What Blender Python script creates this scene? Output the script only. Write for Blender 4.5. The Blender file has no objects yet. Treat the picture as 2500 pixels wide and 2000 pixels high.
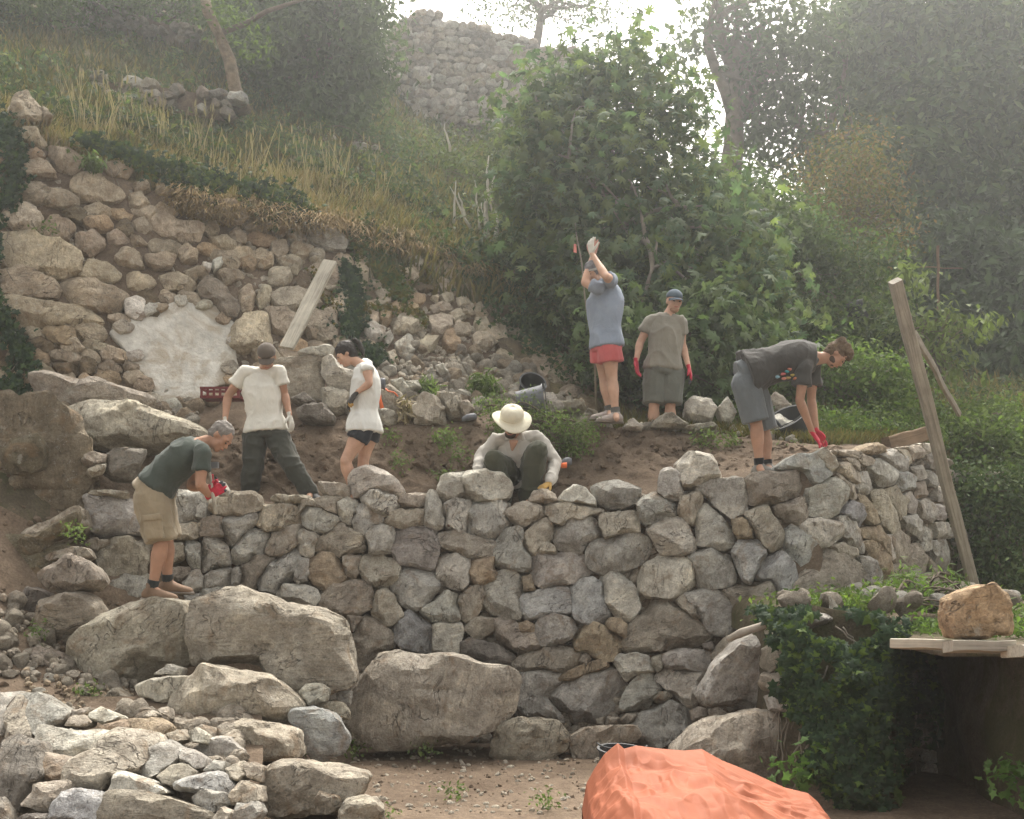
import bpy, math, random
import numpy as np
from mathutils import Vector, Matrix
rng = np.random.default_rng(7)
random.seed(7)
SC = bpy.context.scene
HAZE = 0.0031
COL = SC.collection
# ------------------------------------------------------------ camera, sky, sun, exposure
F = 3018.0; HY = 1390.0; CZ = 1.6          # focal length in photo pixels, eye-level row, eye height
cam = bpy.data.cameras.new('camera'); cam.sensor_width = 36; cam.lens = 36*F/2500
cam.shift_y = (HY-1000)/2500; cam.clip_start = 0.1; cam.clip_end = 2000
camo = bpy.data.objects.new('camera', cam); COL.objects.link(camo)
camo.location = (0, 0, CZ); camo.rotation_euler = (math.radians(90), 0, 0); SC.camera = camo
SUN_EL, SUN_AZ = math.radians(57), math.radians(10)     # azimuth clockwise from +Y: the sun stands behind the trees at the top
world = bpy.data.worlds.new('World'); SC.world = world; world.use_nodes = True
nt = world.node_tree; nt.nodes.clear()
out = nt.nodes.new('ShaderNodeOutputWorld'); bg = nt.nodes.new('ShaderNodeBackground')
sky = nt.nodes.new('ShaderNodeTexSky'); sky.sky_type = 'NISHITA'; sky.sun_disc = False
sky.sun_elevation = SUN_EL; sky.sun_rotation = SUN_AZ; sky.dust_density = 5; sky.air_density = 1.2; sky.ozone_density = 0.6
hs = nt.nodes.new('ShaderNodeHueSaturation'); hs.inputs['Saturation'].default_value = 0.25
mxw = nt.nodes.new('ShaderNodeMix'); mxw.data_type = 'RGBA'; mxw.blend_type = 'MULTIPLY'; mxw.inputs[0].default_value = 1
mxw.inputs[7].default_value = (1.0, 0.945, 0.86, 1)
nt.links.new(sky.outputs[0], hs.inputs['Color']); nt.links.new(hs.outputs[0], mxw.inputs[6])
nt.links.new(mxw.outputs[2], bg.inputs[0]); nt.links.new(bg.outputs[0], out.inputs[0]); bg.inputs[1].default_value = 0.15
sl = bpy.data.lights.new('sun', 'SUN'); sl.energy = 2.1; sl.angle = math.radians(30); sl.color = (1, .97, .91)
so = bpy.data.objects.new('sun', sl); COL.objects.link(so)
sd = Vector((math.sin(SUN_AZ)*math.cos(SUN_EL), math.cos(SUN_AZ)*math.cos(SUN_EL), math.sin(SUN_EL)))
so.rotation_euler = sd.to_track_quat('Z', 'Y').to_euler(); so.location = (0, 0, 40)
SC.view_settings.view_transform = 'Standard'; SC.view_settings.look = 'None'
SC.view_settings.gamma = 1; SC.view_settings.exposure = 1.36; SC.view_settings.use_curve_mapping = False
cy = SC.cycles; cy.max_bounces = 6; cy.diffuse_bounces = 3; cy.glossy_bounces = 2; cy.transmission_bounces = 4
cy.transparent_max_bounces = 8; cy.volume_bounces = 1; cy.use_denoising = True; cy.use_adaptive_sampling = True
cy.caustics_reflective = False; cy.caustics_refractive = False

# ------------------------------------------------------------ helpers
def W(px, py, D):
    """photo pixel at distance D -> world point (arrays allowed)"""
    px = np.asarray(px, float); py = np.asarray(py, float); D = np.asarray(D, float)
    return np.stack(np.broadcast_arrays((px-1250)/F*D, D, CZ+(HY-py)/F*D), -1)
_pt = np.random.default_rng(3).permutation(256); _pv = np.random.default_rng(4).random(256)*2-1
def vn(P, s=1.0, seed=0):
    """value noise in [-1,1] at points P (N,3)"""
    P = np.asarray(P, float)*s + seed*17.31
    i = np.floor(P).astype(int); f = P-i; f = f*f*(3-2*f)
    def h(dx, dy, dz):
        return _pv[_pt[(_pt[(_pt[(i[:,0]+dx) & 255]+i[:,1]+dy) & 255]+i[:,2]+dz) & 255]]
    r = 0
    for dx in (0, 1):
        for dy in (0, 1):
            for dz in (0, 1):
                r = r + h(dx, dy, dz)*(f[:,0] if dx else 1-f[:,0])*(f[:,1] if dy else 1-f[:,1])*(f[:,2] if dz else 1-f[:,2])
    return r
def fbm(P, s, seed=0, o=3):
    return sum(vn(P, s*2**k, seed+k)/2**k for k in range(o))
def mesh(name, V, T, smooth=True, tint=None, sharp=None):
    """mesh from vertex array and a face array (triangles or quads); tint = per-vertex colours"""
    V = np.asarray(V, np.float32); T = np.asarray(T, np.int32)
    m = bpy.data.meshes.new(name); k = T.shape[1]
    m.vertices.add(len(V)); m.vertices.foreach_set('co', V.ravel())
    m.loops.add(T.size); m.loops.foreach_set('vertex_index', T.ravel())
    m.polygons.add(len(T)); m.polygons.foreach_set('loop_start', np.arange(len(T), dtype=np.int32)*k)
    m.polygons.foreach_set('loop_total', np.full(len(T), k, np.int32))
    m.polygons.foreach_set('use_smooth', np.full(len(T), smooth))
    m.update(calc_edges=True)
    if tint is not None:
        a = m.color_attributes.new('tint', 'FLOAT_COLOR', 'POINT')
        c = np.ones((len(V), 4), np.float32); c[:, :3] = tint; a.data.foreach_set('color', c.ravel())
    if sharp: m.set_sharp_from_angle(angle=math.radians(sharp))
    return m
def tag(o, label=None, cat=None, group=None, kind=None):
    if label: o['label'] = label
    if cat: o['category'] = cat
    if group: o['group'] = group
    if kind: o['kind'] = kind
    return o
def obj(name, m, mat=None, parent=None, color=None, loc=None, **k):
    o = bpy.data.objects.new(name, m); COL.objects.link(o)
    if mat is not None and len(m.materials) == 0: m.materials.append(mat)
    if loc is not None: o.location = loc
    if parent is not None:
        o.parent = parent; o.location = Vector(o.location)-Vector(parent.location)
    if color is not None: o.color = (*color, 1)
    return tag(o, **k)
def empty(name, loc=(0, 0, 0), **k):
    o = bpy.data.objects.new(name, None); COL.objects.link(o); o.location = tuple(float(v) for v in loc); o.empty_display_size = .1
    return tag(o, **k)
def join(parts):
    Vs, Ts, n = [], [], 0
    for V, T in parts:
        Vs.append(V); Ts.append(np.asarray(T)+n); n += len(V)
    return np.concatenate(Vs), np.concatenate(Ts)
def grid_faces(a, b, wrap=False):
    i = np.arange(a-1)[:, None]; j = np.arange(b if wrap else b-1)[None, :]; j2 = (j+1) % b
    return np.stack([i*b+j, i*b+j2, (i+1)*b+j2, (i+1)*b+j], -1).reshape(-1, 4)
def unit(v):
    v = np.asarray(v, float); return v/max(np.linalg.norm(v), 1e-9)
def loft(rings, n=14, cap=True):
    """rings: list of (centre, u, v) with u, v vectors scaled to the half widths; quads, caps as rounded fans"""
    a = np.linspace(0, 2*math.pi, n, endpoint=False); V = []
    for c, u, v in rings: V.append(np.asarray(c)+np.cos(a)[:, None]*np.asarray(u)+np.sin(a)[:, None]*np.asarray(v))
    V = np.concatenate(V); T = grid_faces(len(rings), n, True)
    if cap:
        k = len(V); V = np.concatenate([V, [rings[0][0]], [rings[-1][0]]])
        j = np.arange(n); j2 = (j+1) % n; b = (len(rings)-1)*n
        T = np.concatenate([T, np.stack([j2, j, np.full(n, k), np.full(n, k)], -1), np.stack([b+j, b+j2, np.full(n, k+1), np.full(n, k+1)], -1)])
    return V, T
def tube(pts, rad, n=8, sq=1.0):
    """tapered tube through points"""
    pts = np.asarray(pts, float); rad = np.broadcast_to(rad, len(pts)); rings = []
    for i, p in enumerate(pts):
        t = unit(pts[min(i+1, len(pts)-1)]-pts[max(i-1, 0)])
        u = unit(np.cross(t, [0, 0, 1.]) if abs(t[2]) < .9 else np.cross(t, [0, 1., 0])); v = np.cross(u, t)
        rings.append((p, u*rad[i], v*rad[i]*sq))
    return loft(rings, n)
def tri(V, T):
    """quads (maybe degenerate) to triangles"""
    T = np.asarray(T); A = T[:, [0, 1, 2]]; B = T[:, [0, 2, 3]]
    B = B[(B[:, 1] != B[:, 2])]
    return V, np.concatenate([A, B])
def tmesh(name, V, T, **k):
    V, T = tri(V, T); return mesh(name, V, T, **k)
_ico = {}
def ico(sub):
    if sub not in _ico:
        import bmesh
        bm = bmesh.new(); bmesh.ops.create_icosphere(bm, subdivisions=sub, radius=1)
        V = np.array([v.co[:] for v in bm.verts]); T = np.array([[v.index for v in f.verts] for f in bm.faces]); bm.free()
        V /= np.linalg.norm(V, axis=1)[:, None]
        _ico[sub] = (V, T)
    return _ico[sub]
def box(c, ax, h):
    """box with centre c, three axes (rows) and half sizes; slightly chamfered"""
    ax = np.array([unit(a) for a in ax]); s = np.array([[x, y, z] for x in (-1, 1) for y in (-1, 1) for z in (-1, 1)], float)
    V = np.asarray(c)+(s*np.asarray(h))@ax
    T = np.array([[0, 1, 3, 2], [4, 6, 7, 5], [0, 4, 5, 1], [2, 3, 7, 6], [0, 2, 6, 4], [1, 5, 7, 3]])
    return V, T
# ------------------------------------------------------------ materials
def mat(name, rough=.85, spec=.3):
    m = bpy.data.materials.new(name); m.use_nodes = True; t = m.node_tree
    b = t.nodes['Principled BSDF']; b.inputs['Roughness'].default_value = rough; b.inputs['Specular IOR Level'].default_value = spec
    return m, t, b
def N(t, kind, **k):
    n = t.nodes.new(kind)
    for a, v in k.items(): setattr(n, a, v)
    return n
def noise(t, vec, scale, detail=4, rough=.6, dist=0, w=None):
    n = N(t, 'ShaderNodeTexNoise'); n.inputs['Scale'].default_value = scale; n.inputs['Detail'].default_value = detail
    n.inputs['Roughness'].default_value = rough; n.inputs['Distortion'].default_value = dist
    if vec: t.links.new(vec, n.inputs['Vector'])
    return n.outputs[0]
def ramp(t, fac, stops):
    r = N(t, 'ShaderNodeValToRGB'); e = r.color_ramp.elements
    while len(e) < len(stops): e.new(.5)
    for x, (p, c) in zip(e, stops):
        x.position = p; x.color = (*c, 1) if len(c) == 3 else c
    t.links.new(fac, r.inputs[0]); return r.outputs[0]
def mix(t, fac, a, b, mode='MIX'):
    m = N(t, 'ShaderNodeMix', data_type='RGBA', blend_type=mode)
    for i, x in ((0, fac), (6, a), (7, b)):
        if isinstance(x, (int, float)): m.inputs[i].default_value = x
        elif isinstance(x, tuple): m.inputs[i].default_value = (*x, 1)
        else: t.links.new(x, m.inputs[i])
    return m.outputs[2]
def math_(t, op, a, b=0):
    m = N(t, 'ShaderNodeMath', operation=op)
    for i, x in enumerate((a, b)):
        if isinstance(x, (int, float)): m.inputs[i].default_value = x
        else: t.links.new(x, m.inputs[i])
    return m.outputs[0]
def mapping(t, vec, scale=(1, 1, 1), rot=(0, 0, 0)):
    m = N(t, 'ShaderNodeMapping'); m.inputs['Scale'].default_value = scale; m.inputs['Rotation'].default_value = rot
    t.links.new(vec, m.inputs[0]); return m.outputs[0]
def bump(t, b, h, strength=.5, dist=.02, prev=None):
    n = N(t, 'ShaderNodeBump'); n.inputs['Strength'].default_value = strength; n.inputs['Distance'].default_value = dist
    t.links.new(h, n.inputs['Height'])
    if prev: t.links.new(prev, n.inputs['Normal'])
    t.links.new(n.outputs[0], b.inputs['Normal']); return n.outputs[0]
def stone_mat():
    m, t, b = mat('stone_surface', .9, .2)
    tc = N(t, 'ShaderNodeTexCoord'); oi = N(t, 'ShaderNodeObjectInfo')
    off = N(t, 'ShaderNodeVectorMath', operation='MULTIPLY_ADD')
    cx = N(t, 'ShaderNodeCombineXYZ'); 
    for i in range(3): t.links.new(oi.outputs['Random'], cx.inputs[i])
    off.inputs[1].default_value = (37, 51, 23); t.links.new(cx.outputs[0], off.inputs[0]); t.links.new(tc.outputs['Object'], off.inputs[2])
    v = off.outputs[0]
    big = noise(t, v, 3.2, 5, .62, .6); mid = noise(t, v, 13, 5, .7); fine = noise(t, v, 70, 4, .75)
    vr = N(t, 'ShaderNodeVectorRotate', rotation_type='EULER_XYZ'); t.links.new(v, vr.inputs[0])
    rs = N(t, 'ShaderNodeVectorMath', operation='SCALE'); t.links.new(cx.outputs[0], rs.inputs[0]); rs.inputs[3].default_value = 1.6
    t.links.new(rs.outputs[0], vr.inputs['Rotation'])
    strata = noise(t, mapping(t, vr.outputs[0], (2.5, 2.5, 16)), 1.6, 6, .65, 1.2)
    base = mix(t, 1, oi.outputs['Color'], ramp(t, big, [(.25, (.58, .54, .5)), (.5, (1, 1, 1)), (.75, (1.42, 1.4, 1.34))]), 'MULTIPLY')
    base = mix(t, 1, base, ramp(t, mid, [(.3, (.68, .66, .64)), (.52, (1, 1, 1)), (.72, (1.3, 1.3, 1.3))]), 'MULTIPLY')
    base = mix(t, 1, base, ramp(t, strata, [(.3, (.86, .84, .81)), (.5, (1, 1, 1)), (.7, (1.1, 1.09, 1.06))]), 'MULTIPLY')
    base = mix(t, .9, base, ramp(t, fine, [(.3, (.66, .66, .66)), (.5, (1, 1, 1)), (.7, (1.34, 1.34, 1.34))]), 'MULTIPLY')
    rust = ramp(t, noise(t, v, 4.5, 4, .6, 1.0), [(.56, (0, 0, 0)), (.72, (1, 1, 1))])
    base = mix(t, math_(t, 'MULTIPLY', rust, .55), base, (.24, .155, .085))
    lich = ramp(t, noise(t, v, 9, 6, .75, .4), [(.6, (0, 0, 0)), (.66, (1, 1, 1))])
    base = mix(t, math_(t, 'MULTIPLY', lich, .45), base, (.40, .39, .34))
    dark = ramp(t, noise(t, v, 22, 5, .8, .8), [(.6, (0, 0, 0)), (.68, (1, 1, 1))])
    base = mix(t, math_(t, 'MULTIPLY', dark, .35), base, (.07, .065, .06))
    cn = noise(t, mapping(t, vr.outputs[0], (1, 1, 2.6)), 2.3, 3, .55, 1.4)
    crk = ramp(t, math_(t, 'ABSOLUTE', math_(t, 'SUBTRACT', cn, .5)), [(.0, (1, 1, 1)), (.012, (0, 0, 0))])
    msk = ramp(t, noise(t, v, 2.6, 2, .5), [(.45, (0, 0, 0)), (.6, (1, 1, 1))]); crk = math_(t, 'MULTIPLY', crk, msk)
    base = mix(t, math_(t, 'MULTIPLY', crk, .6), base, (.06, .048, .038))
    wht = ramp(t, noise(t, v, 30, 3, .8), [(.63, (0, 0, 0)), (.7, (1, 1, 1))]); base = mix(t, math_(t, 'MULTIPLY', wht, .4), base, (.5, .48, .43))
    t.links.new(base, b.inputs['Base Color'])
    h = math_(t, 'ADD', math_(t, 'MULTIPLY', strata, .55), math_(t, 'MULTIPLY', mid, 1.1))
    h = math_(t, 'ADD', h, math_(t, 'MULTIPLY', dark, -.35)); h = math_(t, 'ADD', h, math_(t, 'MULTIPLY', crk, -.6))
    p = bump(t, b, h, .9, .045); bump(t, b, fine, .7, .01, p)
    return m
def soil_mat(name='soil', a=(.125, .092, .066), c=(.20, .153, .112), green=0.0):
    m, t, b = mat(name, .95, .1)
    tc = N(t, 'ShaderNodeTexCoord'); v = tc.outputs['Object']
    big = noise(t, v, .9, 5, .6, .4); mid = noise(t, v, 6, 6, .7); fine = noise(t, v, 45, 4, .8)
    base = ramp(t, big, [(.3, a), (.7, c)])
    base = mix(t, .8, base, ramp(t, mid, [(.3, (.6, .58, .56)), (.55, (1, 1, 1)), (.75, (1.35, 1.33, 1.28))]), 'MULTIPLY')
    base = mix(t, .7, base, ramp(t, fine, [(.32, (.55, .55, .55)), (.5, (1, 1, 1)), (.68, (1.5, 1.5, 1.45))]), 'MULTIPLY')
    if green:
        g = ramp(t, noise(t, v, 1.7, 5, .7, .5), [(.48, (0, 0, 0)), (.6, (1, 1, 1))])
        base = mix(t, math_(t, 'MULTIPLY', g, green), base, (.06, .07, .025))
    t.links.new(base, b.inputs['Base Color'])
    p = bump(t, b, mid, .8, .05); bump(t, b, fine, .7, .012, p)
    return m
def leaf_mat(name, col, trans=.35, rough=.7):
    m, t, b = mat(name, rough, .12)
    a = N(t, 'ShaderNodeAttribute', attribute_name='tint')
    tc = N(t, 'ShaderNodeTexCoord')
    base = mix(t, 1, col, a.outputs['Color'], 'MULTIPLY')
    base = mix(t, .5, base, ramp(t, noise(t, tc.outputs['Object'], 3, 3), [(.3, (.7, .7, .7)), (.7, (1.25, 1.25, 1.2))]), 'MULTIPLY')
    t.links.new(base, b.inputs['Base Color'])
    tr = N(t, 'ShaderNodeBsdfTranslucent'); ms = N(t, 'ShaderNodeMixShader'); ms.inputs[0].default_value = trans
    t.links.new(mix(t, 1, base, (1.5, 1.7, .9), 'MULTIPLY'), tr.inputs[0]); o = t.nodes['Material Output']
    t.links.new(b.outputs[0], ms.inputs[1]); t.links.new(tr.outputs[0], ms.inputs[2]); t.links.new(ms.outputs[0], o.inputs[0])
    return m
def plain(name, col, rough=.8, bs=None, bstr=.3, bd=.004, var=.25, nscale=9, spec=.3):
    m, t, b = mat(name, rough, spec); tc = N(t, 'ShaderNodeTexCoord'); v = tc.outputs['Object']
    base = mix(t, 1, col, ramp(t, noise(t, v, nscale, 5, .65), [(.3, (1-var,)*3), (.7, (1+var,)*3)]), 'MULTIPLY')
    t.links.new(base, b.inputs['Base Color'])
    if bs: bump(t, b, noise(t, v, bs, 4, .7), bstr, bd)
    return m
def wood_mat(name, col, sc=(45, 45, 2.2)):
    m, t, b = mat(name, .85, .2); tc = N(t, 'ShaderNodeTexCoord'); v = tc.outputs['Object']
    g = noise(t, mapping(t, v, sc), 1, 6, .7, .6)
    base = mix(t, 1, col, ramp(t, g, [(.3, (.55, .52, .5)), (.5, (1, 1, 1)), (.7, (1.25, 1.25, 1.22))]), 'MULTIPLY')
    base = mix(t, 1, base, ramp(t, noise(t, v, 4, 5, .7), [(.3, (.75, .75, .75)), (.7, (1.15, 1.15, 1.15))]), 'MULTIPLY')
    t.links.new(base, b.inputs['Base Color']); bump(t, b, g, .5, .004); return m
M = {}
M['stone'] = stone_mat()
M['soil'] = soil_mat('soil', green=0)
M['ground'] = soil_mat('ground_soil', (.13, .098, .072), (.195, .15, .11))
M['hill'] = soil_mat('hill_soil', (.10, .085, .045), (.19, .15, .085), green=.75)
M['moss_rock'] = soil_mat('mossy_rock', (.075, .065, .045), (.15, .12, .085), green=.6)
# ------------------------------------------------------------ terrain: a lofted hillside
def wall_D(px, py):
    px = np.asarray(px, float); py = np.asarray(py, float)
    d = np.interp(px, [0, 250, 700, 1250, 1650, 1900, 2030, 2120, 2220, 2300, 2360], [10.2, 10.6, 11.0, 11.2, 11.0, 10.8, 10.95, 11.6, 12.5, 13.4, 14.2])
    return d+np.clip((1830-py)/3018*11*.13, -.1, .5)
COLS = {  # px: rows of (py, D)
 -900: [(2356,5),(2060,7.4),(1640,9.3),(1450,10),(1100,11.3),(1050,11.6),(1000,12),(950,12.6),(330,13.2),(210,16),(-60,26),(-300,34),(660,80)],
 0:    [(2356,5),(2060,7.4),(1650,9.4),(1450,10.1),(1110,11.1),(1060,11.4),(1000,11.8),(950,12.5),(330,13.2),(230,15.5),(20,24),(-250,34),(680,80)],
 200:  [(2356,5),(2060,7.45),(1690,9.4),(1560,10.4),(1230,11.2),(1200,11.5),(1080,11.9),(960,12.7),(390,13.6),(260,16),(60,24),(-250,34),(680,80)],
 500:  [(2356,5),(2055,7.5),(1740,9.7),(1680,11.0),(1250,11.4),(1225,11.8),(1075,12.35),(990,13.2),(500,14.2),(340,17.2),(110,25),(-200,35),(700,80)],
 800:  [(2356,5),(1985,8.1),(1840,10.7),(1820,11.4),(1262,11.6),(1228,12),(1050,12.6),(930,13.8),(548,15.0),(400,18),(240,25),(-60,36),(760,80)],
 1000: [(2356,5),(1990,8.1),(1830,11),(1820,11.5),(1265,11.65),(1228,12.05),(1045,12.7),(880,14.4),(605,15.6),(460,18.8),(330,26),(170,38),(830,80)],
 1250: [(2356,5),(1990,8.1),(1830,11),(1820,11.6),(1265,11.7),(1230,12.1),(1045,12.8),(900,15),(690,16.7),(540,20),(420,28),(260,38),(880,80)],
 1500: [(2356,5),(1990,8.1),(1830,11),(1820,11.5),(1240,11.6),(1180,12.1),(1045,12.8),(1085,13.3),(850,16.6),(690,21),(520,30),(440,38),(950,80)],
 1750: [(2356,5),(1990,8.1),(1840,10.9),(1820,11.2),(1200,11.5),(1160,12),(1062,12.9),(1040,14),(980,16),(840,21),(620,30),(560,38),(1000,80)],
 2000: [(2356,5),(1990,8.1),(1830,10.7),(1820,11.0),(1140,11.3),(1112,11.7),(1090,12.4),(1075,13.3),(1020,15.5),(920,21),(720,32),(620,40),(1020,80)],
 2200: [(2356,5),(1990,8.1),(1780,12.2),(1700,12.6),(1120,12.9),(1105,13.1),(1085,13.6),(1070,14.2),(1020,16.5),(950,21),(750,32),(640,40),(1030,80)],
 2340: [(2356,5),(1990,8.1),(1760,12.8),(1650,14.0),(1400,14.4),(1270,14.8),(1180,15.1),(1100,15.4),(1020,17.5),(960,21),(780,32),(660,40),(1040,80)],
 2600: [(2356,5),(1990,8.1),(1780,12.8),(1650,14.0),(1430,14.4),(1300,14.8),(1200,15.1),(1110,15.4),(1010,18),(960,21),(790,32),(660,40),(660,80)],
 3600: [(2356,5),(1990,8.1),(1780,12.8),(1650,14.0),(1430,14.4),(1300,14.8),(1200,15.1),(1110,15.4),(1010,18),(960,21),(790,32),(660,40),(660,80)],
}
_cp = np.array(sorted(COLS)); _cv = np.array([COLS[k] for k in sorted(COLS)], float)   # (ncol, 13, 2)
def surf(px, t):
    """hillside point under photo column px at row parameter t (0..12)"""
    px = np.asarray(px, float); t = np.asarray(t, float); px, t = np.broadcast_arrays(px, t); px = px.ravel(); t = t.ravel()
    ci = np.clip(np.searchsorted(_cp, px)-1, 0, len(_cp)-2); fx = (px-_cp[ci])/(_cp[ci+1]-_cp[ci]); fx = np.clip(fx, 0, 1)
    ti = np.clip(np.floor(t).astype(int), 0, 11); ft = (t-ti)
    a = _cv[ci, ti]*(1-fx)[:, None]+_cv[ci+1, ti]*fx[:, None]; b = _cv[ci, ti+1]*(1-fx)[:, None]+_cv[ci+1, ti+1]*fx[:, None]
    Pa = W(px, a[:, 0], a[:, 1]); Pb = W(px, b[:, 0], b[:, 1])
    P = Pa*(1-ft)[:, None]+Pb*ft[:, None]
    amp = np.interp(t, [0, 1, 2, 3, 4, 5, 5.5, 6, 7, 8, 9, 10, 12], [.0, .02, .05, .08, .06, .04, .08, .04, .05, .07, .1, .15, .4])
    P[:, 2] += fbm(P, 1.3, 5)*amp*.6
    P[:, 1] += fbm(P, 1.9, 9)*amp*.8
    return P
pxs = np.concatenate([np.linspace(-900, -60, 30), np.linspace(-40, 2540, 420), np.linspace(2560, 3600, 30)])
ts = np.concatenate([np.linspace(0, 2, 40)[:-1], np.linspace(2, 7, 220)[:-1], np.linspace(7, 10, 90)[:-1], np.linspace(10, 12, 20)])
P = surf(pxs[None, :].repeat(len(ts), 0), ts[:, None].repeat(len(pxs), 1))
V = P.reshape(-1, 3)
rowT = ts[:, None].repeat(len(pxs), 1).ravel(); colP = pxs[None, :].repeat(len(ts), 0).ravel()
gk = (rowT < 2.2); V[:, 2] += gk*(fbm(V, 5, 31, 3)*.012-np.abs(vn(V, 9, 8))*.008)
# ploughed look on the cut earth bank
bk = np.exp(-((rowT-5.5)/.45)**2); V[:, 1] += bk*(fbm(V, 6, 3, 4)*.06-np.abs(fbm(V, 13, 6, 2))*.03); V[:, 2] += bk*fbm(V, 11, 4)*.03
m = mesh('hillside', V, grid_faces(len(ts), len(pxs))[:, ::-1])
hill = obj('hillside', m, M['soil'], kind='structure')
m.materials.append(M['hill']); m.materials.append(M['moss_rock'])
mi = np.zeros((len(ts)-1, len(pxs)-1), int)
tr = ts[:-1][:, None]; pr = pxs[:-1][None, :]
tr, pr = np.broadcast_arrays(tr, pr); mi[(tr >= 7.97)] = 1; mi[(tr >= 6.9) & (pr > 1250)] = 1; mi[(tr >= 2) & (pr > 2310)] = 1
mi[(tr > 3.6) & (tr < 6) & (pr < 120)] = 2
m.polygons.foreach_set('material_index', mi.ravel().astype(np.int32))
# flat floor around the camera
n = 120; gx = np.linspace(-1, 1, n); gx = np.sign(gx)*np.abs(gx)**2*60
X, Y = np.meshgrid(gx, gx); V = np.stack([X, Y, np.full_like(X, -.03)], -1).reshape(-1, 3); V[:, 2] += np.where(np.abs(V[:, 1]) > 5, -.25, 0)
gf = mesh('ground', V, grid_faces(n, n)); obj('ground', gf, M['ground'], kind='structure')

# ------------------------------------------------------------ stones
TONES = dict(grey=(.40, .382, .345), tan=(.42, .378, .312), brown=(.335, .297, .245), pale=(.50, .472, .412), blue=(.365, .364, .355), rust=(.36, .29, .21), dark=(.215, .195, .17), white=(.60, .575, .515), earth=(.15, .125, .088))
def polyfun(pts, n=160, soft=.9, grow=1.06):
    pts = np.asarray(pts, float); x, y = pts[:, 0], pts[:, 1]; x2, y2 = np.roll(x, -1), np.roll(y, -1)
    cr = x*y2-x2*y; A = cr.sum()/2
    if abs(A) < 1e-6: c = pts.mean(0)
    else: c = np.array([((x+x2)*cr).sum()/(6*A), ((y+y2)*cr).sum()/(6*A)])
    th = np.linspace(0, 2*math.pi, n, endpoint=False); R = np.zeros(n)
    dx, dy = np.cos(th), np.sin(th)
    for i in range(len(pts)):
        ax, ay = x[i]-c[0], y[i]-c[1]; ex, ey = x2[i]-x[i], y2[i]-y[i]
        den = dx*ey-dy*ex; den = np.where(abs(den) < 1e-9, 1e-9, den)
        s = (ax*ey-ay*ex)/den; u = (ax*dy-ay*dx)/den
        ok = (u >= -1e-6) & (u <= 1+1e-6) & (s > 0) & (abs(den) > 1e-3*math.hypot(ex, ey)); R = np.where(ok & (s > R), s, R)
    R = np.minimum(R, np.hypot(x-c[0], y-c[1]).max())
    R = np.maximum(R, R[R > 0].mean()*.25 if (R > 0).any() else 5)
    k = np.exp(-.5*(np.arange(-12, 13)/soft)**2); k /= k.sum()
    R = np.convolve(np.concatenate([R[-12:], R, R[:12]]), k, 'valid')
    return c, th, R*grow, math.sqrt(abs(A))
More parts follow.
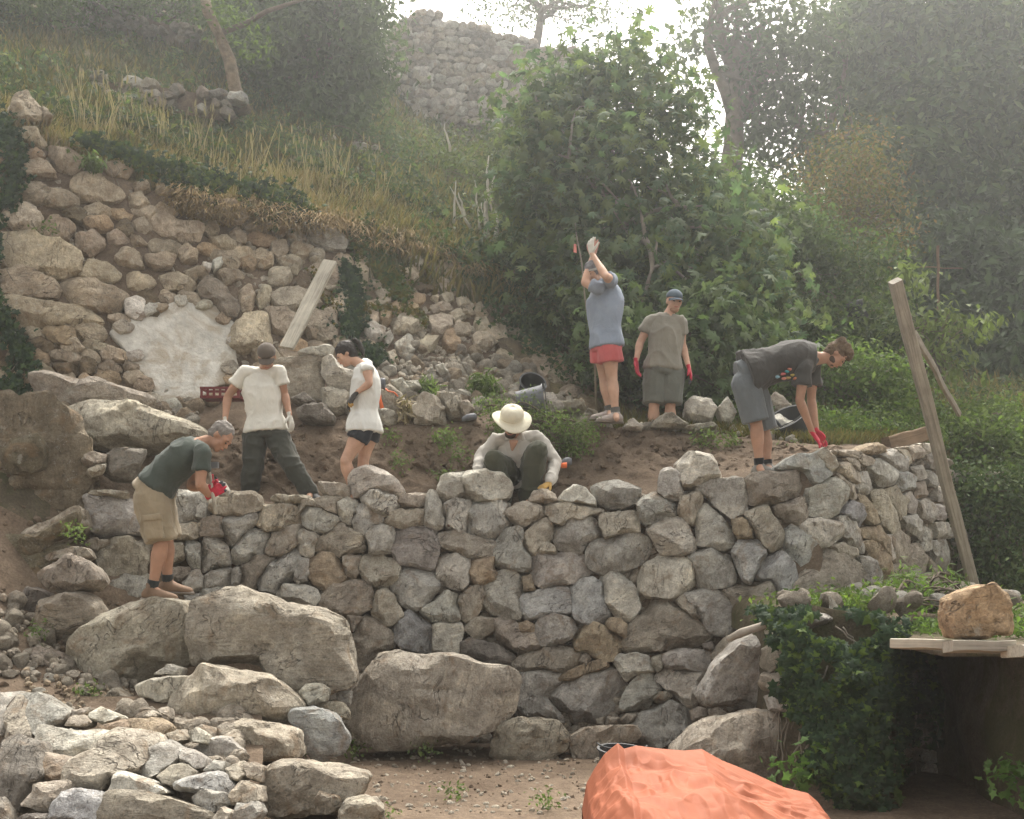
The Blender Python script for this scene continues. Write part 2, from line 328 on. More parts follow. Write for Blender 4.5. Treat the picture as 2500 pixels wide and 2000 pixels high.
def stone_geo(pts, D, front, back, sub=3, p=3.0, cuts=5, seed=0, rough=1.0, nvec=None, Dvar=True, ragged=0, grow=1.06):
    """a stone whose outline is the polygon pts (photo pixels) standing at distance D(px,py)"""
    r = np.random.default_rng(seed+11)
    c, th, R, size = polyfun(pts, grow=grow)
    V, T = ico(sub); V = V.copy()
    # orient: sphere z -> facing axis, x,y -> picture axes
    m_ = (np.hypot(V[:, 0], V[:, 1])**p+np.abs(V[:, 2])**p)**(1/p); Q = V/m_[:, None]
    # broken faces: flat planes that cap the relief (a tilted front face, bold bevels, a few chips); the outline stays
    if cuts:
        fa = r.uniform(0, 6.28); pl_ = [(fa, r.uniform(.03, .25), r.uniform(.5, .7), 0)]
        a0 = r.uniform(0, 6.28); nb = 3+int(r.integers(0, 3))
        for k in range(nb): pl_.append((a0+k*6.28/nb+r.uniform(-.45, .45), r.uniform(.7, 2.1), None, r.uniform(.0, .34)))
        for k in range(max(0, cuts-7)): pl_.append((r.uniform(0, 6.28), r.uniform(.3, 1.2), None, r.uniform(.35, .6)))
        z = Q[:, 2]
        for a, sl_, h0, rim in pl_:
            h = (h0 if h0 is not None else sl_+rim)-sl_*(Q[:, 0]*math.cos(a)+Q[:, 1]*math.sin(a)); z = np.where(z > 0, np.minimum(z, np.maximum(h, .0)), z)
        Q[:, 2] = z
    rho = np.hypot(Q[:, 0], Q[:, 1]); ang = np.arctan2(Q[:, 1], Q[:, 0]) % (2*math.pi)
    if ragged: q_ = np.stack([np.cos(th), np.sin(th), 0*th], 1); R = R*(1+ragged*fbm(q_, 2.6, 3, 4))
    Rr = np.interp(ang, np.append(th, 2*math.pi), np.append(R, R[0]))
    px = c[0]+np.cos(ang)*rho*Rr; py = c[1]+np.sin(ang)*rho*Rr
    Dc = float(D(c[0], c[1])); Dp = D(px, py) if Dvar else np.full(len(px), Dc)
    B = W(px, py, Dp); C0 = W(c[0], c[1], Dc)
    if nvec is None:
        e = 12; tx = W(c[0]+e, c[1], D(c[0]+e, c[1]))-W(c[0]-e, c[1], D(c[0]-e, c[1]))
        tz = W(c[0], c[1]-e, D(c[0], c[1]-e))-W(c[0], c[1]+e, D(c[0], c[1]+e)); nvec = unit(np.cross(tx, tz))
    nvec = np.asarray(nvec)
    z = Q[:, 2]; B = B+nvec*(np.where(z > 0, z*front, z*back))[:, None]
    wsz = size/F*Dc
    rad = B-C0; rl = np.linalg.norm(rad, axis=1)+1e-6; rad /= rl[:, None]
    amp = wsz*.05*rough
    lay = vn(B*np.array([.6, .6, 3.2])@np.array([[1, 0, .3*r.uniform(-1, 1)], [0, 1, 0], [0, 0, 1]]), 2.2/wsz, seed % 97)
    dsp = fbm(B, 2.1/wsz, seed % 89, 3)*amp + lay*amp*.5
    if sub > 3: dsp = dsp-(1-np.abs(vn(B*np.array([1, 1, 1.8]), 4.2/wsz, seed % 61)))**3*wsz*.03*rough+fbm(B, 9/wsz, seed % 53, 3)*wsz*.014*rough
    B = B+rad*dsp[:, None]
    return B, T, C0, wsz
def stone(name, pts, D, tone, parent, front=.12, back=.22, seed=0, sub=3, sharp=27, jitter=.12, **k):
    geo = {a: k.pop(a) for a in ('p', 'cuts', 'rough', 'nvec', 'Dvar', 'grow') if a in k}
    B, T, C0, w = stone_geo(pts, D, front, back, sub=sub, seed=seed, **geo)
    r = np.random.default_rng(seed+5); c = np.array(TONES[tone] if isinstance(tone, str) else tone)
    c = c*(1+r.uniform(-jitter, jitter))*(1+r.uniform(-.02, .02, 3))
    m = mesh(name, B-C0, T[:, ::-1], sharp=sharp)
    return obj(name, m, M['stone'], parent, tuple(c), Vector(C0), **k)
def polys(txt, ox, oy, s):
    """'tone: x,y x,y ...' lines in crop coordinates -> [(tone, pts)]"""
    res = []
    for ln in txt.strip().splitlines():
        for it in ln.split(';'):
            it = it.strip()
            if not it: continue
            tone, rest = it.split(':'); q = [tuple(map(float, a.split(','))) for a in rest.split()]
            res.append((tone.strip(), np.array([(ox+a/s, oy+b/s) for a, b in q])))
    return res
SA = 1533/800; SD = 1098/700; SE = 1634/900; SF = 1971/800
# --- the new dry-stone wall, traced stone by stone
MAIN = polys("""
pale:293,130 320,95 390,80 450,95 520,150 548,195 525,215 440,195 380,195 345,225 315,225 295,190
pale:345,225 385,192 450,193 505,215 528,260 495,305 440,308 385,275 355,250
brown:150,150 215,148 290,165 292,215 240,220 170,205 155,180
brown:525,225 575,203 650,205 655,250 620,270 545,262 522,245
tan:460,330 515,285 580,272 642,285 640,350 570,368 500,360 460,348
grey:670,195 700,195 722,250 735,290 733,360 700,380 655,378 640,355 648,280 655,220
pale:702,175 722,130 770,112 830,108 822,150 828,210 790,240 740,250 712,225
white:820,130 850,105 920,97 1000,115 1045,150 1057,190 1035,230 960,245 880,240 830,215 818,170
pale:735,260 790,230 850,238 862,260 850,330 835,395 800,395 740,360
grey:870,245 950,240 1050,250 1035,285 1045,340 1010,390 970,415 900,412 840,395 850,330 860,270
tan:1035,280 1075,245 1150,243 1200,270 1212,315 1160,345 1105,362 1060,340 1040,310
tan:1205,265 1250,245 1340,248 1400,265 1485,285 1480,298 1420,305 1370,335 1290,357 1240,335 1210,300
white:1270,230 1340,160 1400,185 1440,225 1448,262 1370,250 1280,245
tan:1135,235 1160,190 1215,185 1255,205 1265,235 1220,248 1150,245
grey:240,235 285,222 330,235 345,265 310,300 300,350 260,335 237,290
grey:312,270 345,255 400,275 455,315 450,345 400,350 375,380 365,415 330,395 308,340
grey:65,300 95,270 160,280 235,315 250,335 220,355 185,385 130,395 85,360
brown:130,235 185,215 265,222 240,260 235,300 190,290 145,270
tan:65,240 110,225 150,240 140,270 95,270 65,300 40,330 45,290
brown:135,455 185,380 230,345 270,345 330,380 372,440 370,475 300,490 245,500 190,480 150,475
grey:375,400 400,350 450,350 500,370 505,400 490,480 440,492 385,480
grey:500,420 540,375 600,362 680,375 708,405 705,480 695,555 670,568 600,550 530,540 495,490
tan:712,395 780,385 860,400 970,430 965,490 920,512 850,505 790,480 715,450
pale:45,395 75,372 130,385 150,405 130,450 125,490 95,502 60,480 48,440
grey:970,440 1020,390 1070,373 1110,385 1115,420 1120,470 1150,505 1148,570 1100,578 1020,560 970,540
tan:1118,400 1150,350 1215,328 1248,350 1245,420 1200,450 1165,497 1125,470 1115,430
tan:1180,485 1200,440 1230,432 1258,455 1262,485
grey:1250,370 1330,335 1420,318 1460,345 1470,400 1410,440 1380,478 1310,485 1260,460 1250,410
rust:100,555 120,510 170,485 230,500 265,550 300,600 280,620 210,650 180,672 125,630 110,600
brown:265,500 300,487 350,495 345,540 335,580 320,605 285,590 262,545
tan:340,530 370,490 430,485 495,510 535,550 520,600 465,645 410,640 360,600 337,570
grey:60,500 95,510 100,560 95,610 60,625 35,610 45,560
grey:500,600 530,555 570,545 650,575 705,600 712,660 680,690 640,735 590,750 520,710 495,660
pale:702,510 750,492 800,495 855,520 848,570 850,630 820,655 750,640 705,620 700,560
rust:850,560 870,520 920,508 965,508 970,560 1000,575 985,600 930,640 885,645 855,610
grey:920,640 960,590 1010,568 1060,572 1105,605 1100,680 1095,740 1085,790 1030,790 960,775 920,735
grey:1150,520 1200,485 1290,482 1380,490 1415,510 1415,570 1380,610 1290,635 1200,648 1155,620 1150,570
rust:1105,590 1145,580 1155,620 1165,655 1110,662
brown:130,720 180,670 230,625 330,603 385,605 402,680 395,740 340,770 270,770 180,755
tan:395,720 430,660 470,650 500,680 520,720 545,770 520,810 480,830 430,800 400,760
grey:625,745 680,710 740,660 800,675 805,740 815,800 740,810 690,805 640,775
brown:808,680 850,640 910,635 925,670 915,740 870,790 835,802 810,770 803,720
blue:1095,700 1110,670 1200,655 1320,640 1330,700 1325,765 1220,775 1130,797 1090,770
blue:1325,650 1370,610 1440,600 1480,630 1500,700 1520,780 1480,815 1410,820 1350,790 1328,720
blue:505,830 530,780 570,750 620,780 680,830 685,880 675,950 610,945 530,925 505,880
pale:685,820 740,810 810,808 825,850 810,900 800,955 730,955 682,940
brown:820,840 850,790 900,782 960,790 965,850 900,890 880,885 860,865
dark:812,905 850,875 930,895 1000,915 1070,970 1050,1000 960,1000 880,985 810,960
brown:970,800 1010,790 1080,805 1100,850 1150,850 1185,915 1140,950 1090,950 1000,900 970,860
rust:1085,805 1130,798 1160,815 1155,850 1100,850
grey:1160,830 1180,785 1250,770 1330,785 1362,840 1340,880 1290,905 1200,915 1165,880
brown:1050,1000 1120,950 1200,925 1290,905 1380,950 1375,1000 1320,1040 1200,1035 1080,1030
brown:1370,975 1400,945 1425,975 1405,1005 1375,1000
brown:310,900 340,800 370,780 420,790 500,870 505,920 430,945 360,1020 340,1030 315,960
grey:1050,1035 1150,1030 1300,1035 1315,1080 1240,1130 1225,1170 1290,1230 1310,1270 1220,1260 1100,1230 1055,1190 1060,1100
grey:1225,1150 1300,1100 1380,1050 1500,1020 1560,1030 1590,1070 1580,1130 1565,1180 1570,1220 1500,1235 1440,1290 1340,1270 1370,1240 1290,1215
brown:280,770 320,775 355,780 330,820 310,850
""", 700, 1100, SA)+polys("""
grey:85,175 140,150 210,140 270,170 315,185 310,215 280,255 230,285 150,275 100,230
tan:130,310 180,290 290,288 308,320 305,385 220,390 150,410 130,360
grey:65,480 100,430 200,390 300,385 350,410 367,440 345,520 300,550 180,578 100,570 65,530
pale:125,620 140,590 210,578 270,620 305,680 322,740 265,800 215,790 170,740 130,670
rust:0,880 35,835 100,812 180,840 235,885 220,930 180,985 110,975 60,945 15,945
rust:-70,1075 -50,1045 0,1020 60,1000 130,978 165,1010 150,1025 80,1040 0,1075
grey:290,240 330,215 400,203 450,225 478,280 480,310 410,335 340,358 310,330
grey:400,120 420,85 460,80 500,120 510,200 515,235 480,240 430,225 400,200
pale:470,70 540,18 650,20 670,70 685,125 640,150 560,175 520,185 500,130
tan:490,280 510,215 545,200 590,195 608,230 590,280 560,350 520,330 495,305
grey:575,190 650,150 750,135 795,140 805,180 820,240 815,290 740,325 700,300 640,230 600,215
brown:795,150 830,125 950,105 1040,88 1080,120 1090,180 1040,220 950,250 880,262 820,255 810,200
grey:578,360 590,290 625,255 670,300 740,370 757,400 755,450 700,475 640,465 580,450
pale:340,380 370,345 430,325 510,318 540,360 575,450 560,480 480,490 410,490 370,420
rust:740,325 790,320 830,350 840,410 770,418 740,370
tan:800,300 860,275 910,265 940,320 985,390 980,440 920,480 890,450 850,400 830,350 795,310
brown:925,265 1000,240 1040,228 1075,290 1078,340 1060,370 1000,330 940,305
blue:990,370 1020,348 1070,370 1115,430 1120,490 1080,550 1040,570 1010,500 980,430
blue:740,480 775,425 840,418 890,440 910,490 870,560 830,630 790,610 760,540
blue:850,590 890,510 940,475 980,478 1020,540 1035,600 1020,670 985,700 940,650 910,610 860,610
grey:535,490 570,475 650,470 730,490 755,550 765,620 700,650 620,650 580,630 560,570
pale:300,600 330,540 400,500 500,493 545,520 565,600 560,640 500,680 460,705 350,690 305,660
brown:705,655 760,635 850,615 920,620 970,700 995,760 940,780 850,820 800,810 760,740
grey:530,680 600,655 660,652 740,700 760,770 765,830 700,868 640,850 600,790 565,730
brown:475,700 530,672 570,730 600,790 560,790 500,730
brown:235,920 260,820 310,770 400,680 450,700 540,770 640,850 640,870 600,900 500,935 350,945 260,945
rust:145,810 170,785 220,785 250,815 245,875 200,855 160,835
pale:180,980 220,955 300,950 355,965 380,1040 330,1040 290,1050 250,1080 200,1010
brown:365,970 415,955 420,1020 395,1040 370,1010
grey:425,950 500,930 640,935 642,1000 620,1030 520,1022 425,1020
dark:605,905 650,895 660,930 640,940 610,930
grey:220,1180 250,1110 310,1050 370,1040 390,1080 420,1110 380,1160 350,1200 260,1222 222,1215
pale:378,1080 420,1025 520,1020 620,1035 600,1080 585,1140 570,1205 530,1195 480,1150 430,1105
brown:372,1160 400,1130 440,1128 465,1150 430,1175 390,1182
grey:270,1270 300,1240 400,1190 450,1170 520,1200 550,1250 575,1290 560,1320 480,1350 400,1395 350,1398 300,1360 275,1310
brown:650,950 680,900 740,860 800,840 850,835 780,890 700,960 655,1000
brown:545,1220 580,1200 620,1210 630,1260 590,1275 560,1265
brown:630,1215 680,1205 725,1235 700,1265 640,1265
grey:560,1280 640,1270 650,1290 600,1300
brown:215,1260 250,1230 300,1235 280,1275 225,1280
brown:110,1255 150,1245 140,1285 105,1285
tan:160,1245 215,1250 210,1280 150,1285
dark:250,1300 290,1320 300,1370 260,1370
""", 1400, 1100, SA)+polys("""
grey:265,460 330,430 390,415 412,460 405,510 370,560 330,580 270,560 262,500
blue:130,395 200,340 290,325 330,350 335,415 290,450 265,450 240,400 190,385
tan:300,330 330,300 370,340 375,385 350,405 325,370
tan:375,310 430,315 510,340 520,360 480,375 440,345 390,335
rust:455,320 500,295 530,283 560,320 510,332
tan:385,365 420,350 450,400 455,440 420,430 395,400
tan:400,345 430,335 460,370 455,395 430,380
grey:445,410 480,395 500,440 495,480 465,480 450,450
tan:375,400 400,420 440,450 455,490 430,505 400,470
blue:410,530 430,505 465,530 480,570 460,610 420,590 400,555
rust:455,480 490,490 510,540 525,590 500,600 470,550
pale:245,600 270,580 340,575 390,600 395,640 350,680 290,690 260,650
grey:385,570 420,565 450,620 472,680 465,710 430,690 400,650 380,600
brown:360,680 400,668 440,690 450,720 410,730 375,710
rust:465,615 530,600 560,660 575,740 550,720 520,670 475,650
grey:510,350 560,350 600,400 595,440 545,460 520,420 500,380
tan:500,470 540,465 580,520 615,590 615,625 580,635 545,600 520,540
grey:530,330 590,310 635,340 640,390 600,395 560,350
tan:600,310 650,315 660,360 635,370
blue:595,400 640,390 670,420 665,460 620,470 600,440
tan:550,465 600,450 640,500 645,560 610,580 580,520
rust:470,670 510,655 560,700 580,780 570,830 540,800 500,720
grey:450,720 500,720 540,770 545,840 510,860 480,800
brown:575,640 620,620 655,660 650,740 600,750 580,700
pale:555,640 580,635 595,700 590,740 570,700
grey:620,570 680,560 700,620 690,660 640,610
grey:640,480 665,470 680,520 680,560 650,550
grey:660,380 700,370 710,420 680,430
brown:670,440 710,430 715,490 680,500
grey:685,510 710,500 745,520 760,570 740,590 700,570
brown:645,680 680,670 715,730 700,800 650,770
grey:700,600 735,630 740,690 700,700
brown:700,700 750,760 770,800 740,790
brown:580,750 640,750 650,800 620,840 585,830
grey:640,780 680,770 710,830 715,870 670,870
brown:700,790 740,780 770,850 765,900 720,880
grey:735,660 790,655 800,730 790,780 755,750
brown:480,870 520,850 620,880 690,960 600,990 520,940
brown:190,850 250,770 330,690 380,700 480,780 490,830 450,900 440,950 370,945 330,930 200,940 180,900
grey:720,320 760,330 770,390 735,380;pale:700,285 735,290 745,320 715,330;grey:715,390 750,400 760,450 725,450;grey:760,450 790,460 795,500 760,510;grey:745,520 780,520 790,580 755,580;grey:750,590 800,590 810,650 760,650
tan:640,300 690,295 700,340 660,350
brown:450,880 480,890 500,940 460,950 440,930
brown:545,840 600,830 640,870 560,860
""", 1800, 900, SD)+polys("""
grey:410,230 500,215 600,235 680,260 690,330 690,400 600,400 480,405 430,370 412,300
tan:408,212 430,186 500,188 600,193 600,228 500,213
grey:810,195 880,190 940,205 980,260 980,300 920,335 830,345 805,300
tan:810,355 870,345 935,345 935,400 900,420 810,420
brown:935,330 1000,310 1040,320 1045,400 990,405 935,405
tan:970,240 1010,210 1080,195 1170,190 1220,215 1228,260 1210,290 1120,310 1030,315 980,280
grey:1040,330 1080,305 1200,303 1205,340 1170,380 1130,400 1085,455 1060,420 1045,370
tan:1205,300 1230,260 1290,250 1380,270 1400,300 1390,350 1330,370 1240,385 1205,350
tan:1265,230 1290,210 1380,215 1460,215 1430,245 1340,255
grey:1080,480 1130,400 1170,372 1240,380 1270,400 1265,440 1230,500 1170,520 1110,540 1080,520
tan:1245,470 1275,395 1340,365 1410,350 1410,390 1390,450 1330,490 1260,497
grey:935,470 960,405 1020,410 1060,450 1080,510 1075,545 1000,550 950,575 938,530
grey:870,430 910,422 935,440 935,550 900,550 870,500
brown:805,440 850,435 868,470 860,510 810,525
brown:455,460 520,430 600,420 690,430 695,520 680,580 600,590 510,600 460,540
grey:440,660 480,610 560,590 690,585 690,650 680,690 600,700 500,720 450,690
brown:800,550 890,545 895,580 850,620 800,600
grey:855,620 900,570 935,555 950,600 945,650 900,670 860,650
grey:945,600 985,565 1080,550 1085,590 1070,640 1000,650 950,650
grey:1085,560 1120,545 1130,580 1115,640 1080,645
brown:1130,545 1170,505 1240,495 1285,515 1240,560 1205,610 1195,660 1120,655 1125,600
grey:1205,610 1250,550 1330,490 1380,462 1400,500 1395,560 1370,600 1330,640 1290,670 1215,660
grey:1400,500 1445,510 1445,580 1400,625 1375,600 1395,550
pale:1295,670 1340,630 1420,630 1480,650 1500,690 1470,735 1380,710 1300,700
grey:940,650 1000,642 1070,650 1010,700 940,715;grey:860,680 945,675 940,720 900,760;pale:1180,665 1240,668 1280,690 1200,690
brown:400,425 440,415 510,425 500,465 430,475 390,450
tan:385,30 440,10 500,25 490,60 430,75 395,55;tan:405,95 450,70 495,65 480,110 430,130;dark:500,30 560,0 680,5 660,60 620,130 520,125 485,90
""", 0, 1100, SA)
wall = empty('dry_stone_wall', W(1250, 1830, 11.3), label='new dry-stone retaining wall of grey boulders that the people are building across the slope', cat='wall')
for i, (tone, pts) in enumerate(MAIN):
    w = np.ptp(pts[:, 0]); h = np.ptp(pts[:, 1]); s = min(w, h)/F*11
    cxp = pts[:, 0].mean()
    dd = .0
    if cxp > 1990: fr = .06+s*.25
    else: fr = .1+s*.5
    D = lambda a, b: wall_D(a, b)+fr*.9
    rnd = tone in ('blue', 'pale', 'white')
    stone('stone', pts, D, tone, wall, front=fr, back=.1+s*.5, seed=100+i, sub=4 if s > .11 else 3, p=3.6 if rnd else 5.5, cuts=7 if rnd else 11, rough=.8 if rnd else 1.1)
# chinking stones packed behind and between the face stones
def scatter_stones(name, centres, sizes, tones, parent, variants, seed, kind_join=None):
    """copies of a few stone meshes: single objects, or one joined part"""
    r = np.random.default_rng(seed)
    if kind_join:
        parts = []; V0, T0 = variants
        for c, s in zip(centres, sizes):
            k = r.integers(len(V0)); q = Matrix.Rotation(r.uniform(0, 6.28), 3, Vector(r.normal(size=3)).normalized())
            parts.append(((V0[k]*s)@np.array(q)+c, T0))
        V, T = join(parts); o = obj(name, mesh(name, V, T, sharp=38), M['stone'], parent, TONES[tones[0]], kind=kind_join); 
        if parent: o.location = -Vector(parent.location)
        return [o]
    res = []
    for c, s in zip(centres, sizes):
        o = bpy.data.objects.new(name, variants[r.integers(len(variants))]); COL.objects.link(o)
        q = Matrix.Rotation(r.uniform(0, 6.28), 3, Vector(r.normal(size=3)).normalized())
        o.rotation_euler = q.to_euler(); o.scale = np.asarray(s)*np.ones(3)
        o.parent = parent; o.location = Vector(c)-Vector(parent.location if parent else (0, 0, 0))
        t_ = np.array(TONES[tones[r.integers(len(tones))]])*(1+r.uniform(-.15, .15)); o.color = (*t_, 1); res.append(o)
    return res
def rock_variant(seed, sub=2, flat=.65, cuts=9):
    r = np.random.default_rng(seed); V, T = ico(sub); V = V.copy()
    V *= np.array([1, r.uniform(.65, .95), r.uniform(flat-.15, flat+.15)])
    for _ in range(cuts):
        n_ = unit(r.normal(size=3)); d = r.uniform(.45, .75); V -= n_*np.maximum(0, V@n_-d)[:, None]
    V += V*(fbm(V, 2.2, seed, 2)*.09)[:, None]; return V/np.abs(V).max(), T
RV = [rock_variant(s) for s in range(10)]; RVm = [mesh('rock', v, t_, sharp=32) for v, t_ in RV]
for m_ in RVm: m_.materials.append(M['stone'])
RV3 = [mesh('rock', *rock_variant(s+40, 3), sharp=32) for s in range(8)]
for m_ in RV3: m_.materials.append(M['stone'])
RVj = ([v for v, _ in RV], RV[0][1])
RL = [rock_variant(s+80, 1, .7, 4) for s in range(8)]; RLj = ([v for v, _ in RL], RL[0][1])
cc, ss = [], []
for px in np.arange(230, 2330, 22):
    top = np.interp(px, [220, 700, 1250, 1900, 2030, 2300], [1230, 1240, 1250, 1150, 1120, 1110]); bot = np.interp(px, [220, 850, 1500, 1900, 2300], [1480, 1800, 1800, 1700, 1550])
    for py in np.arange(top+22, bot, 22):
        a, b = px+rng.uniform(-8, 8), py+rng.uniform(-8, 8); cc.append(W(a, b, wall_D(a, b)+.3)); ss.append(rng.uniform(.05, .08))
scatter_stones('chinking_stones', cc, ss, ['brown'], wall, RVj, 5, 'stuff')
# --- boulders at the foot of the wall and in front of it: things of their own
BO = [
 ('tan', 9.75, .45, .5, 'A', '345,1000 350,900 390,840 500,790 620,720 740,705 870,715 905,780 910,1000 830,1010 720,1040 660,1100 600,1135 420,1150 345,1110', 'huge grey-brown boulder the stooping man in khaki shorts stands on'),
 ('tan', 9.55, .5, .55, 'A', '905,800 930,720 1070,645 1120,650 1330,720 1480,745 1600,790 1645,850 1625,920 1670,1040 1660,1090 1560,1140 1420,1130 1330,1080 1230,1020 1080,990 960,1010 920,1025 908,950', 'huge angular boulder right of the one the stooping man stands on'),
 ('tan', 9.0, .35, .4, 'A', '790,1190 820,1120 900,1060 965,1010 1100,1030 1250,1060 1330,1110 1425,1195 1400,1230 1340,1275 1180,1270 1020,1310 980,1320 900,1290 800,1240', 'broad triangular boulder lying below the huge angular boulder'),
 ('pale', 9.1, .14, .2, 'A', '635,1100 700,1070 800,1060 900,1055 850,1110 800,1170 740,1175 650,1150', 'pale pointed rock wedged under the boulder the man stands on'),
 ('tan', 8.6, .3, .35, 'A', '980,1345 1040,1285 1130,1265 1300,1280 1390,1320 1410,1400 1400,1430 1300,1450 1200,1460 1150,1445 1060,1350', 'rounded brown boulder lying below the broad triangular boulder'),
 ('pale', 9.3, .12, .15, 'A', '1400,1130 1430,1095 1500,1092 1540,1110 1533,1170 1460,1190 1405,1165', 'small rounded pale cobble between the angular boulder and the blue-grey rock'),
 ('blue', 9.0, .2, .25, 'B', '5,1220 40,1205 150,1200 200,1220 250,1260 290,1350 275,1410 180,1445 120,1440 70,1380 30,1290', 'blue-grey angular rock at the left end of the largest block'),
 ('grey', 9.8, .08, .1, 'B', '230,1130 305,1125 300,1195 240,1180', 'small square grey stone wedged against the left side of the largest block'),
 ('tan', 9.4, .1, .15, 'B', '105,1190 170,1175 260,1180 295,1220 290,1260 240,1250 190,1210', 'flat brown stone resting on top of the blue-grey rock'),
 ('tan', 10.3, .4, .6, 'B', '300,1180 310,1120 360,1040 430,950 520,932 640,945 800,960 920,1000 1040,1010 1060,1060 1070,1150 1060,1240 970,1310 860,1330 800,1370 640,1370 520,1385 380,1380 310,1300', 'largest orange-brown block set in the ground at the foot of the wall centre'),
 ('brown', 10.3, .25, .3, 'B', '960,1420 975,1320 1020,1270 1090,1245 1180,1245 1260,1265 1320,1330 1320,1400 1290,1420 1190,1470 1090,1475 1000,1450', 'smooth brown boulder half sunk in soil right of the largest block'),
 ('brown', 10.4, .22, .3, 'B', '1320,1380 1330,1330 1400,1295 1500,1285 1640,1290 1655,1340 1625,1370 1530,1370 1490,1440 1440,1480 1380,1470 1330,1420', 'brown boulder behind the black bucket at the foot of the wall'),
 ('grey', 9.9, .35, .5, 'C', '590,1150 620,1080 680,980 770,900 860,860 960,850 980,950 960,1010 925,1130 920,1200 800,1215 680,1200 620,1190', 'tall rounded grey boulder beside the ivy at the right end of the wall foot'),
 ('brown', 9.3, .5, .6, 'C', '480,1410 560,1340 680,1270 820,1225 950,1220 1050,1300 1110,1500 1100,1720 1000,1780 850,1700 640,1650 480,1560', 'long low brown slab of rock behind the orange tarpaulin'),
 ('brown', 7.7, .25, .3, 'A', '1225,1490 1290,1458 1420,1460 1533,1475 1640,1490 1700,1500 1740,1520 1720,1560 1690,1600 1640,1690 1500,1700 1300,1725 1230,1700 1225,1600', 'flat-faced brown block at the bottom edge, right of the low rough wall'),
 ('brown', 7.6, .12, .15, 'B', '125,1640 160,1590 250,1610 270,1660 200,1700 140,1690', 'small brown rock leaning on the flat-faced block at the bottom edge'),
 ('brown', 7.4, .15, .2, 'B', '240,1700 280,1640 360,1615 420,1635 455,1680 440,1760 240,1760', 'rounded brown rock cut by the bottom edge in the bare soil'),
 ('grey', 8.3, .15, .2, 'A', '900,1400 980,1350 1070,1345 1140,1400 1155,1440 1110,1490 980,1460 930,1430', 'grey rock with a split face behind the flat-faced block'),
 ('brown', 10.0, .2, .3, 'A', '190,580 250,530 330,490 400,520 460,560 490,610 440,650 350,665 260,665 200,620', 'dark angular rock left of the stooping man\'s feet'),
 ('brown', 9.9, .25, .3, 'A', '170,770 200,700 260,680 360,668 430,680 480,740 480,790 430,800 340,860 280,875 190,860 165,820', 'squarish brown boulder below the dark angular rock on the left'),
 ('brown', 9.7, .2, .3, 'A', '100,950 200,910 310,960 300,1060 180,1080 100,1000', 'soil-covered rock at the left margin below the squarish boulder'),
 ('brown', 10.1, .2, .3, 'A', '0,840 90,820 160,900 100,960 0,950', 'soil-covered rock touching the left edge of the view'),
 ('dark', 10.2, .2, .3, 'A', '65,760 140,640 220,660 250,700 170,780 80,800', 'dark mossy rock left of the squarish brown boulder'),
 ('brown', 10.6, .3, .5, 'A', '75,420 140,370 260,330 380,260 400,350 250,460 100,530 75,480', 'sloping bedrock ledge under the mossy cliff at the left'),
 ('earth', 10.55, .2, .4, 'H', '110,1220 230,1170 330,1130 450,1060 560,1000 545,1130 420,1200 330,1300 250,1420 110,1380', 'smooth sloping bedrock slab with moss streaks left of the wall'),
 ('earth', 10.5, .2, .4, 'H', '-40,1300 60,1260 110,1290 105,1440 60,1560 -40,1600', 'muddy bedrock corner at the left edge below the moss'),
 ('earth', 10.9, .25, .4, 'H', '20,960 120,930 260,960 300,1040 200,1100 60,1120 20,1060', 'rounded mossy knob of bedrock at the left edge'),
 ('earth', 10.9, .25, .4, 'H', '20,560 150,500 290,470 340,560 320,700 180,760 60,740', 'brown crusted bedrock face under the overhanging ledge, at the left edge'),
 ('tan', 10.5, .12, .2, 'A', '215,500 270,470 360,450 420,460 440,500 400,520 330,490 250,525', 'flat rust-stained rock behind the dark angular rock'),
 ('brown', 9.2, .12, .2, 'A', '430,1180 600,1160 720,1180 640,1220 500,1210', 'flat brown slab lying under the huge boulder on the left'),
 ('brown', 9.3, .12, .2, 'A', '470,1160 540,1110 600,1150 590,1170', 'small dark wedge of rock beside the green weed on the left'),
 ('pale', 9.3, .12, .2, 'A', '720,1050 790,1000 860,1020 850,1055', 'pale chipped rock between the two huge boulders'),
]
BO += [
 ('rust', 9.9, .15, .2, 'G', '1990,1440 2000,1380 2060,1330 2110,1300 2100,1300', None)][:0]
CROP = {'A': (0, 1100, SA), 'B': (700, 1100, SA), 'C': (1400, 1100, SA), 'D': (1800, 900, SD), 'E': (0, 150, SE), 'F': (700, 500, SF), 'G': (0, 0, 1), 'H': (0, 900, 2.875)}
for i, (tone, D0, fr, bk_, cr, txt, lab) in enumerate(BO):
    pts = polys('x:'+txt, *CROP[cr])[0][1]; s = math.sqrt(np.ptp(pts[:, 0])*np.ptp(pts[:, 1]))
    D = lambda a, b: np.zeros(np.shape(a))+D0+fr*.5
    stone('boulder' if s > 60 else 'loose_rock', pts, D, tone, None, front=fr, back=bk_, seed=700+i, sub=5 if s > 150 else 4, p=4, cuts=15, rough=1.1, grow=1.02,
          nvec=unit([.02, -1, .07]), label=lab, cat='boulder' if s > 60 else 'rock')
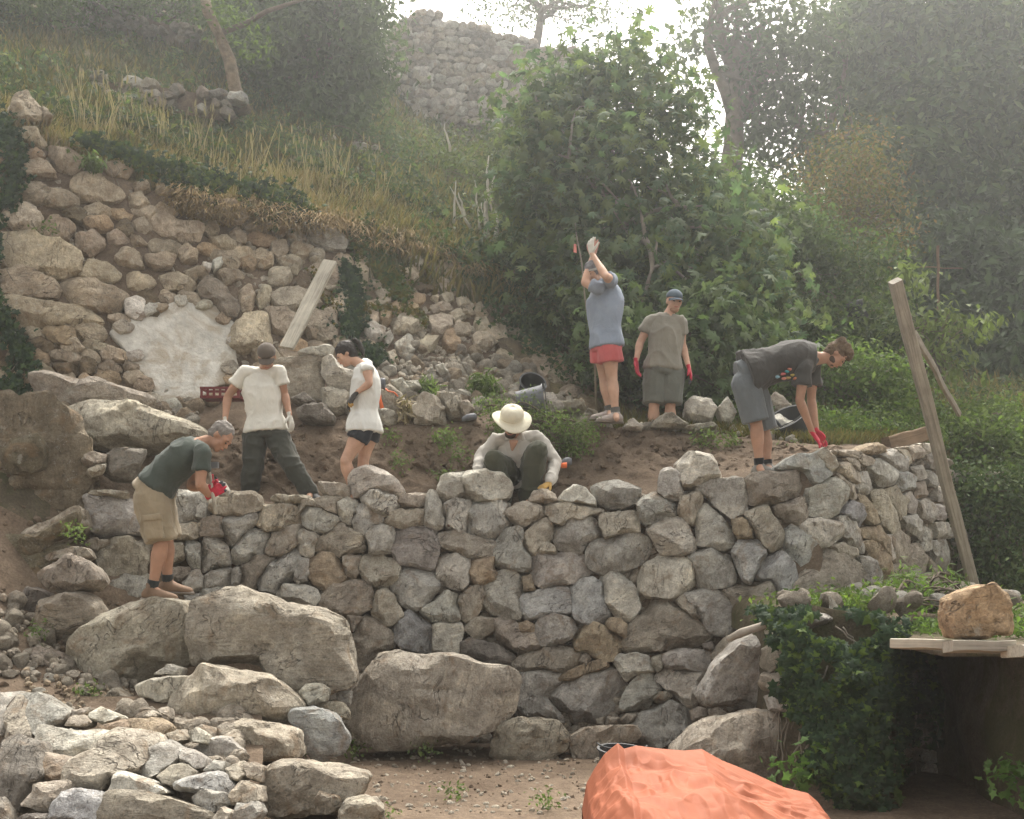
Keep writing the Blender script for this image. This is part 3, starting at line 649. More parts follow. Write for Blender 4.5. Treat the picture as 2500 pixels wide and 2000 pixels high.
# --- the low rough wall at the bottom left
LOW = polys("""
grey:0,1140 80,1132 130,1135 60,1200 40,1330 0,1320;brown:40,1280 60,1200 110,1140 160,1150 130,1240 150,1300 150,1340 80,1355 38,1345
grey:110,1230 115,1150 200,1140 270,1185 330,1225 300,1270 230,1290 200,1340 150,1300
pale:195,1330 210,1290 330,1310 450,1310 560,1320 440,1400 350,1445 240,1420 195,1400
tan:325,1530 350,1460 440,1400 560,1320 730,1330 738,1370 690,1450 650,1500 520,1530 480,1585 380,1580 325,1560
brown:185,1450 230,1420 340,1440 350,1470 320,1530 230,1545 190,1500
dark:0,1460 40,1370 100,1350 190,1370 200,1450 210,1520 160,1560 125,1620 90,1690 40,1670 0,1600
brown:125,1660 170,1570 300,1545 320,1560 290,1620 250,1690 190,1680
blue:255,1740 285,1600 350,1585 470,1600 490,1660 470,1740
pale:500,1640 540,1530 565,1500 700,1540 790,1600 700,1610 560,1600
brown:475,1760 520,1600 560,1590 700,1600 850,1650 990,1700 990,1760
grey:650,1500 700,1440 740,1370 800,1360 845,1400 840,1450 780,1500 720,1530
grey:800,1380 900,1400 965,1440 960,1480 910,1490 850,1460 840,1400
brown:750,1530 800,1480 860,1470 905,1500 890,1530 820,1580 780,1560
blue:830,1560 880,1530 1010,1500 1060,1520 1095,1580 1080,1620 960,1600 840,1590
grey:910,1620 970,1590 1080,1610 1080,1650 1000,1690 920,1660
tan:1075,1620 1130,1550 1220,1570 1225,1640 1150,1650 1090,1660
grey:1090,1700 1120,1650 1210,1640 1225,1690 1190,1740 1100,1740
brown:1150,1480 1190,1460 1240,1480 1225,1550 1160,1530
tan:310,1260 330,1220 440,1200 400,1240;pale:440,1230 480,1205 570,1240 560,1260 480,1280 430,1250;tan:330,1250 400,1240 430,1270 400,1290 310,1290
dark:0,1610 40,1680 50,1740 0,1740;dark:50,1740 130,1700 250,1700 250,1740
pale:885,1320 930,1300 970,1330 960,1370 900,1360
rust:470,1290 600,1260 680,1270 660,1310 500,1320;rust:620,1260 760,1260 800,1290 760,1330 660,1340
tan:680,1240 720,1215 740,1245 700,1260;tan:740,1220 790,1200 790,1250;tan:780,1330 840,1310 880,1350 820,1370
tan:1000,1720 1050,1670 1100,1690 1090,1740 1000,1740;grey:960,1500 1010,1450 1060,1460 1040,1500;tan:1060,1490 1120,1470 1160,1510 1130,1550 1080,1540
""", 0, 1100, SA)
low = empty('rough_stone_wall', W(250, 2000, 7.8), label='low crumbling wall of rough boulders in the bottom left corner', cat='wall')
def low_D(a, b):
    return np.interp(np.asarray(b, float), [1690, 1800, 1900, 2000], [8.9, 8.2, 7.6, 7.3])
for i, (tone, pts) in enumerate(LOW):
    s = min(np.ptp(pts[:, 0]), np.ptp(pts[:, 1]))/F*7.8; D0 = float(low_D(0, pts[:, 1].mean()))
    stone('stone', pts, lambda a, b: D0+.45*(low_D(a, b)-D0)+.02, tone, low, front=.08+s*.4, back=.15+s*.6, seed=900+i, sub=4 if s > .1 else 3, p=4.5, cuts=9, rough=1.1, grow=1.1, nvec=unit([0, -1, .22]))
a = np.linspace(-60, 640, 60); rows = [W(a, np.full(60, b_), low_D(a, np.full(60, b_))+.42) for b_ in np.linspace(2060, 1700, 24)]
V = np.concatenate(rows); V[:, 1] += fbm(V, 4, 8)*.06; obj('wall_core', mesh('wall_core', V-np.array(low.location), grid_faces(24, 60)[:, ::-1]), M['soil']).parent = low
cc = []; ss = []
for _ in range(300):
    a, b = rng.uniform(0, 600), rng.uniform(1730, 2030); cc.append(W(a, b, low_D(a, b)+.42)); ss.append(rng.uniform(.05, .11))
scatter_stones('packing_stones', cc, ss, ['brown'], low, RVj, 6, 'stuff')
# ------------------------------------------------------------ old terrace wall on the left
def old_D(px, py):
    px = np.asarray(px, float); py = np.asarray(py, float); px, py = np.broadcast_arrays(px, py)
    a = _cv[:, 7]; b = _cv[:, 8]
    pa = np.interp(px, _cp, a[:, 0]); da = np.interp(px, _cp, a[:, 1]); pb = np.interp(px, _cp, b[:, 0]); db = np.interp(px, _cp, b[:, 1])
    f = np.clip((pa-py)/np.maximum(pa-pb, 20), -.3, 1.2); return da+(db-da)*f-.06
OLD = polys("""
tan:0,830 40,780 150,790 250,820 340,860 362,900 340,950 260,972 150,950 50,920 0,900
tan:0,930 60,920 180,960 240,980 262,1030 240,1065 150,1060 60,1050 0,1040
tan:20,1080 60,1055 150,1075 260,1090 380,1110 440,1150 450,1175 350,1190 200,1180 100,1190 20,1150
brown:260,1020 300,975 400,985 500,1010 560,1060 545,1095 480,1125 400,1110 320,1080
tan:345,950 380,900 440,890 500,920 530,960 510,985 420,990 350,970
tan:500,880 540,840 590,835 620,880 640,930 570,925 520,905
brown:190,740 220,700 300,710 328,760 300,800 220,800 190,780
pale:5,690 50,650 130,640 190,690 185,770 140,785 60,750 15,710
brown:40,590 100,545 200,560 330,610 345,650 250,660 150,640 60,620
brown:30,450 130,430 200,460 250,520 130,520 60,500
brown:220,380 280,400 340,430 375,480 320,520 250,470 220,430
tan:310,560 350,500 430,520 520,580 540,620 480,640 370,620 320,590
tan:440,470 520,455 590,490 560,520 480,510
tan:370,650 430,640 490,660 490,690 430,700 380,690
tan:570,600 620,590 660,650 620,675 575,640
tan:670,660 720,630 790,680 760,700 700,690
tan:640,690 720,690 800,720 890,740 880,810 790,800 720,780 670,740
tan:865,640 900,615 1000,625 1080,670 1090,710 1050,735 950,720 870,700
tan:780,530 850,520 890,570 850,595 790,570;tan:690,560 740,545 780,580 740,605 690,590
brown:330,790 400,760 460,790 460,840 400,870 340,850
brown:640,870 700,845 770,870 760,920 690,935 650,910
tan:775,840 830,820 870,850 870,890 810,895;tan:920,790 980,780 1040,820 1030,850 950,830
tan:1110,860 1160,835 1210,870 1200,915 1150,920 1115,895;tan:1220,880 1280,865 1335,900 1310,955 1250,920
tan:1190,930 1260,930 1300,970 1250,1010 1190,990
dark:870,1010 900,975 960,985 1010,1040 1060,1090 1040,1150 990,1150 950,1100 880,1050
tan:1055,1020 1110,1000 1130,1050 1115,1105 1070,1110;tan:1130,1060 1160,1000 1205,1020 1190,1080 1150,1105
tan:1190,1060 1250,1020 1320,1010 1400,1050 1440,1090 1350,1120 1230,1110
brown:1170,1110 1250,1110 1340,1150 1350,1200 1280,1230 1210,1200
brown:1335,1150 1400,1115 1480,1130 1510,1200 1460,1250 1380,1230 1350,1190
tan:1000,1200 1100,1130 1165,1120 1200,1200 1200,1270 1080,1300 1010,1290
grey:1365,760 1420,730 1500,760 1530,800 1510,850 1420,830 1370,800
grey:1260,690 1300,690 1320,740 1270,745;grey:1320,720 1365,720 1360,760;tan:1255,760 1330,770 1365,815 1310,820
grey:1360,850 1400,835 1440,870 1430,900 1380,890
brown:1410,990 1450,970 1510,990 1500,1030 1440,1030;brown:1440,1110 1500,1050 1560,1080 1550,1130
tan:560,950 650,950 690,1000 640,1030 570,1010;tan:700,960 780,945 880,1000 830,1030 740,1020;tan:810,930 900,920 920,960 850,980;tan:950,940 1050,930 1080,970 1000,990
brown:470,770 540,760 580,800 520,830 480,810;tan:560,770 620,790 660,820 590,830;tan:590,540 650,540 670,580 600,590
pale:60,170 110,150 180,220 180,270 90,260 40,220;tan:70,310 150,300 210,370 180,390 90,350;pale:180,210 235,260 190,270
""", 0, 150, SE)+polys("""
grey:0,160 60,165 130,230 90,260 20,230;grey:120,150 180,130 280,190 350,240 330,310 230,290 140,230
tan:115,290 180,270 220,310 210,370 150,350;brown:205,470 260,450 320,490 290,530 220,520
tan:250,600 330,560 390,620 400,680 320,690 250,660
brown:85,690 160,650 240,700 320,720 300,820 200,840 130,790
grey:450,760 530,725 580,760 570,820 500,840 460,800;grey:560,790 620,780 640,820 600,870
grey:650,850 720,805 770,840 760,900 700,920 655,890;tan:600,900 650,890 670,960 610,980
tan:775,840 830,810 900,830 890,880 820,910
tan:840,700 920,670 980,700 985,760 920,800 860,780;tan:960,670 1020,655 1075,690 1010,730;tan:970,780 1020,720 1090,740 1100,790 1020,800
brown:860,610 930,600 1000,630 980,660 880,665;brown:1030,630 1090,625 1140,660 1110,685 1040,670
tan:1120,710 1180,695 1220,770 1150,785;tan:1110,800 1200,785 1270,850 1200,880 1130,860
grey:720,330 780,320 820,360 790,400 730,390;grey:540,300 590,290 610,330 560,340
tan:620,690 700,670 780,700 820,760 740,790 640,780
tan:480,600 550,580 620,600 560,650;tan:520,520 620,520 640,590 560,600
tan:910,560 980,530 1010,580 950,610;tan:1010,570 1080,560 1110,610 1030,620;tan:855,570 900,560 900,600
""", 700, 500, SF)
old = empty('old_terrace_wall', W(500, 990, 13.2), label='old earth-packed stone terrace wall standing across the left of the view, plaster patch at its foot', cat='wall')
def inpoly(pt, poly):
    x, y = pt; c = False; j = len(poly)-1
    for i in range(len(poly)):
        if (poly[i][1] > y) != (poly[j][1] > y) and x < (poly[j][0]-poly[i][0])*(y-poly[i][1])/(poly[j][1]-poly[i][1])+poly[i][0]: c = not c
        j = i
    return c
for i, (tone, pts) in enumerate(OLD):
    s = min(np.ptp(pts[:, 0]), np.ptp(pts[:, 1]))/F*13
    c_ = np.array(TONES[tone])*np.array([1.0, .93, .84]) if pts[:, 0].mean() < 640 else np.array(TONES[tone])*np.array([1, .97, .92])
    stone('stone', pts, lambda a, b: old_D(a, b)+.05, tuple(c_), old, front=.10+s*.34, back=.1+s*.4, seed=1200+i, sub=4 if s > .22 else 3, p=4.5, cuts=9, rough=1.25)
# smaller stones between them
PL = polys('x:590,1140 700,1110 820,1075 980,1100 975,1140 1020,1180 1000,1230 1040,1290 1010,1400 900,1470 780,1500 700,1480 650,1400 600,1340 580,1280 500,1210 560,1170', 0, 150, SE)[0][1]
allp = [p_ for _, p_ in OLD]+[PL]
cnt = 0; r_ = np.random.default_rng(21); row = 0; py = 990.
taken = []
while py > 320:
    row += 1; px = r_.uniform(-20, 20)
    big = 1.0
    while px < 1480:
        w = r_.uniform(36, 78)*(1 if px < 800 else .8); h = r_.uniform(24, 42)
        top = np.interp(px, _cp, _cv[:, 8, 0])+12; bot = np.interp(px, _cp, _cv[:, 7, 0])-8
        cxp, cyp = px+w/2, py+r_.uniform(-6, 6)
        if top < cyp-h/3 and cyp+h/3 < bot and not any(inpoly((cxp+dx*w*.28, cyp+dy*h*.2), p_) for p_ in allp for dx, dy in ((0, 0), (-1, 0), (1, 0), (0, -1), (0, 1))) and cnt < 260:
            a = np.linspace(0, 2*math.pi, 8)[:-1]+r_.uniform(0, .8); rr = r_.uniform(.85, 1.2, 7)
            tilt = .22; X_ = np.cos(a)*rr*w*.52; Y_ = np.sin(a)*rr*h*.56+X_*tilt
            pts = np.stack([cxp+X_, cyp+Y_], 1); tone = ['tan', 'brown', 'tan', 'earth', 'rust'][r_.integers(5)]
            stone('stone', pts, lambda a_, b_: old_D(a_, b_)+.04, tuple(np.array(TONES[tone])*np.array([1, .94, .86])), old, front=r_.uniform(.08, .16), back=.15, seed=1500+cnt, sub=3, p=5, cuts=8, rough=1.3); cnt += 1
        px += w*1.02
    py -= 29
for i, (a_, b_) in enumerate([(300, 800), (330, 868), (352, 940), (372, 975), (420, 990), (520, 975), (560, 900), (575, 830), (545, 780), (500, 745), (440, 735), (385, 752), (340, 770)]):
    an = np.linspace(0, 2*math.pi, 8)[:-1]+i; rr = r_.uniform(.8, 1.2, 7); w, h = r_.uniform(30, 52), r_.uniform(22, 34)
    stone('stone', np.stack([a_+np.cos(an)*rr*w*.5, b_+np.sin(an)*rr*h*.5], 1), lambda x_, y_: old_D(x_, y_)-.04, ['tan', 'pale', 'rust'][i % 3], old, front=.07, back=.15, seed=1450+i, sub=3, p=5, cuts=8, rough=1.3)
# plaster
M['plaster'] = plain('old_lime_plaster', (.55, .53, .475), .95, 14, .9, .03, .3, 5)
t_ = M['plaster'].node_tree; b_ = t_.nodes['Principled BSDF']
src = b_.inputs['Base Color'].links[0].from_socket; tc = N(t_, 'ShaderNodeTexCoord')
st = ramp(t_, noise(t_, tc.outputs['Object'], 2.6, 6, .7, .8), [(.46, (0, 0, 0)), (.6, (1, 1, 1))])
t_.links.new(mix(t_, math_(t_, 'MULTIPLY', st, .75), src, (.36, .30, .22)), b_.inputs['Base Color'])
def slab(name, pts, D, front, mtl, parent, seed, tone=(1, 1, 1), **k):
    B, T, C0, w = stone_geo(pts, D, front, .15, sub=5, p=9, cuts=0, rough=.3, seed=seed, ragged=.09)
    return obj(name, mesh(name, B-C0, T[:, ::-1], sharp=40), mtl, parent, tone, Vector(C0), **k)
slab('plaster_patch', PL, lambda a, b: old_D(a, b)+.01, .035, M['plaster'], old, 5)
for k, q in enumerate(['555,1060 600,1040 640,1065 640,1110 600,1140 560,1120', '620,1110 660,1075 705,1075 705,1105 650,1130', '895,890 940,900 930,930 900,915', '945,880 985,865 985,900 950,930']):
    pts = polys('x:'+q, 0, 150, SE)[0][1]
    stone('plaster_chunk', pts, lambda a, b: old_D(a, b)-.05, 'white', old, front=.07, back=.1, seed=1300+k)
# the big ledges and loose blocks at the foot of the old wall
LED = [
 ('tan', 12.3, .5, .7, 'E', '150,1420 250,1410 400,1420 550,1450 700,1500 600,1570 450,1560 300,1620 220,1640 170,1570', 'pale layered ledge of rock under the plastered part of the old wall, upper of two'),
 ('tan', 11.7, .45, .9, 'E', '290,1580 400,1510 500,1500 650,1540 800,1590 900,1630 900,1690 700,1725 500,1740 350,1720 300,1650', 'long layered rock ledge overhanging behind the back of the stooping man'),
 ('tan', 13.0, .12, .2, 'P', '920,235 1170,205 1165,300 1160,470 1050,460 960,440 925,330', 'upright flat slab of tan stone behind the man in the white T-shirt'),
 ('pale', 13.0, .15, .2, 'P', '1020,205 1080,170 1200,150 1228,160 1215,215 1170,225 1060,220', 'jagged white rock on top of the upright tan slab'),
 ('pale', 12.9, .2, .25, 'P', '1170,230 1225,215 1290,290 1350,300 1345,370 1310,410 1200,400 1165,320', 'rough whitish rock lump left of the woman, below eye level'),
 ('tan', 12.8, .2, .25, 'P', '1160,420 1230,400 1320,420 1310,520 1250,560 1180,520', 'rough brown lump of rubble beside the woman\'s hip'),
 ('dark', 12.6, .15, .2, 'F', '15,1170 60,1150 110,1135 190,1200 130,1215', 'dark flat rock between the man in white and the woman, upper one'),
 ('dark', 12.5, .18, .25, 'F', '60,1240 130,1215 220,1205 290,1270 280,1310 180,1315 90,1300', 'dark flat rock between the man in white and the woman, lower one'),
 ('pale', 12.7, .15, .25, 'F', '555,1230 650,1250 660,1310 600,1350 570,1330', 'smooth pale block just right of the woman'),
 ('brown', 12.9, .2, .35, 'F', '545,1120 620,1110 690,1140 720,1200 710,1350 640,1340 560,1240', 'brown earthy mound of rock under the orange strap'),
 ('tan', 12.8, .25, .35, 'F', '905,1150 950,1125 1040,1150 1060,1200 1050,1290 980,1300 940,1210', 'pale broken boulder in the middle of the terrace rubble'),
 ('tan', 12.7, .22, .3, 'F', '760,1220 830,1145 900,1160 950,1230 960,1330 860,1330 780,1320', 'pale split boulder with a brown underside on the terrace edge'),
 ('brown', 12.75, .15, .25, 'F', '1030,1190 1090,1180 1145,1250 1080,1290', 'brown wedge of rock to the right of the pale broken boulder'),
 ('pale', 13.3, .12, .2, 'F', '620,1060 700,1050 740,1110 700,1150', 'white angular rock above the orange strap'),
 ('pale', 13.4, .12, .2, 'F', '700,1070 790,1060 810,1110 740,1140', 'white angular rock beside a tuft of grass above the terrace'),
 ('white', 13.9, .1, .15, 'F', '845,1000 880,980 895,1030 860,1050', 'small white stone standing upright in the rubble slope'),
 ('white', 13.9, .1, .15, 'F', '890,970 940,960 975,1010 930,1030', 'white lens-shaped stone in the rubble slope'),
 ('pale', 12.9, .2, .3, 'F', '1530,1150 1600,1145 1660,1220 1660,1270 1550,1270', 'pale boulder behind the rim of the fallen bucket'),
 ('tan', 13.0, .2, .3, 'F', '1650,1190 1780,1180 1795,1240 1700,1260', 'flat-topped tan boulder above the leafy weeds'),
 ('tan', 12.9, .12, .2, 'F', '1800,1225 1870,1250 1870,1310', 'small tan rock at the heel of the man with raised arms'),
 ('pale', 13.0, .2, .25, 'G', '1672,990 1690,972 1735,975 1745,1000 1735,1030 1690,1032 1672,1015', 'rounded cream boulder right of the man in the grey T-shirt'),
 ('pale', 13.1, .12, .2, 'G', '1750,1000 1775,970 1795,1010 1785,1032 1760,1030', 'pointed cream rock beside the rounded cream boulder'),
 ('tan', 12.7, .15, .2, 'G', '1587,1043 1600,1025 1625,1010 1660,1020 1678,1040 1640,1046', 'grey and tan rock in front of the feet of the man in the grey T-shirt'),
 ('pale', 12.7, .1, .15, 'G', '1518,1046 1545,1024 1570,1040 1566,1050', 'low pale rock right of the white shoe'),
 ('pale', 12.75, .1, .2, 'G', '1664,1042 1700,1036 1740,1034 1752,1044 1700,1052', 'flat pale rock on the terrace lip'),
 ('white', 13.0, .15, .3, 'G', '1868,1020 1905,1012 1945,1045 1970,1072 1920,1078 1876,1062', 'tilted pale slab behind the legs of the man in the dark T-shirt'),
 ('tan', 13.6, .15, .25, 'G', '1872,985 1890,962 1915,975 1932,1000 1928,1025 1895,1018', 'stack of tan rock behind the thigh of the man in the dark T-shirt'),
]
CROP['P'] = (300, 780, 2.3955)
for i, (tone, D0, fr, bk_, cr, txt, lab) in enumerate(LED):
    pts = polys('x:'+txt, *CROP[cr])[0][1]; s = math.sqrt(np.ptp(pts[:, 0])*np.ptp(pts[:, 1]))
    stone('boulder' if s > 70 else 'loose_rock', pts, lambda a, b: np.zeros(np.shape(a))+D0+fr*.4, tone, None, front=fr, back=bk_, seed=1800+i, sub=5 if s > 150 else 4, p=3.4, cuts=11, rough=1.2, grow=1.04,
          nvec=unit([0, -1, .2]), label=lab, cat='boulder' if s > 70 else 'rock')
# mossy bedrock at the left edge
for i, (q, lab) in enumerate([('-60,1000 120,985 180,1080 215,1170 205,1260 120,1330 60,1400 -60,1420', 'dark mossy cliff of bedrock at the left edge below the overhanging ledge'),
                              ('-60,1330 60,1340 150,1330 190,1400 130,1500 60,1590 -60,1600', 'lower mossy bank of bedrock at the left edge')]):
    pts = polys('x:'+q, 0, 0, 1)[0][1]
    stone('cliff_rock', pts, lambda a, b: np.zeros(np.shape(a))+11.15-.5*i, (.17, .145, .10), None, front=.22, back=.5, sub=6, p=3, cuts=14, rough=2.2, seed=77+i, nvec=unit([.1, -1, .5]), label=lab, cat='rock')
pts = polys('x:560,950 600,960 622,1000 615,1030 570,1035 545,1015 540,975', *CROP['P'])[0][1]
stone('loose_rock', pts, lambda a, b: np.zeros(np.shape(a))+10.95, 'white', None, front=.08, back=.1, seed=1901, sub=4, cuts=9, label='small white rock behind the stooping man\'s red gloves', cat='rock')
# rubble on the terrace
def rub(name, label, n, pxr, tr_, sz, tones, seed, nj=0):
    r = np.random.default_rng(seed); a = r.uniform(*pxr, n+nj); t = r.uniform(*tr_, n+nj); c = surf(a, t); s = r.uniform(sz[0], sz[1], n+nj)*r.uniform(.6, 1, n+nj)
    c[:, 2] += s*.3; root = empty(name, c.mean(0), label=label, cat='rubble')
    scatter_stones('stone', c[:n], s[:n], tones, root, RVm, seed)
    if nj: scatter_stones('stone_chips', c[n:], s[n:]*.45, [tones[0]], root, RVj, seed+1, 'stuff')
    return root
rub('rubble_heap', 'wide heap of broken stones behind the man in the sun hat', 300, (850, 1500), (6.12, 7.1), (.05, .15), ['tan', 'pale', 'tan', 'rust', 'brown'], 31, 500)
rub('rubble_heap', 'rubble and plaster crumbs piled at the foot of the white plaster patch', 110, (90, 480), (6.4, 7.05), (.04, .13), ['tan', 'rust', 'pale'], 32, 300)
rub('rubble_heap', 'scattered stones at the feet of the man in the grey T-shirt', 60, (1480, 1960), (6.0, 6.6), (.05, .13), ['pale', 'tan', 'tan'], 33, 80)
rub('rubble_heap', 'loose stones and pink earth crumbs between the boulders and the low rough wall', 60, (60, 420), (1.35, 2.1), (.03, .09), ['rust', 'tan', 'pale'], 34, 420)
rub('rubble_heap', 'stones washed out on the dirt slope at the left edge', 60, (-20, 330), (2.0, 3.0), (.04, .14), ['brown', 'tan', 'brown'], 35, 200)
c = surf(rng.uniform(700, 1500, 320), rng.uniform(1.0, 2.0, 320)); scatter_stones('gravel', c, rng.uniform(.008, .03, 320), ['tan'], None, RVj, 36, 'stuff')
def clods(name, n_, pxr, tr_, sz, seed, mtl):
    r = np.random.default_rng(seed); c = surf(r.uniform(*pxr, n_), r.uniform(*tr_, n_)); o = scatter_stones(name, c, r.uniform(sz[0], sz[1], n_)*r.uniform(.4, 1, n_)**2, ['earth'], None, RLj, seed, 'stuff')[0]; o.data.materials.clear(); o.data.materials.append(mtl)
clods('soil_clods', 1500, (560, 1960), (5.02, 6.3), (.015, .06), 91, M['soil']); clods('soil_clods', 700, (-20, 420), (1.6, 6.0), (.015, .06), 92, M['soil']); clods('soil_clods', 700, (620, 1500), (1.0, 2.0), (.008, .028), 93, M['ground'])
r = np.random.default_rng(94); a = r.uniform(-10, 1300, 2600); b = r.uniform(0, 1, 2600); tp_ = np.interp(a, _cp, _cv[:, 8, 0])+15; bt_ = np.interp(a, _cp, _cv[:, 7, 0]); b = tp_+(bt_-tp_)*b
scatter_stones('packing_stones', W(a, b, old_D(a, b)+.12), r.uniform(.03, .085, 2600), ['tan'], old, RLj, 95, 'stuff')
# far ruined wall on the skyline and remains of upper terraces
def rough_wall(name, label, quads, rw, rh, seed, tones, front=.12, limit=300):
    """quads: list of (pxL, topL, botL, DL, pxR, topR, botR, DR) faces filled with stones in courses"""
    r = np.random.default_rng(seed); q0 = quads[0]; root = empty(name, W((q0[0]+q0[4])/2, (q0[2]+q0[6])/2, (q0[3]+q0[7])/2), label=label, cat='wall'); k = 0
    for (a, ta, ba, Da, b, tb, bb, Db) in quads:
        ii = np.linspace(0, 1, 24); P1 = W(a+(b-a)*ii, ta+(tb-ta)*ii+4, Da+(Db-Da)*ii+.1); P2 = W(a+(b-a)*ii, ba+(bb-ba)*ii+8, Da+(Db-Da)*ii+.1)
        off = np.array([0, 1.4, 0]); V = np.concatenate([P2, P1, P1+off, P2+off]); Vn = V.copy(); Vn[:, 1] += vn(V, 1.3, seed)*.1
        obj('wall_core', mesh('wall_core', Vn-np.array(root.location), grid_faces(4, 24)[:, ::-1]), M['soil'], None).parent = root
        wpx = abs(b-a); hpx = max(ba-ta, bb-tb); y = 0; 
        while y < hpx:
            x = r.uniform(-rw/2, 0)
            hh = rh*r.uniform(.8, 1.25)
            while x < wpx:
                w = rw*r.uniform(.6, 1.4); f = np.clip((x+w/2)/wpx, 0, 1); top = ta+(tb-ta)*f; bot = ba+(bb-ba)*f; cyp = bot-y-hh/2
                if cyp > top-hh*.2 and k < limit and not (name == 'terrace_wall' and limit < 91 and r.random() < .3):
                    an = np.linspace(0, 2*math.pi, 8)[:-1]+r.uniform(0, .9); rr = r.uniform(.82, 1.12, 7)
                    pts = np.stack([min(a, b)+x+w/2+np.cos(an)*rr*w*.58, cyp+np.sin(an)*rr*hh*.62+r.uniform(-.1, .1)*hh], 1)
                    stone('stone', pts, lambda p_, q_: Da+(Db-Da)*np.clip((np.asarray(p_, float)-a)/(b-a), 0, 1), tones[r.integers(len(tones))], root, front=front*r.uniform(.6, 1.3), back=.2, seed=seed*100+k, sub=3, p=5.5, cuts=8, rough=1.2); k += 1
                x += w
            y += hh
    return root
rough_wall('ruined_wall', 'tall ruined stone wall standing on the skyline in the smoke', [(1019, 28, 290, 29, 1400, 130, 330, 31), (930, 95, 330, 31.5, 1019, 28, 290, 29)], 30, 18, 51, ['brown', 'brown', 'dark', 'grey'], .14)
rough_wall('terrace_wall', 'broken upper terrace wall near the top left corner', [(170, 0, 60, 23.5, 470, 70, 110, 23)], 24, 15, 52, ['grey', 'brown', 'dark'], .15, 90)
rough_wall('terrace_wall', 'low mossy terrace wall half hidden in grass above the old wall', [(230, 190, 240, 17.5, 560, 235, 290, 17.5)], 36, 20, 53, ['grey', 'brown', 'dark'], .15, 60)
rough_wall('terrace_wall', 'low broken terrace wall in front of the smoke, left of the dead stems', [(690, 300, 345, 20, 960, 375, 410, 20)], 30, 18, 54, ['grey', 'brown'], .15, 60)
# wall stones beyond the right end of the new wall
rough_wall('terrace_wall', 'shaded overgrown stone wall behind the leaning beam at the right', [(2335, 1150, 1480, 14.4, 2480, 1180, 1480, 14.3)], 58, 40, 55, ['brown', 'grey', 'dark'], .15, 60)

# ------------------------------------------------------------ objects lying about
M['wood_grey'] = wood_mat('weathered_wood', (.34, .31, .26)); M['wood_pale'] = wood_mat('pale_plank', (.44, .41, .34)); M['wood_brown'] = wood_mat('brown_wood', (.2, .14, .09))
def beam(name, p0, p1, w, h, mtl, up=(0, -1, 0), parent=None, wob=.004, **k):
    """sawn timber from p0 to p1"""
    p0, p1 = np.asarray(p0, float), np.asarray(p1, float); ax = unit(p1-p0); u = unit(np.cross(ax, up)); v = np.cross(ax, u); L = np.linalg.norm(p1-p0); n_ = 14; rings = []
    sec = [(-1, -.86), (-.86, -1), (.86, -1), (1, -.86), (1, .86), (.86, 1), (-.86, 1), (-1, .86)]; V = []
    for i in range(n_+1):
        c = (i/n_-.5)*L; o_ = wob*np.array([math.sin(i*.9), math.cos(i*.7)]); V += [[s_[0]*w/2+o_[0], s_[1]*h/2+o_[1], c] for s_ in sec]
    V += [[0, 0, -L/2], [0, 0, L/2]]; V = np.array(V); T = grid_faces(n_+1, 8, True); j = np.arange(8); j2 = (j+1) % 8; b = n_*8; e = len(V)-2
    T = np.concatenate([T, np.stack([j2, j, np.full(8, e), np.full(8, e)], -1), np.stack([b+j, b+j2, np.full(8, e+1), np.full(8, e+1)], -1)])
    V, T = tri(V, T); V += np.stack([vn(V, 9, 1), vn(V, 9, 2), 0*V[:, 2]], 1)*.003
    m = mesh(name, V, T, sharp=30); o = obj(name, m, mtl, None, **k)
    R_ = Matrix((u, v, ax)).transposed(); o.rotation_euler = R_.to_euler(); c = Vector((p0+p1)/2); o.location = c
    if parent: o.parent = parent; o.location = c-Vector(parent.location)
    return o
beam('wooden_plank', W(700, 850, 12.6), W(806, 638, 13.1), .04, .155, M['wood_pale'], up=(1, .0, .3), label='pale sawn plank leaning against the old wall behind the man in the white T-shirt', cat='plank')
beam('wooden_beam', W(2186, 686, 10.3), W(2376, 1432, 12.0), .095, .085, M['wood_grey'], up=(0, -1, 0), label='long square grey timber leaning against the right end of the new wall', cat='beam')
beam('wooden_prop', W(2232, 812, 10.9), W(2341, 1012, 13.2), .05, .04, M['wood_grey'], label='thin wooden prop leaning behind the square grey timber', cat='beam')
beam('fallen_beam', W(2165, 1085, 13.3), W(2268, 1058, 13.6), .16, .12, M['wood_brown'], label='short thick brown beam lying on top of the right end of the wall', cat='beam')
beam('fence_post', W(2290, 600, 19), W(2290, 760, 19), .035, .035, M['wood_brown'], label='grey fence post with a crossing rail among the green far behind the beam', cat='post')
pl = bpy.data.objects['fence_post']
beam('rail', W(2235, 651, 19), W(2350, 656, 19.1), .014, .014, M['wood_brown'], parent=pl)
bpy.data.objects['rail'].parent = None
_r = bpy.data.objects['rail']; bpy.context.view_layer.update(); _r.location = Vector((W(2235, 651, 19)+W(2350, 656, 19.1))/2); _w = _r.matrix_basis.copy(); _r.parent = pl; bpy.context.view_layer.update(); _r.matrix_parent_inverse = pl.matrix_world.inverted()
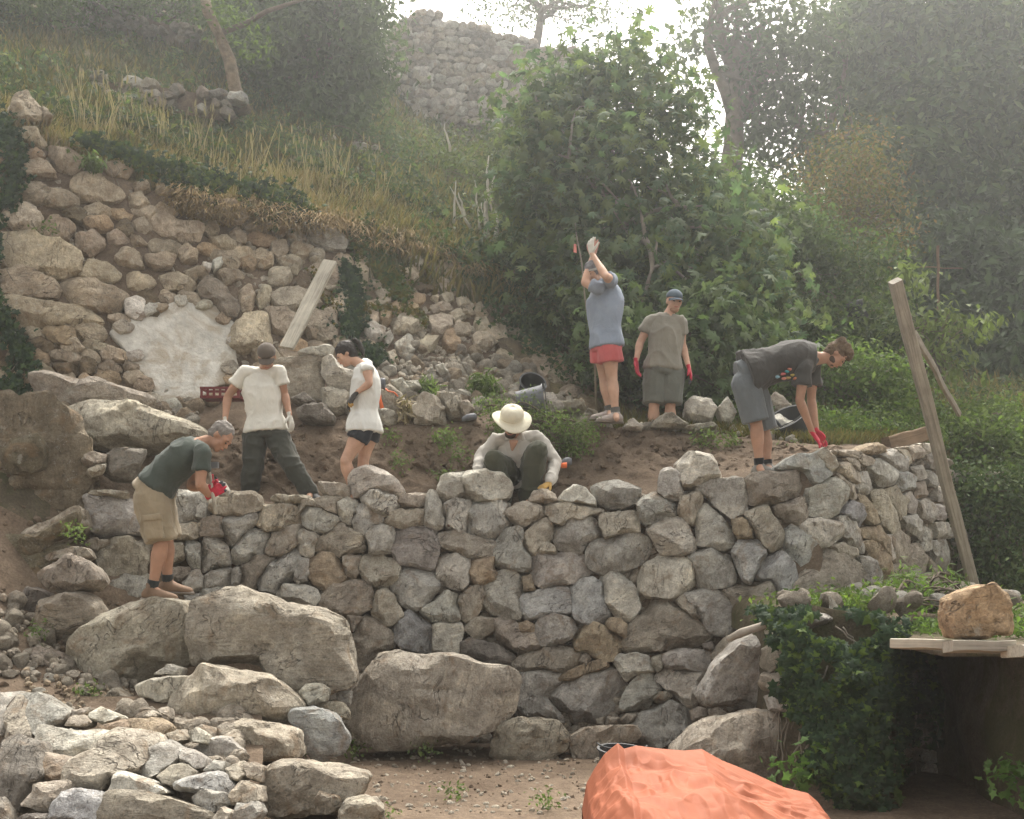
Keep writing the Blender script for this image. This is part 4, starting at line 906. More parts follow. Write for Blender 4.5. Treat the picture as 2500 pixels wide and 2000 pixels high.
# plank shelf with a rock on it, bottom right
y0 = 1.6+(1390-1572)/F*6.9
beam('scaffold_plank', W(2190, 1572, 7.2), W(2420, 1576, 6.9), .26, .055, M['wood_pale'], up=(0, .1, 1), wob=.0008, label='weathered plank over the ivy pit, its near end under the single rock', cat='plank')
beam('scaffold_plank', W(2314, 1578, 6.75), W(2465, 1580, 6.7), .3, .06, M['wood_grey'], up=(0, .1, 1), wob=.0008, label='thicker grey plank overlapping the others in the middle of the shelf', cat='plank')
beam('scaffold_plank', W(2470, 1590, 6.5), W(2620, 1590, 6.5), .3, .06, M['wood_pale'], up=(0, .1, 1), wob=.0008, label='plank cut by the right edge of the view', cat='plank')
pts = polys('x:2305,1500 2310,1465 2345,1450 2370,1440 2412,1426 2455,1455 2462,1490 2470,1520 2465,1548 2400,1556 2320,1556', 0, 0, 1)[0][1]
stone('boulder', pts, lambda a, b: np.zeros(np.shape(a))+6.8, (.34, .25, .155), None, front=.15, back=.2, seed=61, sub=5, p=3.4, cuts=8, label='tan lump of rock sitting on the plank at the right', cat='boulder')
# slate shard and branch on top of the ivy wall
pts = polys('x:2022,1448 2030,1462 2045,1480 2042,1515 2030,1512 2026,1485', 0, 0, 1)[0][1]
stone('slate_shard', pts, lambda a, b: np.zeros(np.shape(a))+9.2, 'white', None, front=.015, back=.015, seed=62, sub=3, p=6, cuts=0, rough=.3, label='thin white shard standing upright in front of the big sloping boulder', cat='shard')
V, T = tube([W(1775, 1562, 9.5), W(1810, 1545, 9.45), W(1855, 1530, 9.4), W(1900, 1512, 9.4), W(1930, 1508, 9.5)], [.02, .035, .03, .028, .015], 10)
o = obj('dead_branch', tmesh('dead_branch', V, T), plain('bark_pale', (.36, .32, .27), .9, 20, .6, .01), label='pale bare branch lying across the top of the rounded grey boulder', cat='branch')
# crate
M['red_plastic'] = plain('red_plastic', (.13, .022, .022), .6)
c0 = W(545, 960, 12.7); cr_ = empty('plastic_crate', c0, label='dark red slatted plastic crate behind the man in the white T-shirt', cat='crate')
def bxo(name, c, h, mtl, parent, ax=((1, 0, 0), (0, 1, 0), (0, 0, 1))):
    V, T = box(np.zeros(3), ax, h); o = obj(name, mesh(name, V, T, smooth=False), mtl); o.parent = parent; o.location = Vector(c)-Vector(parent.location); return o
cax = ((1, -.15, .03), (.15, 1, 0), (0, 0, 1))
for k in range(2):
    for y_ in (-.13, .13): bxo('side_rail', c0+[0, y_, -.055+k*.09], (.2, .008, .012), M['red_plastic'], cr_)
    for x_ in (-.2, .2): bxo('end_rail', c0+[x_, 0, -.055+k*.09], (.008, .13, .012), M['red_plastic'], cr_)
for k in range(7):
    for y_ in (-.13, .13): bxo('slat', c0+[-.19+k*.063, y_, -.01], (.012, .006, .045), M['red_plastic'], cr_)
bxo('crate_floor', c0+[0, 0, -.066], (.2, .13, .005), M['red_plastic'], cr_)
# buckets
M['rubber'] = plain('black_rubber', (.03, .032, .035), .6, 25, .2); M['grey_plastic'] = plain('grey_plastic', (.12, .125, .14), .55, 25, .2)
def bucket(name, c, ax, r0, r1, L, mtl, label, rim=True):
    ax = unit(ax); u = unit(np.cross(ax, [0, 1, .3])); v = np.cross(ax, u); rings = []
    for f, r in ((0, r0*.98), (0, r0), (.5, (r0+r1)/2), (.96, r1), (.96, r1*1.08), (1, r1*1.08), (1, r1*.97), (.5, (r0+r1)/2*.95), (.03, r0*.93), (.03, r0*.2)): rings.append((ax*L*f, u*r, v*r))
    V, T = loft(rings, 28); o = obj(name, tmesh(name, V, T, sharp=40), mtl, None, None, Vector(c), label=label, cat='bucket')
    h = [u*r1*1.08*math.cos(a)+ax*(L*.9+.0)+(v*r1*1.1*math.sin(a)) for a in np.linspace(.1, math.pi-.1, 12)]
    h = [p_+ax*.05 for p_ in h]; V, T = tube(h, .005, 6); obj('bucket_handle', tmesh('bucket_handle', V, T), M['rubber']).parent = o
    return o
bucket('mason_bucket', W(1262, 985, 12.7), (.95, -.05, .12), .12, .155, .28, M['grey_plastic'], 'grey mason\'s bucket lying on its side behind the sun hat')
bucket('mason_bucket', W(1290, 965, 13.3), (.15, -.5, .35), .11, .14, .2, M['rubber'], 'dark bucket tipped open in the rubble above the sun hat')
bucket('rubber_tub', W(1512, 1925, 6.75), (.05, -.1, 1), .10, .125, .22, M['rubber'], 'black rubber tub peeping out behind the orange tarpaulin')
bucket('rubber_tub', W(1935, 1062, 13.0), (-.35, -.3, .6), .17, .23, .22, M['rubber'], 'black tub lying open behind the forearms of the man in the dark T-shirt')
V, T = tube([W(1880, 1012, 12.9), W(1905, 1040, 12.9), W(1932, 1062, 12.9)], .016, 8); obj('tool_handle', tmesh('tool_handle', V, T), M['rubber'], label='black tool handle lying on the pale slab behind the dark T-shirt man\'s knees', cat='tool')
V, T = tube([W(2040, 745, 20), W(2060, 760, 20)], .2, 6)
V, T = tube([W(2065, 752, 17), W(2100, 750, 17), W(2108, 765, 17), W(2072, 775, 17)], [.05, .14, .14, .05], 10); obj('black_bag', tmesh('black_bag', V, T), M['rubber'], label='black bag hanging in the bushes above the man in the dark T-shirt', cat='bag')
# orange strap and tool
M['orange'] = plain('orange_webbing', (.75, .17, .06), .7)
V, T = tube([W(927, 950, 12.6), W(935, 945, 12.55), W(948, 955, 12.5), W(962, 958, 12.5), W(972, 968, 12.5)], .016, 8, .5); V2, T2 = tube([W(926, 950, 12.5), W(928, 975, 12.45), W(933, 997, 12.45)], [.012, .014, .022], 8, .5); V, T = join([(V, T), (V2, T2)])
obj('orange_strap', tmesh('orange_strap', V, T), M['orange'], label='orange webbing strap draped over the mound behind the woman', cat='strap')
V, T = loft([(W(927, 935, 12.5), np.array([0, .04, 0]), np.array([0, 0, .05])), (W(940, 938, 12.4), np.array([0, .05, 0]), np.array([0, 0, .06])), (W(941, 938, 12.4), np.array([0, .035, 0]), np.array([0, 0, .045])), (W(935, 938, 12.4), np.array([0, .03, 0]), np.array([0, 0, .04]))], 14)
obj('metal_pipe', tmesh('metal_pipe', V, T), M['grey_plastic'], label='short grey pipe end sticking out beside the orange strap', cat='pipe')
V, T = loft([(W(1369, 1135, 12.0), np.array([0, .03, 0]), np.array([0, 0, .03])), (W(1374, 1132, 12.0), np.array([0, .05, 0]), np.array([0, 0, .045])), (W(1386, 1128, 12.0), np.array([0, .055, 0]), np.array([0, 0, .05])), (W(1396, 1127, 12.0), np.array([0, .03, 0]), np.array([0, 0, .03]))], 14)
o = obj('angle_grinder', tmesh('angle_grinder', V, T), M['grey_plastic'], label='grey and orange power tool lying on the soil right of the squatting man', cat='tool')
V, T = loft([(W(1368, 1137, 11.97), np.array([0, .03, 0]), np.array([0, 0, .025])), (W(1384, 1136, 11.93), np.array([0, .03, 0]), np.array([0, 0, .028]))], 12); obj('tool_band', tmesh('tool_band', V, T), M['orange'], o)
o.children[0].location = (0, 0, 0)
V, T = loft([(W(1128, 1024, 12.5), np.array([0, .03, 0]), np.array([0, 0, .02])), (W(1140, 1020, 12.4), np.array([0, .05, 0]), np.array([0, 0, .035])), (W(1158, 1017, 12.4), np.array([0, .05, 0]), np.array([0, 0, .035])), (W(1164, 1018, 12.4), np.array([0, .02, 0]), np.array([0, 0, .02]))], 14)
obj('water_bottle', tmesh('water_bottle', V, T), M['grey_plastic'], label='grey bottle lying on the terrace edge left of the sun hat', cat='bottle')
# tall thin sapling stem with a red and white tape, behind the man with raised arms
V, T = tube([W(1404, 545, 13.3), W(1408, 580, 13.2), W(1420, 640, 13.1), W(1428, 730, 13.0), W(1440, 805, 13.0), W(1452, 880, 13.0), W(1456, 1010, 13.1)], [.005, .007, .008, .009, .010, .010, .011], 7)
sp = obj('thin_sapling', tmesh('thin_sapling', V, T), plain('sapling_bark', (.2, .175, .13), .9), label='thin bare stem bending down behind the man with raised arms', cat='sapling')
tp = obj('marking_tape', mesh('marking_tape', np.array([W(1401, 596, 13.2), W(1407, 596, 13.2), W(1408, 618, 13.17), W(1400, 616, 13.2), W(1401, 596, 13.19), W(1407, 596, 13.19), W(1408, 618, 13.16), W(1400, 616, 13.19)]), np.array([[0, 1, 2, 3], [7, 6, 5, 4]])), plain('tape', (.7, .25, .2), .6), label='scrap of red and white tape tied to the thin bare stem', cat='tape')
# orange tarpaulin over a heap
M['tarp'] = plain('orange_tarpaulin', (.30, .098, .052), .7, 60, .25, .003, .16, 3, .15)
n_ = 340; u_ = np.linspace(0, 1, n_); v_ = np.linspace(0, 1, n_); U, Vv = np.meshgrid(u_, v_)
topx = [1425, 1436, 1455, 1480, 1500, 1514, 1530, 1560, 1620, 1680, 1725, 1775, 1850, 1930, 1990, 2015, 2035]
topy = [1990, 1925, 1890, 1852, 1835, 1824, 1838, 1830, 1838, 1843, 1840, 1868, 1898, 1935, 1950, 1972, 2000]
PX = 1425+U*610; ty = np.interp(PX, topx, topy)
Dn = 6.35-1.5*Vv**1.0; hh = np.interp(PX, topx, [CZ+(HY-y)/F*6.2 for y in topy])
hh = np.maximum(hh, .0); zprof = hh*(1-.42*Vv)+.03*np.sin(Vv*math.pi)*(hh > .3)
P = np.stack([(PX-1250)/F*6.2*(1-.04*Vv), Dn, zprof], -1).reshape(-1, 3)
edge = np.minimum(U, 1-U).ravel(); fold = np.clip(Vv*8, 0, 1).ravel()
wp = P+np.stack([vn(P, 1.6, 31), vn(P, 1.6, 32), 0*P[:, 0]], 1)*.25
bil = lambda s_, k_, ax: np.abs(vn(wp*np.array(ax), s_, k_))
P[:, 2] += (.07*bil(1.1, 3, (1, 1.3, 1))-.06*bil(2.3, 5, (1.5, 1, 1))-.03*bil(4.6, 7, (1, 1.8, 1))-.02*bil(9, 9, (1.3, 1, 1))+.008*bil(17, 11, (1, 1, 1))-.01)*fold
P[:, 1] += vn(P, 4, 9)*.015
back = P.reshape(n_, n_, 3)[0].copy(); skirt = back.copy(); skirt[:, 1] += .08; skirt[:, 2] = 0
V = np.concatenate([skirt, P]); T = grid_faces(n_+1, n_)
V = np.concatenate([V, V[:0]]); ft = mesh('tarpaulin', V, T, smooth=True)
obj('tarpaulin', ft, M['tarp'], label='crumpled orange tarpaulin spread over a heap at the bottom edge', cat='tarpaulin')
# ------------------------------------------------------------ people
def remesh(name, parts, voxel, smooth=4, mtl=None, parent=None, wrinkle=None, **k):
    """union of closed pieces as one continuous surface"""
    V, T = join([tri(*p_) for p_ in parts]); m = mesh('tmp', V, T)
    o = bpy.data.objects.new('tmp', m); COL.objects.link(o)
    r = o.modifiers.new('r', 'REMESH'); r.mode = 'VOXEL'; r.voxel_size = voxel; r.use_smooth_shade = True
    s = o.modifiers.new('s', 'SMOOTH'); s.factor = .5; s.iterations = smooth
    dg = bpy.context.evaluated_depsgraph_get(); me = bpy.data.meshes.new_from_object(o.evaluated_get(dg)); bpy.data.objects.remove(o)
    n_ = len(me.vertices); co = np.zeros(n_*3, np.float32); me.vertices.foreach_get('co', co); co = co.reshape(-1, 3).astype(float)
    if wrinkle:
        nr = np.zeros(n_*3, np.float32); me.vertices.foreach_get('normal', nr); nr = nr.reshape(-1, 3)
        amp, sc, vec, seed = wrinkle
        w = (1-np.abs(vn(co*np.asarray(vec)+vn(co, 3, seed+9)[:, None]*.06, sc, seed)))**4*1.3+.5*(1-np.abs(vn(co*np.asarray(vec), sc*2.1, seed+1)))**3+.45*vn(co*np.asarray(vec)[::-1], sc*.55, seed+3)
        co += nr*(w*amp)[:, None]
    c0 = co.mean(0); co -= c0; me.vertices.foreach_set('co', co.astype(np.float32).ravel()); me.update(); me.name = name
    me.polygons.foreach_set('use_smooth', np.ones(len(me.polygons), bool))
    return obj(name, me, mtl, parent, None, Vector(c0), **k)
def limb(p0, p1, r0, r1, bulge=0, n=12, bp=.35, flat=1.0, ball=True):
    """tapered limb with rounded ends and a muscle bulge"""
    p0, p1 = np.asarray(p0), np.asarray(p1); ax = unit(p1-p0); L = np.linalg.norm(p1-p0)
    u = unit(np.cross(ax, [0, 1, .01]) if abs(ax[1]) < .9 else np.cross(ax, [1, 0, 0])); v = np.cross(ax, u); rings = []
    fs = [-.95, -.7, 0] if ball else [0]
    for f in fs: rr = r0*math.sqrt(max(1-f*f, .02)); rings.append((p0+ax*r0*f, u*rr, v*rr*flat))
    for f in np.linspace(.12, .88, 7): rr = r0+(r1-r0)*f+bulge*math.exp(-((f-bp)/.22)**2); rings.append((p0+ax*L*f, u*rr, v*rr*flat))
    fe = [0, .7, .95] if ball else [0]
    for f in fe: rr = r1*math.sqrt(max(1-f*f, .02)); rings.append((p1+ax*r1*f, u*rr, v*rr*flat))
    return loft(rings, n)
def ell(c, ax, r, sub=3):
    V, T = ico(sub); A = np.array([unit(a) for a in ax]); return np.asarray(c)+(V*np.asarray(r))@A, np.c_[T, T[:, 2]]
def hand(w, d, pn, th, s=1.0, curl=.5, spread=.1):
    """pieces of a hand: wrist w, direction d, palm normal pn (where the fingers close), th = side of the thumb"""
    d = unit(d); pn = unit(np.asarray(pn)-d*np.dot(pn, d)); t_ = np.cross(d, pn); t_ = t_ if np.dot(t_, th) > 0 else -t_
    P_ = [loft([(w-d*.03*s, t_*.027*s, pn*.021*s), (w, t_*.028*s, pn*.02*s), (w+d*.04*s, t_*.038*s, pn*.018*s), (w+d*.085*s, t_*.042*s, pn*.015*s), (w+d*.095*s, t_*.036*s, pn*.01*s)], 12)]
    for i, (off, L) in enumerate(((.032, .074), (.011, .084), (-.011, .078), (-.032, .06))):
        p = w+d*.085*s+t_*off*s; dd = unit(d+t_*spread*(off/.03)); pts = [p-dd*.02*s, p]; c = curl*.6
        for seg_ in (.45, .32, .23):
            dd = unit(dd*math.cos(c)+pn*math.sin(c)); p = p+dd*L*seg_*s; pts.append(p); c = curl*.9
        P_.append(tube(pts, np.array([.010, .0105, .0098, .009, .0078])*s*1.02, 8))
    p = w+d*.025*s+t_*.03*s; dd = unit(t_*.8+d*.7+pn*.25); pts = [p-dd*.015*s, p]
    for L in (.035, .03, .024): pts.append(pts[-1]+dd*L*s); dd = unit(dd+d*.5+pn*curl*.6)
    P_.append(tube(pts, np.array([.014, .0145, .0125, .011, .009])*s, 8)); return P_
def skin_mat(name, col):
    m, t, b = mat(name, .6, .35); tc = N(t, 'ShaderNodeTexCoord'); v = tc.outputs['Object']
    base = mix(t, 1, col, ramp(t, noise(t, v, 7, 4, .6), [(.3, (.82, .78, .76)), (.7, (1.15, 1.12, 1.1))]), 'MULTIPLY')
    t.links.new(base, b.inputs['Base Color']); b.inputs['Subsurface Weight'].default_value = .12; b.inputs['Subsurface Radius'].default_value = (.02, .007, .004)
    bump(t, b, noise(t, v, 120, 3, .7), .15, .001); return m
def cloth_mat(name, col, dirt=None, var=.12, rough=.9):
    m, t, b = mat(name, rough, .12); tc = N(t, 'ShaderNodeTexCoord'); v = tc.outputs['Object']
    base = mix(t, 1, col, ramp(t, noise(t, v, 5, 5, .65), [(.3, (1-var,)*3), (.7, (1+var,)*3)]), 'MULTIPLY')
    if dirt:
        g = ramp(t, noise(t, v, 6, 5, .7, .5), [(.5, (0, 0, 0)), (.75, (1, 1, 1))]); base = mix(t, math_(t, 'MULTIPLY', g, .5), base, dirt)
    t.links.new(base, b.inputs['Base Color']); b.inputs['Sheen Weight'].default_value = .15
    p = bump(t, b, noise(t, mapping(t, v, (1, 1, .6)), 9, 4, .6, 1.6), .5, .022); bump(t, b, noise(t, v, 300, 2), .2, .001, p); return m
SK = {'tan': skin_mat('sunburnt_skin', (.40, .232, .155)), 'fair': skin_mat('fair_skin', (.52, .33, .235)), 'olive': skin_mat('olive_skin', (.42, .245, .16))}
HAIR = {'grey': plain('grey_hair', (.22, .2, .18), .8, 90, .8, .01, .3, 30), 'dark': plain('dark_hair', (.022, .016, .013), .6, 90, .7, .008, .3, 30), 'brown': plain('brown_hair', (.15, .10, .06), .8, 60, 1, .02, .4, 25)}
EYE = plain('eye_dark', (.03, .02, .018), .3); LIP = plain('lips', (.36, .13, .1), .6); SOLE = plain('shoe_sole', (.2, .17, .14), .8); WHITEYE = plain('eye_white', (.55, .5, .46), .3)
def head_geo(c, f, u, s=1.0):
    f = unit(f); u = unit(np.asarray(u)-f*np.dot(u, f)); r = np.cross(f, u); c = np.asarray(c); A = (r, f, u); q = lambda a, b, d: c+(r*a+f*b+u*d)*s
    P_ = [ell(q(0, -.012, .03), A, np.array([.076, .096, .088])*s), ell(q(0, .028, -.045), A, np.array([.058, .058, .066])*s), ell(q(0, .058, -.085), A, np.array([.03, .026, .024])*s), ell(q(0, .055, .012), A, np.array([.062, .034, .05])*s)]
    P_.append(loft([(q(0, .088, .02), r*.008*s, u*.008*s), (q(0, .094, .0), r*.011*s, f*.01*s), (q(0, .104, -.018), r*.015*s, f*.014*s), (q(0, .094, -.03), r*.015*s, f*.01*s)], 8))
    for sx in (-1, 1):
        P_.append(ell(q(sx*.078, -.008, -.005), A, np.array([.009, .018, .031])*s, 2)); P_.append(ell(q(sx*.03, .083, .03), A, np.array([.024, .009, .008])*s, 2)); P_.append(ell(q(sx*.036, .06, -.022), A, np.array([.024, .026, .022])*s, 2))
    P_.append(ell(q(0, .09, -.052), A, np.array([.023, .008, .009])*s, 2))
    return P_, q, A
def person(name, label, J, skin, S=1.0, female=False, hs=1.0, headf=None, headu=None, arm_hands=True):
    """continuous body from joints: head, neck, chest, waist, pelvis, shL/elL/wrL, shR.., hipL/knL/anL.. ; everything in metres"""
    g = lambda k: np.asarray(J[k], float)
    low = min(J['anL'][2], J['anR'][2])-.09
    base = (g('pelvis')[0], g('pelvis')[1], low); root = empty('person', base, label=label, cat='person')
    hp, q, A = head_geo(g('head'), headf, headu, hs); P_ = list(hp)
    sw = 1.0 if not female else .88
    hs_ = unit(g('hipR')-g('hipL')); ss_ = unit(g('shR')-g('shL'))
    sp = [g('pelvis'), g('waist'), g('chest'), g('neck')]
    J['_sp'] = sp; J['_hs'] = hs_; J['_ss'] = ss_; J['_sw'] = sw
    P_.append(torso(J, S, 0))
    P_.append(limb(g('neck')-unit(g('head')-g('neck'))*.03, g('head')-A[2]*.05*hs-A[1]*.02*hs, .058*sw*S, .052*sw*S))
    for s_ in 'LR':
        P_.append(limb(g('sh'+s_), g('el'+s_), .053*sw*S, .040*sw*S, .008*S)); P_.append(limb(g('el'+s_), g('wr'+s_), .041*sw*S, .027*sw*S, .006*S, bp=.25, flat=.9))
        P_.append(limb(g('chest')*.35+g('neck')*.65, g('sh'+s_), .055*sw*S, .055*sw*S))
        P_.append(limb(g('hip'+s_), g('kn'+s_), .085*S, .056*S, .012*S)); P_.append(limb(g('kn'+s_), g('an'+s_), .054*S, .036*S, .014*S, bp=.28))
        P_.append(ell(g('kn'+s_)+[0, -.012, 0], ((1, 0, 0), (0, 1, 0), (0, 0, 1)), (.05*S, .055*S, .062*S), 2))
        P_.append(limb(g('an'+s_), J['toe'+s_] if 'toe'+s_ in J else g('an'+s_)+[0, -.12, -.06], .036*S, .03*S))
        if 'hand'+s_ in J: P_ += J['hand'+s_]
    remesh('body', P_, .0085, 3, SK[skin], root)
    # face
    for sx in (-1, 1):
        obj('eye', mesh('eye', *tri(*ell((0, 0, 0), A, (.0135*hs, .006*hs, .0065*hs), 2))), EYE, root, None, Vector(q(sx*.031, .0885, .006)))
        obj('eyebrow', mesh('eyebrow', *tri(*ell((0, 0, 0), A, (.018*hs, .005*hs, .003*hs), 2))), HAIR['dark'], root, None, Vector(q(sx*.032, .093, .031)))
    obj('mouth', mesh('mouth', *tri(*ell((0, 0, 0), A, (.024*hs, .006*hs, .006*hs), 2))), LIP, root, None, Vector(q(0, .094, -.052)))
    return root, q, A
def torso(J, S, inf, lo=None, hi=None, hem=0):
    """rings along the spine; inf = how much looser than the body; lo/hi cut the garment"""
    pel, wai, che, nek = J['_sp']; a, b = J['_hs'], J['_ss']; sw = J['_sw']; rings = []
    keys = [(0, .168*(1.03 if sw < 1 else 1), .118), (.12, .172*(1.03 if sw < 1 else 1), .12), (.33, .143*sw, .10), (.55, .158*sw, .115), (.74, .165*sw, .112), (.87, .135*sw, .085), (.95, .085*sw, .066), (1.0, .062*sw, .06)]
    pts = np.array([pel-unit(wai-pel)*.09, pel, wai, che, nek]); L = np.concatenate([[0], np.cumsum(np.linalg.norm(np.diff(pts, axis=0), axis=1))]); Lt = L[-1]
    at = lambda f: np.array([np.interp(f*Lt, L, pts[:, i]) for i in range(3)])
    fs = np.linspace(0 if lo is None else lo, 1 if hi is None else hi, 16)
    for f in fs:
        c = at(f)*.5+(at(max(f-.07, 0))+at(min(f+.07, 1)))*.25; t_ = unit(at(min(f+.06, 1))-at(max(f-.06, 0))); sd = unit(a*(1-f)+b*f); sd = unit(sd-t_*np.dot(sd, t_)); fw = np.cross(sd, t_)
        w = np.interp(f, [k[0] for k in keys], [k[1] for k in keys])*S+inf; d_ = np.interp(f, [k[0] for k in keys], [k[2] for k in keys])*S+inf
        ex = hem*max(0, 1-(f-fs[0])/.3)
        rings.append((c, sd*(w+ex), fw*(d_+ex)))
    r0 = rings[0]; rings.insert(0, (r0[0], r0[1]*.96, r0[2]*.96))
    return loft(rings, 24)
def shirt(root, J, S, mtl, sleeve=.5, lo=.12, inf=.02, hem=.012, wr=(.012, 6, (1.3, 1.3, .7)), name='t_shirt', sr=.072, seed=1, sleeves='LR', neckline=.95, full=False):
    g = lambda k: np.asarray(J[k], float); P_ = [torso(J, S, inf, lo, neckline, hem)]; sw = J['_sw']
    for s_ in 'LR':
        P_.append(limb(g('chest')*.3+g('neck')*.7, g('sh'+s_), .06*sw*S, .056*sw*S))
        if s_ in sleeves:
            e = g('sh'+s_)+(g('el'+s_)-g('sh'+s_))*(1 if full else sleeve); P_.append(limb(g('sh'+s_), e, min(sr, .062)*sw*S, (sr*.9 if not full else sr*.85)*sw*S, 0, ball=full))
            a_, b_ = g('sh'+s_), e; t_ = unit(b_-a_)
            if not full: P_.append(loft([(a_, *perp(t_, .05)), (b_-t_*.01, *perp(t_, sr*.98*sw*S)), (b_+t_*.012, *perp(t_, sr*1.0*sw*S))], 14))
            if full: P_.append(limb(g('el'+s_), g('el'+s_)+(g('wr'+s_)-g('el'+s_))*.93, sr*.82*S, sr*.62*S, .004))
    return remesh(name, P_, .011, 2, mtl, root, (wr[0], wr[1], wr[2], seed))
def perp(t_, r):
    u = unit(np.cross(t_, [0, 1, .01]) if abs(t_[1]) < .9 else np.cross(t_, [1, 0, 0])); return u*r, np.cross(t_, u)*r
def legs(root, J, S, mtl, to=.8, name='shorts', inf=.02, top=.3, r0=.115, r1=.1, low=None, seed=2, wr=(.007, 8, (1, 1, .7)), bottom=0.0):
    g = lambda k: np.asarray(J[k], float); P_ = [torso(J, S, inf, bottom, top)]
    for s_ in 'LR':
        a_, b_ = g('hip'+s_), g('kn'+s_); t_ = unit(b_-a_)
        if to <= 1:
            e = a_+(b_-a_)*to; P_.append(limb(a_, e, r0*S, r1*S, .004, ball=False)); P_.append(ell(a_, ((1, 0, 0), (0, 1, 0), (0, 0, 1)), (r0*S,)*3, 2))
        else:
            c_ = g('an'+s_); P_.append(limb(a_, b_, r0*S, r1*.82*S, .004)); P_.append(limb(b_, b_+(c_-b_)*(to-1), r1*.8*S, (low or .062)*S, .006))
    return remesh(name, P_, .011, 2, mtl, root, (wr[0], wr[1], wr[2], seed))
def shoe(root, J, s_, mtl, L=.29, dirv=None, sock=None, w=.05, collar=.09):
    an = np.asarray(J['an'+s_], float); d = unit(dirv); up = np.array([0, 0, 1.]); d = unit(d); sd = unit(np.cross(d, up)); up = np.cross(sd, d)
    b = an-up*.085
    R_ = [(-.075, .03, .028, .035), (-.06, .04, .042, .045), (-.02, .043, .055, .055), (.04, .045, .05, .05), (.10, .052, .04, .038), (.15, .05, .032, .03), (.19, .04, .026, .026), (.21, .02, .015, .02)]
    k = L/.29; upper = [loft([(b+d*x*k+up*z, sd*a_, up*h_) for x, a_, h_, z in R_], 14)]
    upper.append(limb(an-up*.03, an+up*collar*.45, .05, .047, ball=False))
    o = remesh('shoe', upper, .009, 2, mtl, root)
    Rs = [(-.08, .03), (-.065, .044), (-.01, .046), (.05, .046), (.11, .055), (.16, .053), (.2, .04), (.218, .018)]
    V, T = loft([(b+d*x*k+up*.004, sd*a_*1.06, up*.013) for x, a_ in Rs], 12); V = V-np.array(o.location)-np.array(root.location)
    so_ = obj('sole', tmesh('sole', V, T), SOLE); so_.parent = o
    if sock is not None:
        V, T = limb(an, an+(np.asarray(J['kn'+s_])-an)*.2, .046, .049, ball=False); obj('sock', tmesh('sock', V-an, T), sock, root, None, Vector(an))
    return o
def hair(root, q, A, mtl, hs, kind='short'):
    P_ = [ell(q(0, -.026, .045), A, np.array([.084, .1, .088])*hs)]
    P_.append(ell(q(0, -.055, .0), A, np.array([.074, .062, .08])*hs))
    if kind == 'curly': P_ += [ell(q(a*.05, b*.06-.01, .1), A, np.array([.038, .04, .036])*hs, 2) for a in (-1, 0, 1) for b in (-1, 0, 1)]+[ell(q(0, .05, .1), A, np.array([.05, .04, .03])*hs, 2)]
    if kind == 'pony':
        P_.append(loft([(q(0, -.1, .09), A[0]*.02, A[2]*.02), (q(0, -.13, .11), A[0]*.024, A[1]*.02), (q(0, -.165, .09), A[0]*.026, A[1]*.022), (q(0, -.18, .03), A[0]*.03, A[1]*.024), (q(0, -.17, -.04), A[0]*.026, A[1]*.02), (q(0, -.155, -.1), A[0]*.012, A[1]*.01)], 10))
    return remesh('hair', P_, .008, 1, mtl, root, (.006 if kind != 'curly' else .012, 35, (1, 1, 1), 7))
def cap(root, q, A, mtl, hs, tilt=0):
    P_ = []; r, f, u = A; V, T = ico(4); keep = V[:, 2] > -.12; Z = np.where(V[:, 2] < -.1, -.1, V[:, 2])
    P0 = np.stack([V[:, 0]*.086, V[:, 1]*.106, Z*.082], 1)*hs
    c = q(0, -.014, .052); Vw = c+P0@np.array([r, f, u])
    o = remesh('cap', [(Vw, np.c_[T, T[:, 2]])], .008, 1, mtl, root)
    rings = []
    for x in np.linspace(-.95, .95, 11):
        a = x; e = math.sqrt(1-x*x); rings.append(None)
    n_ = 13; xs = np.linspace(-1, 1, n_); Vb = []
    for lay in (0, -.006):
        for fr_ in (0, .35, .7, 1):
            for x in xs:
                e = math.sqrt(max(1-x*x, 0)); Vb.append(q(x*.078, .045+.04*e*0+fr_*(.075*e)+e*.035, .045-.02*fr_-.018*x*x+lay))
    Vb = np.array(Vb); T = np.concatenate([grid_faces(4, n_), grid_faces(4, n_)[:, ::-1]+4*n_]); c = np.array(o.location)+np.array(root.location)
    b = obj('cap_brim', mesh('cap_brim', Vb-c, T), mtl); b.parent = o; return o
gl = lambda n_, c: cloth_mat(n_, c, None, .2)
G = dict(red=gl('red_glove', (.46, .03, .055)), dark=gl('dark_glove', (.045, .045, .05)), white=gl('white_glove', (.55, .53, .47)), black=gl('black_glove', (.04, .035, .03)), ochre=gl('ochre_glove', (.42, .26, .08)))
def glove(root, P_, mtl, fingers=None, name='glove'):
    """palm and cuff in one colour, the five fingers joined on; dipped fingertips as a child when another colour"""
    o = remesh(name, P_, .0055, 2, mtl, root)
    if fingers:
        Q_ = []
        for V, T in P_[1:5]:
            c = V[:-2].reshape(-1, 8, 3).mean(1) if (len(V)-2) % 8 == 0 else None
            d_ = V-V.mean(0); half = V.copy(); half[:-2] = (V[:-2].reshape(-1, 8, 3)-c[:, None])*1.22+0 + 0 if False else V[:-2]
            rg = V[:-2].reshape(-1, 8, 3); cc_ = rg.mean(1, keepdims=True); rg = cc_+(rg-cc_)*1.18
            Q_.append((np.concatenate([rg[2:].reshape(-1, 3), [cc_[2, 0], V[-1]+(V[-1]-cc_[-2, 0])*.1]]), np.concatenate([grid_faces(len(rg)-2, 8, True), [[1, 0, len(rg[2:])*8, len(rg[2:])*8]], [[j+(len(rg)-3)*8, (j+1) % 8+(len(rg)-3)*8, len(rg[2:])*8+1, len(rg[2:])*8+1] for j in range(8)]])))
        k = remesh('glove_fingers', Q_, .0055, 1, fingers, root); mw = Vector(k.location); k.parent = o; k.location = mw-o.location
    return o
